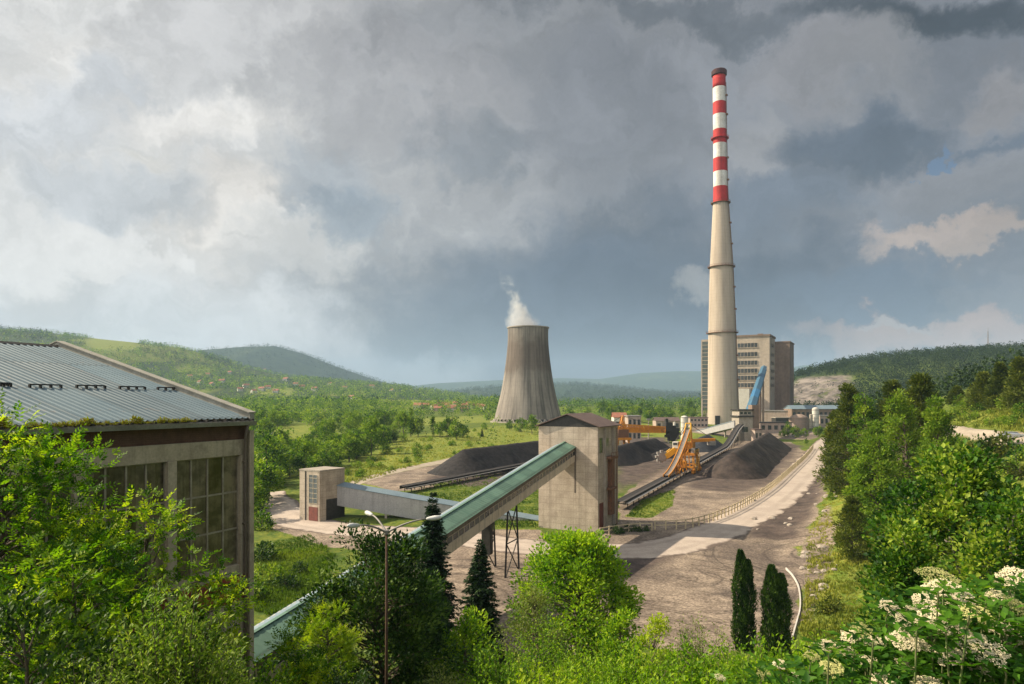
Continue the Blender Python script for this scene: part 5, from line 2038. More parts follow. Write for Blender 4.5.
def build_reclaimer():
    D = 262.0
    c = P(621, 441, D)
    z = float(plane(D))
    s = empty('reclaimer', (c[0], D, z), math.radians(14))
    tag(s, 'rusty orange reclaimer with a long level boom over the coal, behind the gabled tower', 'machine')
    for sx in (-3, 3):
        for sy in (-3, 3):
            MB().bar((sx, sy, 0.6), (sx * 0.7, sy * 0.7, 6.6), 0.7).build('leg', M_ORANGE, s)
            MB().box((sx, sy, 0.5), (2.6, 0.8, 1.0)).build('bogie', M_RUST, s)
    MB().box((0, 0, 7.0), (6.0, 6.0, 0.9)).build('portal_frame', M_ORANGE, s, bevel=0.05)
    b = MB()
    b.box((0.2, 0, 9.0), (4.2, 4.0, 3.0))
    b.build('machine_house', M_RUST, s, bevel=0.06)
    x0, x1 = -2.0, 17.5
    for y, nm in ((-1.3, 'boom'), (1.3, 'boom')):
        m = MB()
        m.bar((x0, y, 12.4), (x1, y, 11.2), 0.4, 0.5)
        m.bar((x0, y, 9.6), (x1, y, 9.2), 0.4, 0.5)
        xs = np.linspace(x0, x1, 10)
        for i in range(9):
            za0, za1 = np.interp([xs[i], xs[i + 1]], [x0, x1], [12.4, 11.2])
            zc0, zc1 = np.interp([xs[i], xs[i + 1]], [x0, x1], [9.6, 9.2])
            m.bar((xs[i], y, za0), (xs[i + 1], y, zc1), 0.28)
            m.bar((xs[i + 1], y, zc1), (xs[i + 1], y, za1), 0.28)
        m.box(((x0 + x1) / 2, y * 0.9, 10.4), (x1 - x0 - 1, 0.12, 1.5))
        m.build(nm, M_ORANGE, s)
    MB().bar((x0, 0, 10.0), (x1 + 1, 0, 9.7), 2.0, 0.2).build('boom_belt', M_BELT, s)
    ms = MB()
    for y in (-1, 1):
        ms.bar((-1, y, 10), (0.4, y * 0.5, 15.6), 0.4)
        ms.bar((2, y, 10), (0.4, y * 0.5, 15.6), 0.3)
    ms.build('mast', M_ORANGE, s)
    ca = MB()
    ca.bar((0.4, 0, 15.5), (13, 0, 12.0), 0.14)
    ca.bar((0.4, 0, 15.5), (-7, 0, 11), 0.14)
    ca.build('stay_cable', M_DARK, s)
    MB().box((-6.2, 0, 9.8), (4.4, 3.0, 2.4)).build('counterweight', M_RUST, s, bevel=0.06)
    hd = MB()
    hd.box((x1 + 1.4, 0, 11.2), (2.6, 3.0, 3.6))
    hd.box((x1 + 1.0, 0, 13.6), (1.0, 1.2, 1.6))
    hd.build('drive_head', M_DARK, s, bevel=0.08)
    w = MB()
    w.tube([(x1 + 3.6, -1.0, 8.6), (x1 + 3.6, 1.0, 8.6)], 2.4, 24)
    for k in range(9):
        a = k / 9 * 6.283
        w.box((x1 + 3.6 + 2.6 * math.cos(a), 0, 8.6 + 2.6 * math.sin(a)), (1.0, 1.9, 1.0))
    w.build('bucket_wheel', M_DARK, s)


build_reclaimer()


# ------------------------------------------------------------------ small plant buildings, tanks, poles
def plain_house(name, px0, px1, pytop, D, depth, wall, roofm, label, gable=0.0, win=3, floors=1, cat='building', yaw=0.0, base=None):
    s = D / F
    x0, x1 = (px0 - CX) * s, (px1 - CX) * s
    w = x1 - x0
    zt = (HY - pytop) * s
    cx = (x0 + x1) / 2
    zb = Hs(cx, D) - 0.4 if base is None else base
    o = empty(name, (cx, D, zb), yaw)
    tag(o, label, cat)
    h = zt - zb
    MB().span(-w / 2, w / 2, 0, depth, 0, h).build('wall', wall, o)
    if gable:
        r = MB()
        for sy in (-1, 1):
            y0 = -0.4 if sy < 0 else depth + 0.4
            vs = [(-w / 2 - 0.4, y0, h - 0.1), (w / 2 + 0.4, y0, h - 0.1), (w / 2 + 0.4, depth / 2, h + gable), (-w / 2 - 0.4, depth / 2, h + gable)]
            r.add(vs + [(p[0], p[1], p[2] + 0.18) for p in vs], [(0, 3, 2, 1), (4, 5, 6, 7), (0, 1, 5, 4), (1, 2, 6, 5), (2, 3, 7, 6), (3, 0, 4, 7)])
        r.prism([(-w / 2, 0.02, h), (-w / 2, depth / 2, h + gable - 0.05), (-w / 2, depth - 0.02, h)], (w, 0, 0))
        r.build('roof', roofm, o)
    else:
        MB().span(-w / 2 - 0.3, w / 2 + 0.3, -0.3, depth + 0.3, h + 0.003, h + 0.45).build('roof', roofm, o)
    fh = h / floors
    for fl in range(floors):
        for i in range(win):
            x = -w / 2 + w * (i + 0.5) / win
            ww = w / win * 0.55
            f = MB().span(x - ww / 2, x + ww / 2, -0.06, 0.1, fl * fh + fh * 0.38, fl * fh + fh * 0.78).build('window', M_WINDARK, o)
    return o


plain_house('switch_building', 628, 641, 416.5, 330, 9, M_PINKWALL, M_STEELGREY, 'pale boxy two-storey plant building behind the orange boom', win=3, floors=2)
plain_house('small_workshop', 614, 627, 417.5, 380, 10, M_WHITEWALL, M_REDROOF, 'small ochre-roofed workshop left of the pale boxy plant building', gable=2.5, win=2)
plain_house('pump_house', 690, 708, 418, 455, 14, M_PINKWALL, M_BROWNROOF, 'pinkish plant building at the left foot of the striped chimney', win=5, floors=2)
plain_house('store_shed', 656, 680, 421, 420, 10, M_PINKWALL, M_BROWNROOF, 'low brown-roofed shed behind the black coal, left of the white silo', gable=2, win=4)
plain_house('long_shed', 792, 846, 409, 520, 16, M_PLANTDARK, M_BLUEGREYROOF, 'long low shed with a blue-grey roof at the foot of the quarry', gable=2.6, win=12)
plain_house('loading_shed', 760, 792, 423, 400, 12, M_PINKWALL, M_DARK, 'low dark-roofed loading shed right of the blue gallery', win=5)
plain_house('loading_dock', 776, 800, 418, 470, 8, M_DARK, M_CONC_PLAIN, 'flat pale canopy on a dark base in front of the boiler house', win=4)
plain_house('office_block', 820, 842, 416, 455, 9, M_PINKWALL, M_STEELGREY, 'low pinkish office block right of the white silo', win=5)
plain_house('gate_house', 755, 762, 430, 330, 5, M_PINKWALL, M_BROWNROOF, 'tiny pinkish gate house beside the brown coal pile', win=2)


def silo(name, px, r_px, pyt, D, mat, label, dome=True, cat='silo'):
    s = D / F
    x = (px - CX) * s
    zb = Hs(x, D) - 0.3
    o = empty(name, (x, D, zb))
    tag(o, label, cat)
    h = (HY - pyt) * s - zb
    r = r_px * s
    MB().lathe([(r, 0), (r, h)], 28).build('tank_body', mat, o, False)
    if dome:
        MB().lathe([(r + 0.1, h + 0.003), (r * 0.8, h + r * 0.3), (r * 0.3, h + r * 0.5), (0.05, h + r * 0.52)], 28).build('tank_roof', mat, o, True)
    rb = MB()
    for z in np.arange(1.5, h, 2.5):
        rb.lathe([(r + 0.003, z), (r + 0.12, z), (r + 0.12, z + 0.15), (r + 0.003, z + 0.15)], 28, cap=False)
    rb.build('hoop', M_STEELGREY, o)
    return o


silo('silo', 684.5, 3.6, 417.5, 345, M_WHITEWALL, 'white cylindrical silo just behind the stacker mast')
silo('silo', 674.5, 1.2, 422.5, 320, M_WHITEWALL, 'thin white tank post behind the stacker boom')
silo('silo', 815.5, 3.2, 409, 450, M_WHITEWALL, 'slim white silo in front of the quarry')
silo('storage_tank', 799, 9.5, 419, 430, surf('tank_brown', (0.30, 0.22, 0.17), (0.24, 0.175, 0.135), 0.2, 0.7, streak=0.3), 'wide brownish storage tank in front of the quarry', cat='tank')
silo('silo', 811, 1.6, 415, 448, M_CONC_PLAIN, 'short grey silo beside the slim white silo')


def pole(px, pyt, D, label, w=0.35):
    s = D / F
    x = (px - CX) * s
    zb = Hs(x, D) - 0.3
    zt = (HY - pyt) * s
    o = empty('light_mast', (x, D, zb))
    tag(o, label, 'mast')
    MB().tube([(0, 0, 0), (0, 0, zt - zb)], [w, w * 0.5], 8).build('pole', M_CONC_PLAIN, o)
    MB().box((0, 0, zt - zb + 0.3), (1.6, 0.5, 0.6)).build('lamp_head', M_STEELGREY, o)


pole(702.3, 398, 470, 'tall pale light mast left of the chimney foot', 0.6)
pole(648.5, 420, 300, 'light mast behind the drive head of the orange boom')
pole(668.5, 421, 330, 'light mast between the low shed and the white silo')


def lattice_mast():
    D = 1030.0
    x = (988 - CX) / F * D
    zb = Hs(x, D) - 2
    h = (HY - 331) / F * D - zb
    o = empty('radio_mast', (x, D, zb))
    tag(o, 'thin lattice radio mast on top of the dark wooded hill', 'mast')
    m = MB()
    for k in range(3):
        a = k * 2.094
        m.bar((math.cos(a) * 1.2, math.sin(a) * 1.2, 0), (math.cos(a) * 0.35, math.sin(a) * 0.35, h), 0.28)
    for z in np.arange(0, h - 2, 2.4):
        q = 1.2 - 0.85 * z / h
        q2 = 1.2 - 0.85 * (z + 2.4) / h
        for k in range(3):
            a, b = k * 2.094, (k + 1) * 2.094
            m.bar((math.cos(a) * q, math.sin(a) * q, z), (math.cos(b) * q2, math.sin(b) * q2, z + 2.4), 0.14)
    m.build('lattice', M_STEELGREY, o)
    MB().tube([(0, 0, h), (0, 0, h + 5)], 0.14, 6).build('antenna', M_STEELGREY, o)


lattice_mast()


# ------------------------------------------------------------------ fences, kerb, street lamp
def build_fence(name, px_pts, label, step, hgt, rails=2, offset=0.0):
    c = resample([GP(*p) for p in px_pts], 0.5)
    seg = np.r_[0, np.cumsum(np.linalg.norm(np.diff(c, axis=0), axis=1))]
    n = min(int(seg[-1] / step), 98)
    tt = np.linspace(0, seg[-1], n + 1)
    X, Y = np.interp(tt, seg, c[:, 0]), np.interp(tt, seg, c[:, 1])
    Z = H(X, Y)
    o = empty(name, (X[0], Y[0], Z[0]))
    tag(o, label, 'fence')
    rg = random.Random(3)
    L = lambda i, dz: (X[i] - X[0], Y[i] - Y[0], Z[i] - Z[0] + dz)
    tops = []
    for i in range(n + 1):
        h = hgt * rg.uniform(0.92, 1.06)
        m = MB()
        a = L(i, -0.2)
        b = L(i, h)
        b = (b[0] + rg.gauss(0, 0.04), b[1] + rg.gauss(0, 0.04), b[2])
        m.bar(a, b, 0.27, 0.22)
        m.build('post', M_POST, o, bevel=0.02)
    for r in range(rails):
        q = 0.90 - 0.42 * r
        m = MB()
        for i in range(n):
            m.bar(L(i, hgt * q), L(i + 1, hgt * q), 0.09, 0.17)
        m.build('rail', M_POST, o)


build_fence('road_fence', [(655, 530), (690, 528), (722, 518), (748, 505), (772, 489), (792, 471), (806, 458), (813, 449)], 'long fence of pale concrete posts and rails along the left side of the haul road', 1.9, 1.85)
build_fence('yard_fence', [(600, 536), (625, 532), (652, 530.5)], 'short thin fence at the foot of the gabled tower', 2.2, 1.5)


def build_kerb():
    pts = [(786, 570), (793, 578), (798, 588), (800, 598), (800, 610), (797, 622), (792, 640)]
    c = resample([GP(*p) for p in pts], 0.6)
    Z = H(c[:, 0], c[:, 1])
    o = empty('kerb', (c[0, 0], c[0, 1], Z[0]))
    tag(o, 'curved pale concrete kerb edging the dirt yard beside the cypresses', 'kerb')
    m = MB()
    for i in range(len(c) - 1):
        a = (c[i, 0] - c[0, 0], c[i, 1] - c[0, 1], Z[i] - Z[0] + 0.12)
        b = (c[i + 1, 0] - c[0, 0], c[i + 1, 1] - c[0, 1], Z[i + 1] - Z[0] + 0.12)
        m.bar(a, b, 0.15, 0.26)
    m.build('kerb_stone', M_KERB, o)


build_kerb()


def build_lamp():
    M_POLEBROWN = surf('brown_lamp_pole', (0.12, 0.065, 0.04), (0.075, 0.048, 0.034), 3, 0.9)
    D = 38.0
    x = (386.5 - CX) / F * D
    zb = Hs(x, D) - 0.5
    zt = (HY - 533) / F * D
    o = empty('street_lamp', (x, D, zb))
    tag(o, 'tall rusty street lamp with three curved arms in front of the dark tree', 'street lamp')
    h = zt - zb
    MB().tube([(0, 0, 0), (0, 0, h * 0.55), (0, 0, h)], [0.10, 0.08, 0.055], 12).build('pole', M_POLEBROWN, o, True)
    MB().tube([(0, 0, h - 0.06), (0, 0, h + 0.16)], 0.12, 12).build('pole_cap', M_STEELGREY, o)
    heads = [(math.radians(4), 2.15, 0.72), (math.radians(130), 1.55, 0.75), (math.radians(236), 2.0, 0.70)]
    white = surf('lamp_enamel', (0.66, 0.66, 0.62), (0.54, 0.54, 0.50), 4, 0.45)
    for az, L, rise in heads:
        c, s = math.cos(az), math.sin(az)
        pts = [np.array((c * L * q, s * L * q, h + 0.02 + rise * (1 - (1 - q) ** 1.6))) for q in np.linspace(0, 1, 9)]
        arm = MB().tube(pts, [0.06, 0.058, 0.055, 0.052, 0.05, 0.047, 0.045, 0.042, 0.04], 8).build('arm', M_STEELGREY, o, True)
        d = np.array((c, s, 0.10))
        p0 = pts[-1]
        hp, hr = [], []
        for q, r in ((0, 0.05), (0.05, 0.08), (0.18, 0.11), (0.45, 0.14), (0.68, 0.12), (0.80, 0.06), (0.83, 0.02)):
            hp.append(p0 + d * q)
            hr.append(r)
        hd = MB().tube(hp, hr, 14).build('lamp_head', white, arm, True)


build_lamp()


# ------------------------------------------------------------------ car on the hill road
def build_car():
    p = G(1011, 440.5, 60)
    rz = math.radians(168)
    c = empty('parked_car', (p[0], p[1], p[2] + 0.26), rz)
    tag(c, 'silver car parked on the pale road across the right hillside', 'car')
    body = MB()
    prof = [(-2.15, 0.32), (-2.2, 0.62), (-2.05, 0.92), (-1.2, 0.98), (-0.75, 1.40), (0.75, 1.44), (1.45, 0.98), (2.1, 0.86), (2.2, 0.55), (2.15, 0.30)]
    y0 = [0.85, 0.86, 0.85, 0.84, 0.66, 0.66, 0.84, 0.80, 0.82, 0.82]
    a = [(x, -w, z) for (x, z), w in zip(prof, y0)]
    b = [(x, w, z) for (x, z), w in zip(prof, y0)]
    n = len(prof)
    body.add(a + b, [tuple(range(n - 1, -1, -1)), tuple(range(n, 2 * n))] + [(i, (i + 1) % n, n + (i + 1) % n, n + i) for i in range(n)])
    paint = surf('silver_car_paint', (0.52, 0.54, 0.56), (0.48, 0.50, 0.52), 1, 0.28, metal=0.5, spec=0.5)
    body.build('body', paint, c, bevel=0.05)
    gl = M_WINDARK
    for sy in (-1, 1):
        w = MB()
        w.add([(-1.0, sy * 0.815, 1.02), (1.15, sy * 0.815, 1.02), (0.68, sy * 0.70, 1.36), (-0.72, sy * 0.70, 1.34)], [(0, 1, 2, 3) if sy < 0 else (3, 2, 1, 0)])
        w.build('side_window', gl, c)
    MB().add([(1.44, -0.70, 1.02), (1.44, 0.70, 1.02), (0.80, 0.58, 1.43), (0.80, -0.58, 1.43)], [(0, 1, 2, 3)]).build('windscreen', gl, c)
    MB().add([(-1.20, -0.70, 1.02), (-1.20, 0.70, 1.02), (-0.80, 0.58, 1.38), (-0.80, -0.58, 1.38)], [(3, 2, 1, 0)]).build('rear_window', gl, c)
    for sx in (-1.35, 1.35):
        for sy in (-0.80, 0.80):
            w = MB().tube([(sx, sy - 0.1, 0.32), (sx, sy + 0.1, 0.32)], 0.32, 18).build('wheel', M_BELT, c)
            MB().tube([(sx, sy - 0.11, 0.32), (sx, sy + 0.11, 0.32)], 0.19, 14).build('rim', M_STEELGREY, w)
    for sy in (-0.6, 0.6):
        MB().box((2.17, sy, 0.68), (0.08, 0.34, 0.16)).build('headlight', M_WHITEWALL, c)
        MB().box((-2.17, sy, 0.72), (0.08, 0.30, 0.16)).build('tail_light', M_REDPAINT, c)


build_car()


# ------------------------------------------------------------------ houses
def make_house(w, d, h, roof_h, wall, label, group):
    o = empty('village_house')
    tag(o, label, 'house', group)
    wl = MB().span(-w / 2, w / 2, -d / 2, d / 2, -2.5, h)
    wl.prism([(-w / 2 + 0.01, -d / 2, h), (-w / 2 + 0.01, 0, h + roof_h - 0.1), (-w / 2 + 0.01, d / 2, h)], (w - 0.02, 0, 0))
    wl.build('wall', wall, o)
    r = MB()
    for sy in (-1, 1):
        vs = [(-w / 2 - 0.6, sy * (d / 2 + 0.6), h - 0.35), (w / 2 + 0.6, sy * (d / 2 + 0.6), h - 0.35), (w / 2 + 0.6, 0, h + roof_h), (-w / 2 - 0.6, 0, h + roof_h)]
        r.add(vs + [(p[0], p[1], p[2] + 0.25) for p in vs], [(0, 3, 2, 1), (4, 5, 6, 7), (0, 1, 5, 4), (1, 2, 6, 5), (2, 3, 7, 6), (3, 0, 4, 7)])
    rf = r.build('roof', M_REDROOF, o)
    MB().box((w * 0.22, d * 0.12, h + roof_h), (0.9, 0.9, 2.0)).build('chimney', M_PINKWALL, rf)
    for fl in range(max(int(h / 3), 1)):
        for x in (-w * 0.3, 0, w * 0.3):
            MB().box((x, -d / 2 - 0.02, 1.6 + fl * 3), (1.3, 0.12, 1.4)).build('window', M_WINDARK, o)
    return o


rg_h = np.random.default_rng(8)
hv = [make_house(11, 9, 5.6, 3.2, M_WHITEWALL, 'white house with a red tiled roof in the village beyond the yellow field', 'village houses beyond the yellow field'),
      make_house(13, 9, 5.0, 3.0, M_PINKWALL, 'pinkish house with a red tiled roof in the village beyond the yellow field', 'pinkish village houses beyond the yellow field')]
vill = [(418, 409), (426, 408.2), (434, 409.5), (441, 406.5), (447, 408), (453, 409.5), (456, 406), (461, 408), (466, 409), (470, 406.5), (474, 408.5), (479, 408), (483, 409.5), (438, 411), (450, 411.5), (464, 411.5)]
for i, (px, py) in enumerate(vill):
    q = G(px, py, 300)
    k = i % 2
    o = hv[k] if i < 2 else copy_thing(hv[k])
    o.location = tuple(q)
    o.rotation_euler = (0, 0, rg_h.uniform(-0.7, 0.7))
    o.scale = (rg_h.uniform(0.62, 0.85),) * 3
hs = make_house(12, 10, 5.6, 3.4, M_WHITEWALL, 'scattered white house with a red roof on the green far hillside', 'scattered houses on the far hillside')
hill_px = [(200, 384), (212, 386), (222, 383), (240, 391), (246, 388), (254, 393), (262, 391), (268, 389), (276, 393), (296, 386), (302, 389), (315, 391), (352, 400), (265, 370), (330, 385), (230, 374), (345, 389), (190, 378), (286, 381), (372, 388), (208, 376), (392, 392)]
for i, (px, py) in enumerate(hill_px):
    q = G(px, py, 300)
    o = hs if i == 0 else copy_thing(hs)
    o.location = tuple(q)
    o.rotation_euler = (0, 0, rg_h.uniform(-0.8, 0.8))
    o.scale = (rg_h.uniform(0.85, 1.2),) * 3


# ------------------------------------------------------------------ boulders on the bank
def boulder(seed, r):
    rg = np.random.default_rng(seed)
    import bmesh
    bm = bmesh.new()
    bmesh.ops.create_icosphere(bm, subdivisions=2, radius=1.0)
    for v in bm.verts:
        k = 1 + 0.45 * float(fbm(v.co.x * 1.4 + seed * 3, v.co.y * 1.4 + v.co.z * 1.9, 1.0, seed, 3))
        v.co = Vector((v.co.x * k * r, v.co.y * k * r * 0.8, v.co.z * k * r * 0.55))
    me = bpy.data.meshes.new('bank_boulder')
    bm.to_mesh(me)
    bm.free()
    return me


bl = [boulder(i, 0.75) for i in range(4)]
rg_b = np.random.default_rng(21)
for i in range(46):
    px = rg_b.uniform(752, 842)
    py = rg_b.uniform(500, 600) if px < 800 else rg_b.uniform(492, 655)
    if py > 545 and px < 803:
        px += 45
    q = G(px, py, 40)
    o = link_mesh('bank_boulder', bl[i % 4], None)
    if not bl[i % 4].materials:
        bl[i % 4].materials.append(M_STONE)
    sc = rg_b.uniform(0.25, 1.0) ** 1.6 * 1.15
    o.location = (q[0], q[1], q[2] + 0.05 * sc)
    o.scale = (sc, sc, sc)
    o.rotation_euler = (0, 0, rg_b.uniform(0, 6.28))
    tag(o, 'pale weathered stone lying on the bank between the haul road and the right-hand trees', 'boulder', 'stones on the road bank')

# ------------------------------------------------------------------ trees and bushes one can tell apart
def plant_at(px, pytop, D, maker, leafm, bark, name, label, cat='tree', rz=0.0, group=None, parts=('crown', 'trunk'), dz=0.0):
    x = (px - CX) / F * D
    zb = Hs(x, D) + dz
    h = (HY - pytop) / F * D - zb
    return make_tree(name, maker(h), leafm, bark, label, cat, group, (x, D, zb), rz, parts)


SH = ('foliage', 'stem')
# left foreground
DENSE = 1.75
plant_at(-5, 400, 17.0, lambda h: broadleaf(101, h, 4.3, h * 0.22, 130, 24, 0.115, 0.42, 0.95, 5, 0.7, upward=0.15, shell=0.45), LF_ROBINIA, M_BARK, 'robinia_tree', 'big yellow-green feathery-leaved tree at the left edge in front of the hall wall')
plant_at(148, 467, 19.0, lambda h: broadleaf(102, h, 3.3, h * 0.25, 80, 26, 0.115, 0.42, 0.75, 5, 0.75, upward=0.2, shell=0.4), LF_ROBINIA, M_BARK, 'robinia_tree', 'feathery-leaved tree before the hall windows, reaching almost to the hall corner')
plant_at(72, 520, 14.0, lambda h: broadleaf(103, h, 2.3, h * 0.2, 50, 24, 0.11, 0.42, 0.7, 5, 0.75, upward=0.2, shell=0.4), LF_ROBINIA, M_BARK, 'robinia_tree', 'lower darker feathery-leaved tree between the two taller ones at the left')
plant_at(165, 580, 11.0, lambda h: shrub(104, h, 1.4, 190, 74, 0.135, 0.38), LF_WILLOW, M_BARK, 'willow_shrub', 'pale upright willow bush with narrow leaves in the lower left corner area', 'bush', parts=SH)
plant_at(95, 640, 9.0, lambda h: shrub(105, h, 0.9, 60, 60, 0.085, 0.36), LF_WILLOW, M_BARK, 'willow_shrub', 'short narrow-leaved bush at the bottom edge, left of the pale willow bush', 'bush', parts=SH)
plant_at(222, 630, 13.0, lambda h: shrub(106, h, 0.75, 36, 60, 0.09, 0.36), LF_WILLOW, M_BARK, 'willow_shrub', 'thin narrow-leaved shoots against the hall corner', 'bush', parts=SH)
plant_at(25, 590, 10.0, lambda h: broadleaf(107, h, 1.5, h * 0.1, 46, 60, 0.11, 0.5, 0.5, 0, 0.8), LF_DARK, M_BARK, 'hazel_bush', 'dark shaded bush in the bottom left corner', 'bush')

# middle foreground
plant_at(378, 527, 43.0, lambda h: broadleaf(111, h, 5.3, h * 0.08, 200, 115, 0.25, 0.55, 1.15, 0, 0.8, irregular=0.3, shell=0.35), LF_WALNUT, M_BARK, 'walnut_tree', 'big dark green tree behind the street lamp')
plant_at(328, 578, 36.0, lambda h: broadleaf(112, h, 1.9, h * 0.12, 60, 22, 0.13, 0.36, 0.5, 5, 0.45, upward=0.4, irregular=0.2), LF_YELLOW, M_BARK, 'robinia_sapling', 'slim bright yellow-green sapling left of the street lamp')
plant_at(305, 640, 22.0, lambda h: broadleaf(113, h, 1.6, h * 0.1, 46, 24, 0.10, 0.40, 0.5, 5, 0.7), LF_ROBINIA, M_BARK, 'robinia_sapling', 'low feathery bush beside the lower end of the green gallery', 'bush')
plant_at(466, 603, 46.0, lambda h: broadleaf(114, h, 3.0, h * 0.1, 80, 80, 0.24, 0.55, 0.9, 0, 0.7), LF_BRIGHT, M_BARK, 'lime_tree', 'rounded mid-green tree right of the street lamp, below the spruces')
plant_at(420, 560, 50.0, lambda h: broadleaf(115, h, 2.8, h * 0.1, 70, 90, 0.26, 0.55, 0.95, 0, 0.8), LF_WALNUT, M_BARK, 'walnut_tree', 'dark leafy tree under the green gallery, right of the lamp pole')
plant_at(433, 489, 63.0, lambda h: spruce(116, h, 3.3, 0.46), LF_SPRUCE, M_BARK, 'spruce_tree', 'taller dark spruce standing before the green gallery roof')
plant_at(480, 537, 66.0, lambda h: spruce(117, h, 3.0, 0.46), LF_SPRUCE, M_BARK, 'spruce_tree', 'shorter dark spruce beside the gallery trestle')
plant_at(577, 516, 60.0, lambda h: broadleaf(118, h, 5.3, h * 0.10, 210, 90, 0.30, 0.6, 1.25, 0, 0.62, irregular=0.35, upward=0.45), LF_BRIGHT, M_BARK, 'ash_tree', 'large bright green tree in front of the gabled tower')
plant_at(536, 577, 52.0, lambda h: broadleaf(119, h, 3.0, h * 0.1, 80, 70, 0.22, 0.45, 0.85, 0, 0.7), LF_GREY, M_BARK, 'sallow_bush', 'grey-green bush at the left foot of the large bright green tree', 'bush')
plant_at(618, 600, 48.0, lambda h: broadleaf(120, h, 2.0, h * 0.1, 46, 80, 0.24, 0.55, 0.75, 0, 0.7), LF_BRIGHT, M_BARK, 'ash_tree', 'small bright tree under the right side of the large bright green tree')
plant_at(655, 618, 42.0, lambda h: broadleaf(121, h, 1.9, h * 0.05, 46, 70, 0.2, 0.5, 0.6, 0, 0.8), LF_YELLOW, M_BARK, 'sallow_bush', 'yellowish bush at the near edge of the dirt yard', 'bush')

# row of bushes along the lower edge
row = [
    (500, 640, 25, 1.9, LF_BRIGHT, 'bright leafy bush at the bottom edge below the grey-green bush'),
    (545, 622, 29, 2.2, LF_BRIGHT, 'tall bright bush at the bottom edge below the large green tree'),
    (592, 640, 22, 1.7, LF_BRIGHT, 'spreading bright bush at the bottom edge, its top level with the pale yard'),
    (640, 646, 19, 1.5, LF_BRIGHT, 'low bright bush at the bottom edge under the yellowish bush'),
    (699, 610, 24, 1.5, LF_GREY, 'pale open bush standing against the dirt yard'),
    (690, 640, 17, 1.4, LF_BRIGHT, 'bright bush at the bottom edge just under the pale open bush'),
    (735, 640, 19, 1.5, LF_BRIGHT, 'bright bush at the bottom edge in front of the left cypress'),
    (775, 638, 17, 1.35, LF_BRIGHT, 'bright bush at the bottom edge in front of the right cypress'),
    (815, 638, 19, 1.4, LF_BRIGHT, 'bright bush at the bottom edge beside the pale kerb'),
    (862, 618, 21, 1.5, LF_BRIGHT, 'tall bright bush on the slope left of the white elder blossom'),
    (545, 668, 14, 1.2, LF_YELLOW, 'low yellow-green bush on the bottom edge left of the middle'),
    (440, 662, 24, 1.6, LF_GREY, 'dull grey-green bush at the bottom edge right of the lamp pole'),
    (350, 665, 20, 1.2, LF_DARK, 'dark low bush at the bottom edge left of the lamp pole'),
    (265, 662, 16, 1.0, LF_ROBINIA, 'bright low bush at the bottom edge right of the hall corner'),
]
for i, (px, py, D, r, lm, lab) in enumerate(row):
    plant_at(px, py, D, lambda h: shrub(200 + i, h, r * 1.15, int(95 + 45 * r), 92, 0.15 if lm is not LF_GREY else 0.11, 0.5), lm, M_BARK, 'leafy_shrub', lab, 'bush', parts=SH)

# right foreground
plant_at(960, 424, 29.0, lambda h: broadleaf(131, h, 3.7, h * 0.15, 170, 84, 0.21, 0.72, 0.95, 0, 0.55, irregular=0.3), LF_MAPLE, M_BARK_GREY, 'maple_tree', 'big broad-leaved tree with glossy leaves in front of the pines on the right')
plant_at(1012, 472, 24.0, lambda h: broadleaf(132, h, 2.2, h * 0.2, 80, 75, 0.17, 0.72, 0.8, 0, 0.7, irregular=0.3), LF_MAPLE, M_BARK_GREY, 'maple_tree', 'glossy broad-leaved tree cut by the right edge above the white blossom')
plant_at(908, 520, 26.0, lambda h: broadleaf(133, h, 1.5, h * 0.2, 66, 75, 0.17, 0.72, 0.7, 0, 0.75, irregular=0.3), LF_MAPLE, M_BARK_GREY, 'maple_tree', 'lower glossy broad-leaved tree at the left foot of the big one')
_q = G(852, 560, 45)
plant_at(852, 498, float(_q[1]), lambda h: pine(134, h, 19 / F * float(_q[1]), 0.36, 90, 90, 0.02), LF_PINE, M_BARK, 'young_pine', 'bushy young pine on the bank right of the haul road', 'tree')
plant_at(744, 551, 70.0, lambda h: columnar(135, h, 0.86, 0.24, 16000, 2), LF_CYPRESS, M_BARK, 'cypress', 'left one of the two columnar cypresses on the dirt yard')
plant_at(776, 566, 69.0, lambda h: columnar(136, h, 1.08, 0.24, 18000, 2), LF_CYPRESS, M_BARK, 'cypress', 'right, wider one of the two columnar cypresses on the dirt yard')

DENSE = 1.35
# pines and leaf trees of the clump beside the road
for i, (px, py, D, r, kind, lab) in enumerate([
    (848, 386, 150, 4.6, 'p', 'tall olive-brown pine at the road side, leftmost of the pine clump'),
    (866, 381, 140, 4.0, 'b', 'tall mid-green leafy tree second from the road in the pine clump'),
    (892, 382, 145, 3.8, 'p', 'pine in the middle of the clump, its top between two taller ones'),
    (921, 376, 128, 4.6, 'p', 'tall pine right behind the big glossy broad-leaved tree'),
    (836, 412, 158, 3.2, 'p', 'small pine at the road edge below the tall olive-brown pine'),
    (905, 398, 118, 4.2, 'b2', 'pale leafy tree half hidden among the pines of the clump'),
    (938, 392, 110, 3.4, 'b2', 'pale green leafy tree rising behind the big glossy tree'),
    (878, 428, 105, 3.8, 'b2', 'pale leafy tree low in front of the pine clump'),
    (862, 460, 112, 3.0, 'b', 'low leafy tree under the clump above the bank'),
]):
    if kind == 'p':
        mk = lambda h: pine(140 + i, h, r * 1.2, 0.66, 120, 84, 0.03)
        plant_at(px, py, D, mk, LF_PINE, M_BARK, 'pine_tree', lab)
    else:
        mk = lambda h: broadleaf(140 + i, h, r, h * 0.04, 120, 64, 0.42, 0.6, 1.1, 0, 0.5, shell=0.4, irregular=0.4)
        plant_at(px, py, D, mk, LF_VALLEY if kind == 'b' else LF_VALLEY2, M_BARK, 'leafy_tree', lab)

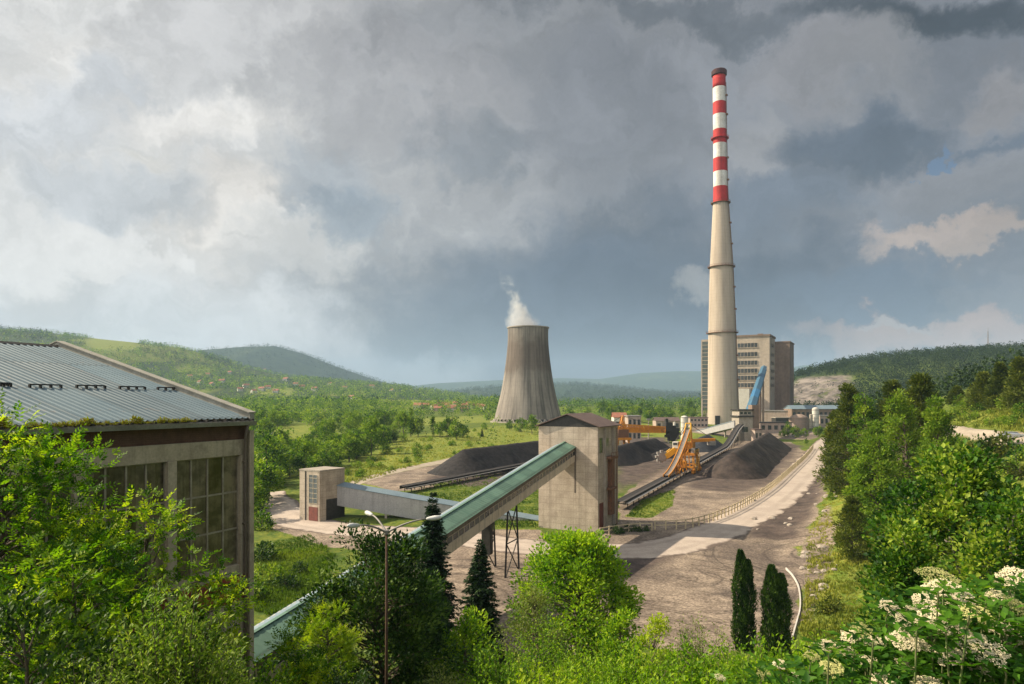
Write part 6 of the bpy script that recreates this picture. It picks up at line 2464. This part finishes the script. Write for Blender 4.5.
# conifers on the skyline of the right-hand slope
for i, (px, py, D, r, lab) in enumerate([
    (983, 374, 185, 4.8, 'wide conifer on the right-hand grassy slope, left of the pointed one'),
    (1000, 364, 178, 4.0, 'tall pointed conifer on the right-hand grassy slope'),
    (1019, 359, 170, 4.6, 'tallest conifer at the right edge above the grassy slope'),
    (1040, 366, 165, 4.4, 'conifer cut off by the right edge above the grassy slope'),
    (957, 388, 205, 3.2, 'small dark conifer between the pine clump and the grassy slope'),
    (968, 396, 200, 2.4, 'bushy low conifer at the top of the grassy slope'),
]):
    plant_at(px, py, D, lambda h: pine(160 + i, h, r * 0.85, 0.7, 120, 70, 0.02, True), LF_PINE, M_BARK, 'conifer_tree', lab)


DENSE = 1.0
# ------------------------------------------------------------------ elder with its flower heads
def build_elder():
    D0 = 4.6
    x0 = (930 - CX) / F * D0
    zb = Hs(x0, D0)
    e = empty('elder_bush', (x0, D0, zb))
    tag(e, 'elder bush with flat creamy-white flower heads in the lower right corner', 'bush')
    rg = np.random.default_rng(77)
    fl = [(939, 577, 24, 5.2), (941, 588, 20, 4.8), (925, 600, 15, 4.7), (959, 594, 15, 4.7), (930, 618, 16, 4.3), (974, 613, 18, 4.5), (952, 604, 12, 5.1),
          (906, 621, 17, 4.4), (941, 627, 13, 4.1), (961, 629, 15, 4.4), (864, 630, 14, 4.6), (829, 645, 15, 4.7), (904, 640, 18, 4.2), (988, 649, 24, 4.0), (950, 655, 16, 4.1),
          (832, 668, 15, 4.2), (884, 683, 16, 4.0), (927, 682, 17, 4.0), (1001, 596, 16, 4.6), (1014, 576, 18, 4.8), (1019, 607, 18, 4.3), (1006, 585, 12, 5.0),
          (848, 652, 9, 4.6), (1013, 640, 11, 4.5), (1045, 612, 18, 4.5), (1048, 650, 18, 4.3), (868, 660, 10, 4.4), (916, 612, 13, 4.5), (890, 606, 12, 4.6), (968, 604, 13, 4.9), (985, 622, 13, 4.5), (920, 645, 12, 4.2), (965, 645, 13, 4.2), (875, 642, 12, 4.4), (850, 636, 11, 4.6), (812, 656, 10, 4.7), (1000, 628, 13, 4.4), (980, 668, 13, 4.1), (905, 664, 12, 4.2), (780, 664, 9, 5.0), (764, 674, 9, 5.0), (795, 677, 8, 5.2), (720, 677, 7, 5.4)]
    petal = surf('elder_flower', (0.78, 0.68, 0.48), (0.66, 0.58, 0.34), 30, 0.8)
    petal2 = surf('elder_flower_bud', (0.55, 0.52, 0.20), (0.45, 0.44, 0.16), 30, 0.8)
    stems = MB()
    ends = []
    for i, (px, py, r, D) in enumerate(fl):
        p = P(px, py, D) - np.array((x0, D0, zb))
        R = r / F * D * 0.92
        tilt = unit(np.array((rg.normal(0, 0.2), -0.30 + rg.normal(0, 0.13), 1.0)))
        ax1 = unit(np.cross(tilt, (0, 1.0, 0.1)))
        ax2 = np.cross(tilt, ax1)
        n = int(460 * (r / 16) ** 1.3)
        rr = R * np.sqrt(rg.uniform(0, 1, n))
        # florets stand in five branched sub-clusters
        aa = rg.uniform(0, 6.283, n)
        cl = 1 - 0.25 * (0.5 + 0.5 * np.cos(aa * 5 + i)) * (rr / R)
        rr = rr * cl
        c = p + ax1 * (rr * np.cos(aa))[:, None] + ax2 * (rr * np.sin(aa))[:, None] + tilt * (0.10 * R - 0.22 * rr ** 2 / R + rg.normal(0, 0.006, n))[:, None]
        B, Dd, N = [], [], []
        for k in range(5):
            a = 6.283 * k / 5 + rg.uniform(0, 6.28, n)
            B.append(c)
            Dd.append(ax1 * np.cos(a)[:, None] + ax2 * np.sin(a)[:, None] + tilt * 0.15)
            N.append(np.repeat(tilt[None], n, 0) + rg.normal(0, 0.25, (n, 3)))
        B, Dd, N = map(np.concatenate, (B, Dd, N))
        L = 0.0062 * rg.uniform(0.7, 1.25, len(B)) * (1.0 if r > 10 else 0.8)
        me = leaves_mesh('flower_head', B, Dd, N, L, L * 0.85, rg.uniform(0, 1, len(B)), 0.0)
        link_mesh('flower_head', me, petal if (i * 7) % 5 else petal2, e)
        neck = p - tilt * R * 0.75
        for k in range(7):
            a = k / 7 * 6.283
            q = p + ax1 * R * 0.55 * math.cos(a) + ax2 * R * 0.55 * math.sin(a)
            stems.tube([neck, (neck + q) / 2 - tilt * R * 0.06, q], [0.003, 0.002, 0.0012], 4, False)
        ends.append((neck, tilt))
    # leafy canes: each flower stalk plus extra shoots
    B, D_, N, L, T = [], [], [], [], []
    extra = []
    for k in range(230):
        px, D = rg.uniform(780, 1060), rg.uniform(3.9, 6.0)
        top = np.interp(px, [780, 830, 880, 925, 1000, 1060], [672, 650, 620, 590, 584, 580])
        py = top + rg.uniform(0, 1) ** 1.2 * 120
        extra.append((P(px, py, D) - np.array((x0, D0, zb)), unit(np.array((rg.normal(0, 0.4), rg.normal(-0.2, 0.3), 1.0)))))
    for j, (nk, tl) in enumerate(ends + extra):
        root = np.array((nk[0] * 0.6 + rg.normal(0, 0.15), nk[1] * 0.4 + rg.normal(0, 0.2), 0.1))
        mid = (root + nk) / 2 + np.array((rg.normal(0, 0.06), rg.normal(0, 0.06), 0.1))
        stems.tube([root, mid, nk - tl * 0.05, nk], [0.011, 0.008, 0.005, 0.0035], 5, False)
        for lev in range(5):
            q = nk - tl * (0.02 + 0.11 * lev) + (mid - nk) * 0.10 * lev
            a0 = rg.uniform(0, 6.28)
            for s in (0, math.pi, 1.57) if lev < 3 else (0, math.pi):
                a = a0 + s + lev * 1.57
                B.append(q)
                D_.append(np.array((math.cos(a), math.sin(a), rg.uniform(0.05, 0.6))))
                N.append(np.array((0, -0.2, 1.0)) + rg.normal(0, 0.25, 3))
                L.append(rg.uniform(0.13, 0.21))
                T.append(rg.normal(0.42, 0.16))
    B, D_, N, L, T = map(np.array, (B, D_, N, L, T))
    b, d, n, l, w, t = sprays(rg, B, D_, N, L, 3, 0.085, 0.42, T, 60)
    link_mesh('foliage', leaves_mesh('foliage', b, d, n, l, w, t), leaf_mat('elder_leaf', (0.022, 0.075, 0.010), (0.075, 0.18, 0.018), (0.18, 0.29, 0.04), 0.4, 0.4), e)
    stems.build('stem', surf('elder_stem', (0.10, 0.15, 0.04), (0.14, 0.13, 0.06), 8, 0.8), e)


build_elder()

# ------------------------------------------------------------------ the valley wood and scattered trees (shared meshes)
protos = []
for i in range(7):
    m = broadleaf(300 + i, 9.0, 3.6 + 0.35 * (i % 3), 0.9, 34, 46, 0.62, 0.62, 1.35, 0, 0.65, irregular=0.4, shell=0.5, twigs=False)
    protos.append(m)
pop = [broadleaf(320 + i, 11.0, 1.7, 0.8, 30, 44, 0.55, 0.6, 0.95, 0, 0.55, irregular=0.2, shell=0.4, upward=0.7, twigs=False) for i in range(2)]
con = [spruce(330 + i, 11.0, 2.3, 0.85, 15, 0.9, 0.04) for i in range(3)]
bsh = [broadleaf(340 + i, 2.4, 1.7, 0.1, 16, 34, 0.36, 0.6, 0.75, 0, 0.9, twigs=False) for i in range(3)]
_seen = {}


def put(mesh, leafm, name, label, cat, group, x, y, s, rz, parts=('crown', 'trunk')):
    key = (id(mesh[0]), leafm.name)
    if key not in _seen:
        a, b = mesh
        if len(a.materials) and a.materials[0] is not leafm:
            a, b = a.copy(), b
            a.materials.clear()
        if not len(a.materials):
            a.materials.append(leafm)
        if not len(b.materials):
            b.materials.append(M_BARK)
        _seen[key] = (a, b)
    a, b = _seen[key]
    t = empty(name, (x, y, Hs(x, y) - 0.15), rz)
    t.scale = (s, s, s * rg_v.uniform(0.85, 1.15))
    tag(t, label, cat, group)
    for nm, me in ((parts[0], a), (parts[1], b)):
        o = bpy.data.objects.new(nm, me)
        COL.objects.link(o)
        o.parent = t
    return t


rg_v = np.random.default_rng(99)


def project(x, y, z):
    return CX + F * x / y, HY - F * z / y


def clear_of(x, y, polys):
    return not any(poly_mask(np.array([x]), np.array([y]), p, 0.5)[0] > 0.5 for p in polys)


_avoid = [d[0] for d in DIRT] + CLEARINGS
# wood on the valley floor, left
n = 0
tries = 0
placed = []
wood = [(236, 560), (262, 500), (292, 474), (330, 470), (352, 462), (384, 446), (398, 436), (420, 431), (440, 420), (300, 412), (236, 418)]
wood_poly = [GP(*p) for p in wood]
wp_ = np.array(wood_poly)[:, :2]
while n < 150 and tries < 20000:
    tries += 1
    px, py = rg_v.uniform(238, 440), rg_v.uniform(416, 520) ** 1.0
    q = GP(px, py)
    x, y = q[0], q[1]
    if poly_mask(np.array([x]), np.array([y]), wood_poly, 0.5)[0] < 0.5 or not clear_of(x, y, _avoid):
        continue
    if np.hypot(x - road_pts[-1][0], y - road_pts[-1][1]) < 9:
        continue
    s = rg_v.uniform(0.6, 1.0) + 0.55 * rg_v.uniform(0, 1) ** 2
    if any((x - a) ** 2 + (y - b) ** 2 < (2.5 * (s + c)) ** 2 * 0.55 for a, b, c in placed):
        continue
    placed.append((x, y, s))
    pale = rg_v.random() < 0.35
    put(protos[n % 7], LF_VALLEY2 if pale else LF_VALLEY, 'valley_tree',
        'paler yellow-green tree in the wood between the hall and the flat-roofed conveyor house' if pale else 'mid-green round tree in the wood between the hall and the flat-roofed conveyor house',
        'tree', 'paler trees of the valley wood' if pale else 'green trees of the valley wood', x, y, s, rg_v.uniform(0, 6.28))
    n += 1

# trees one can pick out on the meadow
for i, (px, py, pyt, kind) in enumerate([
    (404, 437, 411, 'pop'), (411, 436, 409, 'pop'), (388, 441, 424, 'con'), (418, 436, 416, 'b'), (433, 436, 417, 'pop'), (440, 437, 420, 'b'), (447, 437, 419, 'b'), (456, 440, 420, 'b'), (463, 438, 423, 'b'),
    (452, 436, 416, 'con'), (482, 437, 427, 'con'), (370, 446, 430, 'b'), (520, 432, 418, 'b'), (532, 434, 414, 'b'), (510, 430, 420, 'b'), (395, 440, 430, 'b'), (330, 462, 428, 'pale'), (349, 458, 430, 'pale'), (365, 452, 436, 'b')]):
    q = GP(px, py)
    h = (py - pyt) / F * q[1]
    if kind == 'pop':
        put(pop[i % 2], LF_VALLEY, 'poplar_tree', f'slender upright tree on the meadow between the valley wood and the cooling tower', 'tree', 'slender trees on the meadow', q[0], q[1], h / 11, rg_v.uniform(0, 6))
    elif kind == 'con':
        put(con[i % 3], LF_SPRUCE, 'conifer_tree', 'small dark conifer alone on the meadow left of the cooling tower', 'tree', 'small conifers on the meadow', q[0], q[1], h / 11, rg_v.uniform(0, 6))
    elif kind == 'pale':
        put(protos[i % 7], LF_VALLEY2, 'valley_tree', 'large pale rounded tree at the near edge of the valley wood above the flat-roofed house', 'tree', 'pale trees at the edge of the valley wood', q[0], q[1], h / 9, rg_v.uniform(0, 6))
    else:
        put(protos[i % 7], LF_VALLEY, 'valley_tree', 'bushy green tree standing free on the meadow left of the cooling tower', 'tree', 'free-standing trees on the meadow', q[0], q[1], h / 9, rg_v.uniform(0, 6))

# low bushes on the meadow
n = tries = 0
while n < 90 and tries < 4000:
    tries += 1
    px, py = rg_v.uniform(345, 620), rg_v.uniform(425, 478)
    q = GP(px, py)
    if not clear_of(q[0], q[1], _avoid + [COALY[1][0]]) or (py > 455 and px > 430) or (px > 500 and py > 436):
        continue
    put(bsh[n % 3], LF_VALLEY2 if n % 3 else LF_VALLEY, 'meadow_bush', 'low green bush dotted on the meadow between the track and the cooling tower', 'bush', 'bushes on the meadow', q[0], q[1], rg_v.uniform(0.5, 1.35), rg_v.uniform(0, 6), SH)
    n += 1

# belt of trees behind the coal yard
n = 0
while n < 34:
    px, D = rg_v.uniform(566, 712), rg_v.uniform(560, 760)
    x = (px - CX) / F * D
    put(protos[n % 7], LF_VALLEY, 'valley_tree', 'tree of the distant belt between the cooling tower and the chimney', 'tree', 'trees between the cooling tower and the chimney', x, D, rg_v.uniform(0.8, 1.5), rg_v.uniform(0, 6))
    n += 1
for i, (px, py, pyt) in enumerate([(788, 437, 423), (796, 438, 425), (804, 437, 427), (818, 437, 424), (826, 438, 428), (782, 438, 430), (834, 436, 420), (806, 444, 438), (843, 436, 415)]):
    q = GP(px, py)
    h = (py - pyt) / F * q[1]
    put(protos[i % 7], LF_VALLEY, 'valley_tree', 'round green tree in front of the storage tank and the quarry', 'tree', 'trees in front of the quarry', q[0], q[1], h / 9, rg_v.uniform(0, 6))

# bushes on the road bank and the right-hand slope
bank = [(838, 480), (846, 475), (858, 488), (832, 500), (868, 500), (862, 540), (876, 530), (874, 560), (868, 590), (884, 470), (870, 470), (842, 490), (836, 470), (858, 525), (826, 612), (846, 545)]
for i, (px, py) in enumerate(bank):
    q = G(px, py, 45)
    put(bsh[i % 3], LF_VALLEY if i % 2 else LF_PINE, 'bank_bush', 'scrubby bush on the bank between the haul road and the glossy trees', 'bush', 'bushes on the road bank', q[0], q[1], rg_v.uniform(0.5, 1.1), rg_v.uniform(0, 6), SH)
slope = [(955, 418), (962, 413), (970, 420), (978, 412), (985, 407), (992, 414), (1000, 404), (1008, 409), (1016, 402), (1021, 413), (1004, 424), (1014, 428), (1022, 420), (990, 425), (972, 405), (996, 398), (1010, 394), (1019, 390), (960, 404), (985, 400)]
for i, (px, py) in enumerate(slope):
    q = G(px, py, 70)
    put(bsh[i % 3], LF_VALLEY2 if i % 3 else LF_VALLEY, 'slope_bush', 'green bush on the sunlit grassy slope above the pale hill road', 'bush', 'bushes on the grassy slope', q[0], q[1], rg_v.uniform(0.7, 1.5), rg_v.uniform(0, 6), SH)
under = [(948, 452), (962, 455), (976, 452), (990, 458), (1003, 456), (1016, 460), (985, 470), (1008, 474), (1020, 480), (970, 470), (955, 470)]
for i, (px, py) in enumerate(under):
    q = G(px, py, 45)
    put(bsh[i % 3], LF_MAPLE if i % 2 else LF_PINE, 'bank_bush', 'dark bush just below the pale hill road at the right edge', 'bush', 'bushes below the hill road', q[0], q[1], rg_v.uniform(1.0, 1.9), rg_v.uniform(0, 6), SH)
for i, (px, py) in enumerate([(622, 533), (630, 531), (638, 532), (646, 531), (616, 534), (553, 520)]):
    q = GP(px, py)
    put(bsh[i % 3], LF_DARK, 'hedge_bush', 'dark low bush behind the thin fence at the tower foot', 'bush', 'dark bushes at the tower foot', q[0], q[1], rg_v.uniform(0.45, 0.7), rg_v.uniform(0, 6), SH)
for i, (px, py, s) in enumerate([(262, 560, 1.4), (270, 585, 1.3), (285, 590, 1.1), (262, 530, 1.5), (252, 515, 1.6), (256, 600, 1.2), (300, 575, 0.8)]):
    q = G(px, py, 45)
    put(bsh[i % 3], LF_VALLEY if i % 2 else LF_DARK, 'bank_bush', 'bush on the grassy hollow just right of the hall corner', 'bush', 'bushes right of the hall corner', q[0], q[1], s, rg_v.uniform(0, 6), SH)


# ------------------------------------------------------------------ far woods that read as one mass
def far_wood(name, X, Y, S, leafm, conical, tris, label, spread=1.0, seed=1):
    rg = np.random.default_rng(seed)
    n = len(X)
    Z = H(X, Y)
    hgt = 9.0 * S * rg.uniform(0.7, 1.25, n)
    rad = (2.2 if conical else 3.6) * S * rg.uniform(0.8, 1.2, n)
    idx = np.repeat(np.arange(n), tris)
    m = len(idx)
    u = rg.uniform(0, 1, m)
    v = unit(rg.normal(0, 1, (m, 3)))
    if conical:
        t = 1 - np.sqrt(u)
        r = rad[idx] * (1 - t) * rg.uniform(0.6, 1, m)
        base = np.stack((v[:, 0] * r, v[:, 1] * r, t * hgt[idx]), -1)
        d = np.stack((v[:, 0], v[:, 1], -0.2 + 0 * u), -1)
    else:
        rr = rg.uniform(0.3, 1, m) ** 0.5
        base = v * (rad[idx] * rr)[:, None]
        base[:, 2] = hgt[idx] * 0.55 + v[:, 2] * rr * hgt[idx] * 0.45
        d = v + rg.normal(0, 0.5, (m, 3))
    base = base + np.stack((X[idx], Y[idx], Z[idx]), -1)
    nrm = v * 0.6 + np.array((0, 0, 0.7)) + rg.normal(0, 0.35, (m, 3))
    L = rad[idx] * rg.uniform(0.5, 1.0, m) * spread
    tone = rg.normal(0.46, 0.24, n)[idx] + rg.normal(0, 0.12, m)
    me = leaves_mesh(name, base, d, nrm, L, L * 0.75, tone)
    o = link_mesh(name, me, leafm)
    return tag(o, label, 'forest', kind='stuff')


rg_f = np.random.default_rng(5)


def scatter(n, y0, y1, x0f, x1f, dens, pw=1.0):
    """points with x/y in [x0f, x1f]; dens(x, y) gives the keep chance"""
    y = y0 + (y1 - y0) * rg_f.uniform(0, 1, n) ** pw
    x = y * rg_f.uniform(x0f, x1f, n)
    k = rg_f.uniform(0, 1, n) < dens(x, y)
    return x[k], y[k]


# valley floor beyond the near wood
fx, fy = scatter(5200, 330, 1000, -0.75, -0.02, lambda x, y: np.where(fbm(x, y, 60, 61) > -0.22, 1.0, 0.12) * np.where((y < 560) & (x / y > -0.20), 0.03, 1.0))
_cl = sum(poly_mask(fx, fy, c, 3.0) for c in CLEARINGS) > 0.5
_kp = ~_cl | (rg_f.uniform(0, 1, len(fx)) < 0.04)
fx, fy = fx[_kp], fy[_kp]
far_wood('valley_wood', fx, fy, rg_f.uniform(0.6, 1.25, len(fx)), LF_VALLEY, False, 44, 'green wood filling the valley floor before the far hillside', 0.42, 2)
fx, fy = scatter(12000, 850, 2450, -0.85, 0.02, lambda x, y: np.where(fbm(x, y, 150, 63) > -0.22, 1.0, 0.15) * np.where(poly_mask(x, y, MEADOW[2][0], 10) + poly_mask(x, y, MEADOW[1][0], 10) > 0.4, 0.0, 1.0))
far_wood('hillside_wood', fx, fy, rg_f.uniform(0.9, 1.5, len(fx)), LF_VALLEY, False, 16, 'patchy woods and hedges over the green far hillside', 0.7, 3)
fx, fy = scatter(1500, 2000, 2450, -0.85, -0.40, lambda x, y: np.where(fbm(x, y, 120, 67) > -0.15, 1.0, 0.1) * np.where(poly_mask(x, y, MEADOW[2][0], 10) > 0.4, 0.0, 1.0))
far_wood('ridge_conifers', fx, fy, rg_f.uniform(1.3, 2.2, len(fx)), LF_FOREST, True, 18, 'row of dark conifers on the ridge of the far left hill', 0.8, 4)
fx, fy = scatter(9000, 3000, 4900, -0.75, 0.32, lambda x, y: np.where(fbm(x, y, 420, 73) > -0.25, 1.0, 0.1))
far_wood('distant_wood', fx, fy, rg_f.uniform(1.2, 2.4, len(fx)), LF_FOREST, False, 10, 'dark woods on the distant blue hills', 0.8, 8)
fx, fy = scatter(9500, 600, 1120, 0.30, 0.95, lambda x, y: np.where(poly_mask(x, y, ROCK[0][0], 6) > 0.4, 0.03, 1.0))
far_wood('hill_forest', fx, fy, rg_f.uniform(0.75, 1.25, len(fx)), LF_FOREST, False, 30, 'dense dark green forest covering the right-hand hill', 0.5, 5)
fx, fy = scatter(2600, 620, 2600, 0.0, 0.34, lambda x, y: np.where(fbm(x, y, 120, 71) > -0.15, 1.0, 0.1))
far_wood('plain_wood', fx, fy, rg_f.uniform(0.8, 1.3, len(fx)), LF_VALLEY, False, 26, 'flat belt of far trees on the plain behind the cooling tower', 0.5, 6)
fx, fy = scatter(900, 250, 620, 0.42, 0.95, lambda x, y: np.where((x / y) < 0.50, 0.0, 1.0))
far_wood('roadside_wood', fx, fy, rg_f.uniform(0.7, 1.1, len(fx)), LF_FOREST, False, 40, 'mixed wood behind the pine clump at the foot of the right-hand hill', 0.5, 7)


# rough grass on the sunny banks and the meadow
def grass_tufts(name, pts_xy, hgt, label, seed, cols):
    rg = np.random.default_rng(seed)
    X, Y = pts_xy
    Z = H(X, Y)
    k = 5
    idx = np.repeat(np.arange(len(X)), k)
    m = len(idx)
    B = np.stack((X[idx] + rg.normal(0, 0.12, m), Y[idx] + rg.normal(0, 0.12, m), Z[idx] - 0.03), -1)
    D = np.stack((rg.normal(0, 0.4, m), rg.normal(0, 0.4, m), np.ones(m)), -1)
    L = hgt * rg.uniform(0.5, 1.4, m) * np.clip(0.8 + 0.9 * fbm(X, Y, 5, seed), 0.3, 2)[idx]
    tone = np.clip(0.5 + 0.7 * fbm(X, Y, 9, seed + 4), 0, 1)[idx] + rg.normal(0, 0.12, m)
    me = leaves_mesh(name, B, D, rg.normal(0, 1, (m, 3)), L, L * 0.22 + 0.02, tone)
    o = link_mesh(name, me, leaf_mat(name + '_blade', *cols, 0.3, 0.7))
    return tag(o, label, 'grass', kind='stuff')


def scatter_px(n, poly, flat=True):
    pts = np.array(poly, float)
    lo, hi = pts.min(0), pts.max(0)
    w = [GP(*p) for p in poly] if flat else [G(*p, 40) for p in poly]
    px = np.column_stack((rg_f.uniform(lo[0], hi[0], n), rg_f.uniform(lo[1], hi[1], n)))
    q = poly_mask(px[:, 0], px[:, 1], [(*p, 0) for p in poly], 1.0) > 0.5
    px = px[q]
    if flat:
        Q = np.array([GP(*p) for p in px])
    else:
        return G_many(px[:, 0], px[:, 1])
    return Q[:, 0], Q[:, 1]


yel = ((0.08, 0.12, 0.02), (0.19, 0.21, 0.04), (0.33, 0.31, 0.09))
grn = ((0.04, 0.08, 0.012), (0.09, 0.15, 0.02), (0.19, 0.24, 0.04))
grass_tufts('bank_grass', scatter_px(3600, [(806, 540), (830, 488), (885, 515), (870, 600), (835, 655), (800, 640), (806, 590)], False), 0.5, 'dry yellow-green grass on the bank beside the haul road', 13, yel)
grass_tufts('slope_grass', scatter_px(2200, [(930, 426), (950, 411), (1024, 386), (1024, 434), (990, 428)], False), 0.8, 'yellow-green grass on the sunlit right-hand slope', 14, yel)
grass_tufts('hollow_grass', scatter_px(5200, [(252, 610), (258, 545), (310, 535), (335, 556), (318, 600), (290, 620)], False), 0.6, 'long green grass in the hollow right of the hall corner', 15, grn)
grass_tufts('meadow_grass', scatter_px(5200, [(395, 500), (440, 480), (545, 470), (545, 528), (430, 528)]), 0.45, 'uneven green grass between the two galleries and the coal yard', 17, grn)
grass_tufts('field_grass', scatter_px(6000, [(340, 470), (400, 440), (520, 424), (545, 436), (430, 462), (345, 486)]), 0.8, 'rough yellow-green grass of the meadow before the cooling tower', 18, yel)
grass_tufts('yard_grass', scatter_px(1500, [(626, 517), (642, 500), (676, 488), (672, 506), (652, 518)]), 0.3, 'bright green grass patch between the yard belt and the road fence', 16, grn)

# ------------------------------------------------------------------ air
def build_haze():
    m = bpy.data.materials.new('haze_air')
    m.use_nodes = True
    m.node_tree.nodes.clear()
    k = NT(m.node_tree)
    out = k.n('ShaderNodeOutputMaterial')
    v = k.n('ShaderNodeVolumePrincipled')
    v.inputs['Color'].default_value = (0.55, 0.76, 1.0, 1)
    v.inputs['Density'].default_value = HAZE_DENSITY
    v.inputs['Anisotropy'].default_value = 0.0
    m.node_tree.links.new(v.outputs[0], out.inputs['Volume'])
    b = MB().span(-10500, 10500, -120, 10200, -80, 560)
    o = b.build('haze', m)
    tag(o, kind='stuff')


HAZE_DENSITY = 0.000075
build_haze()
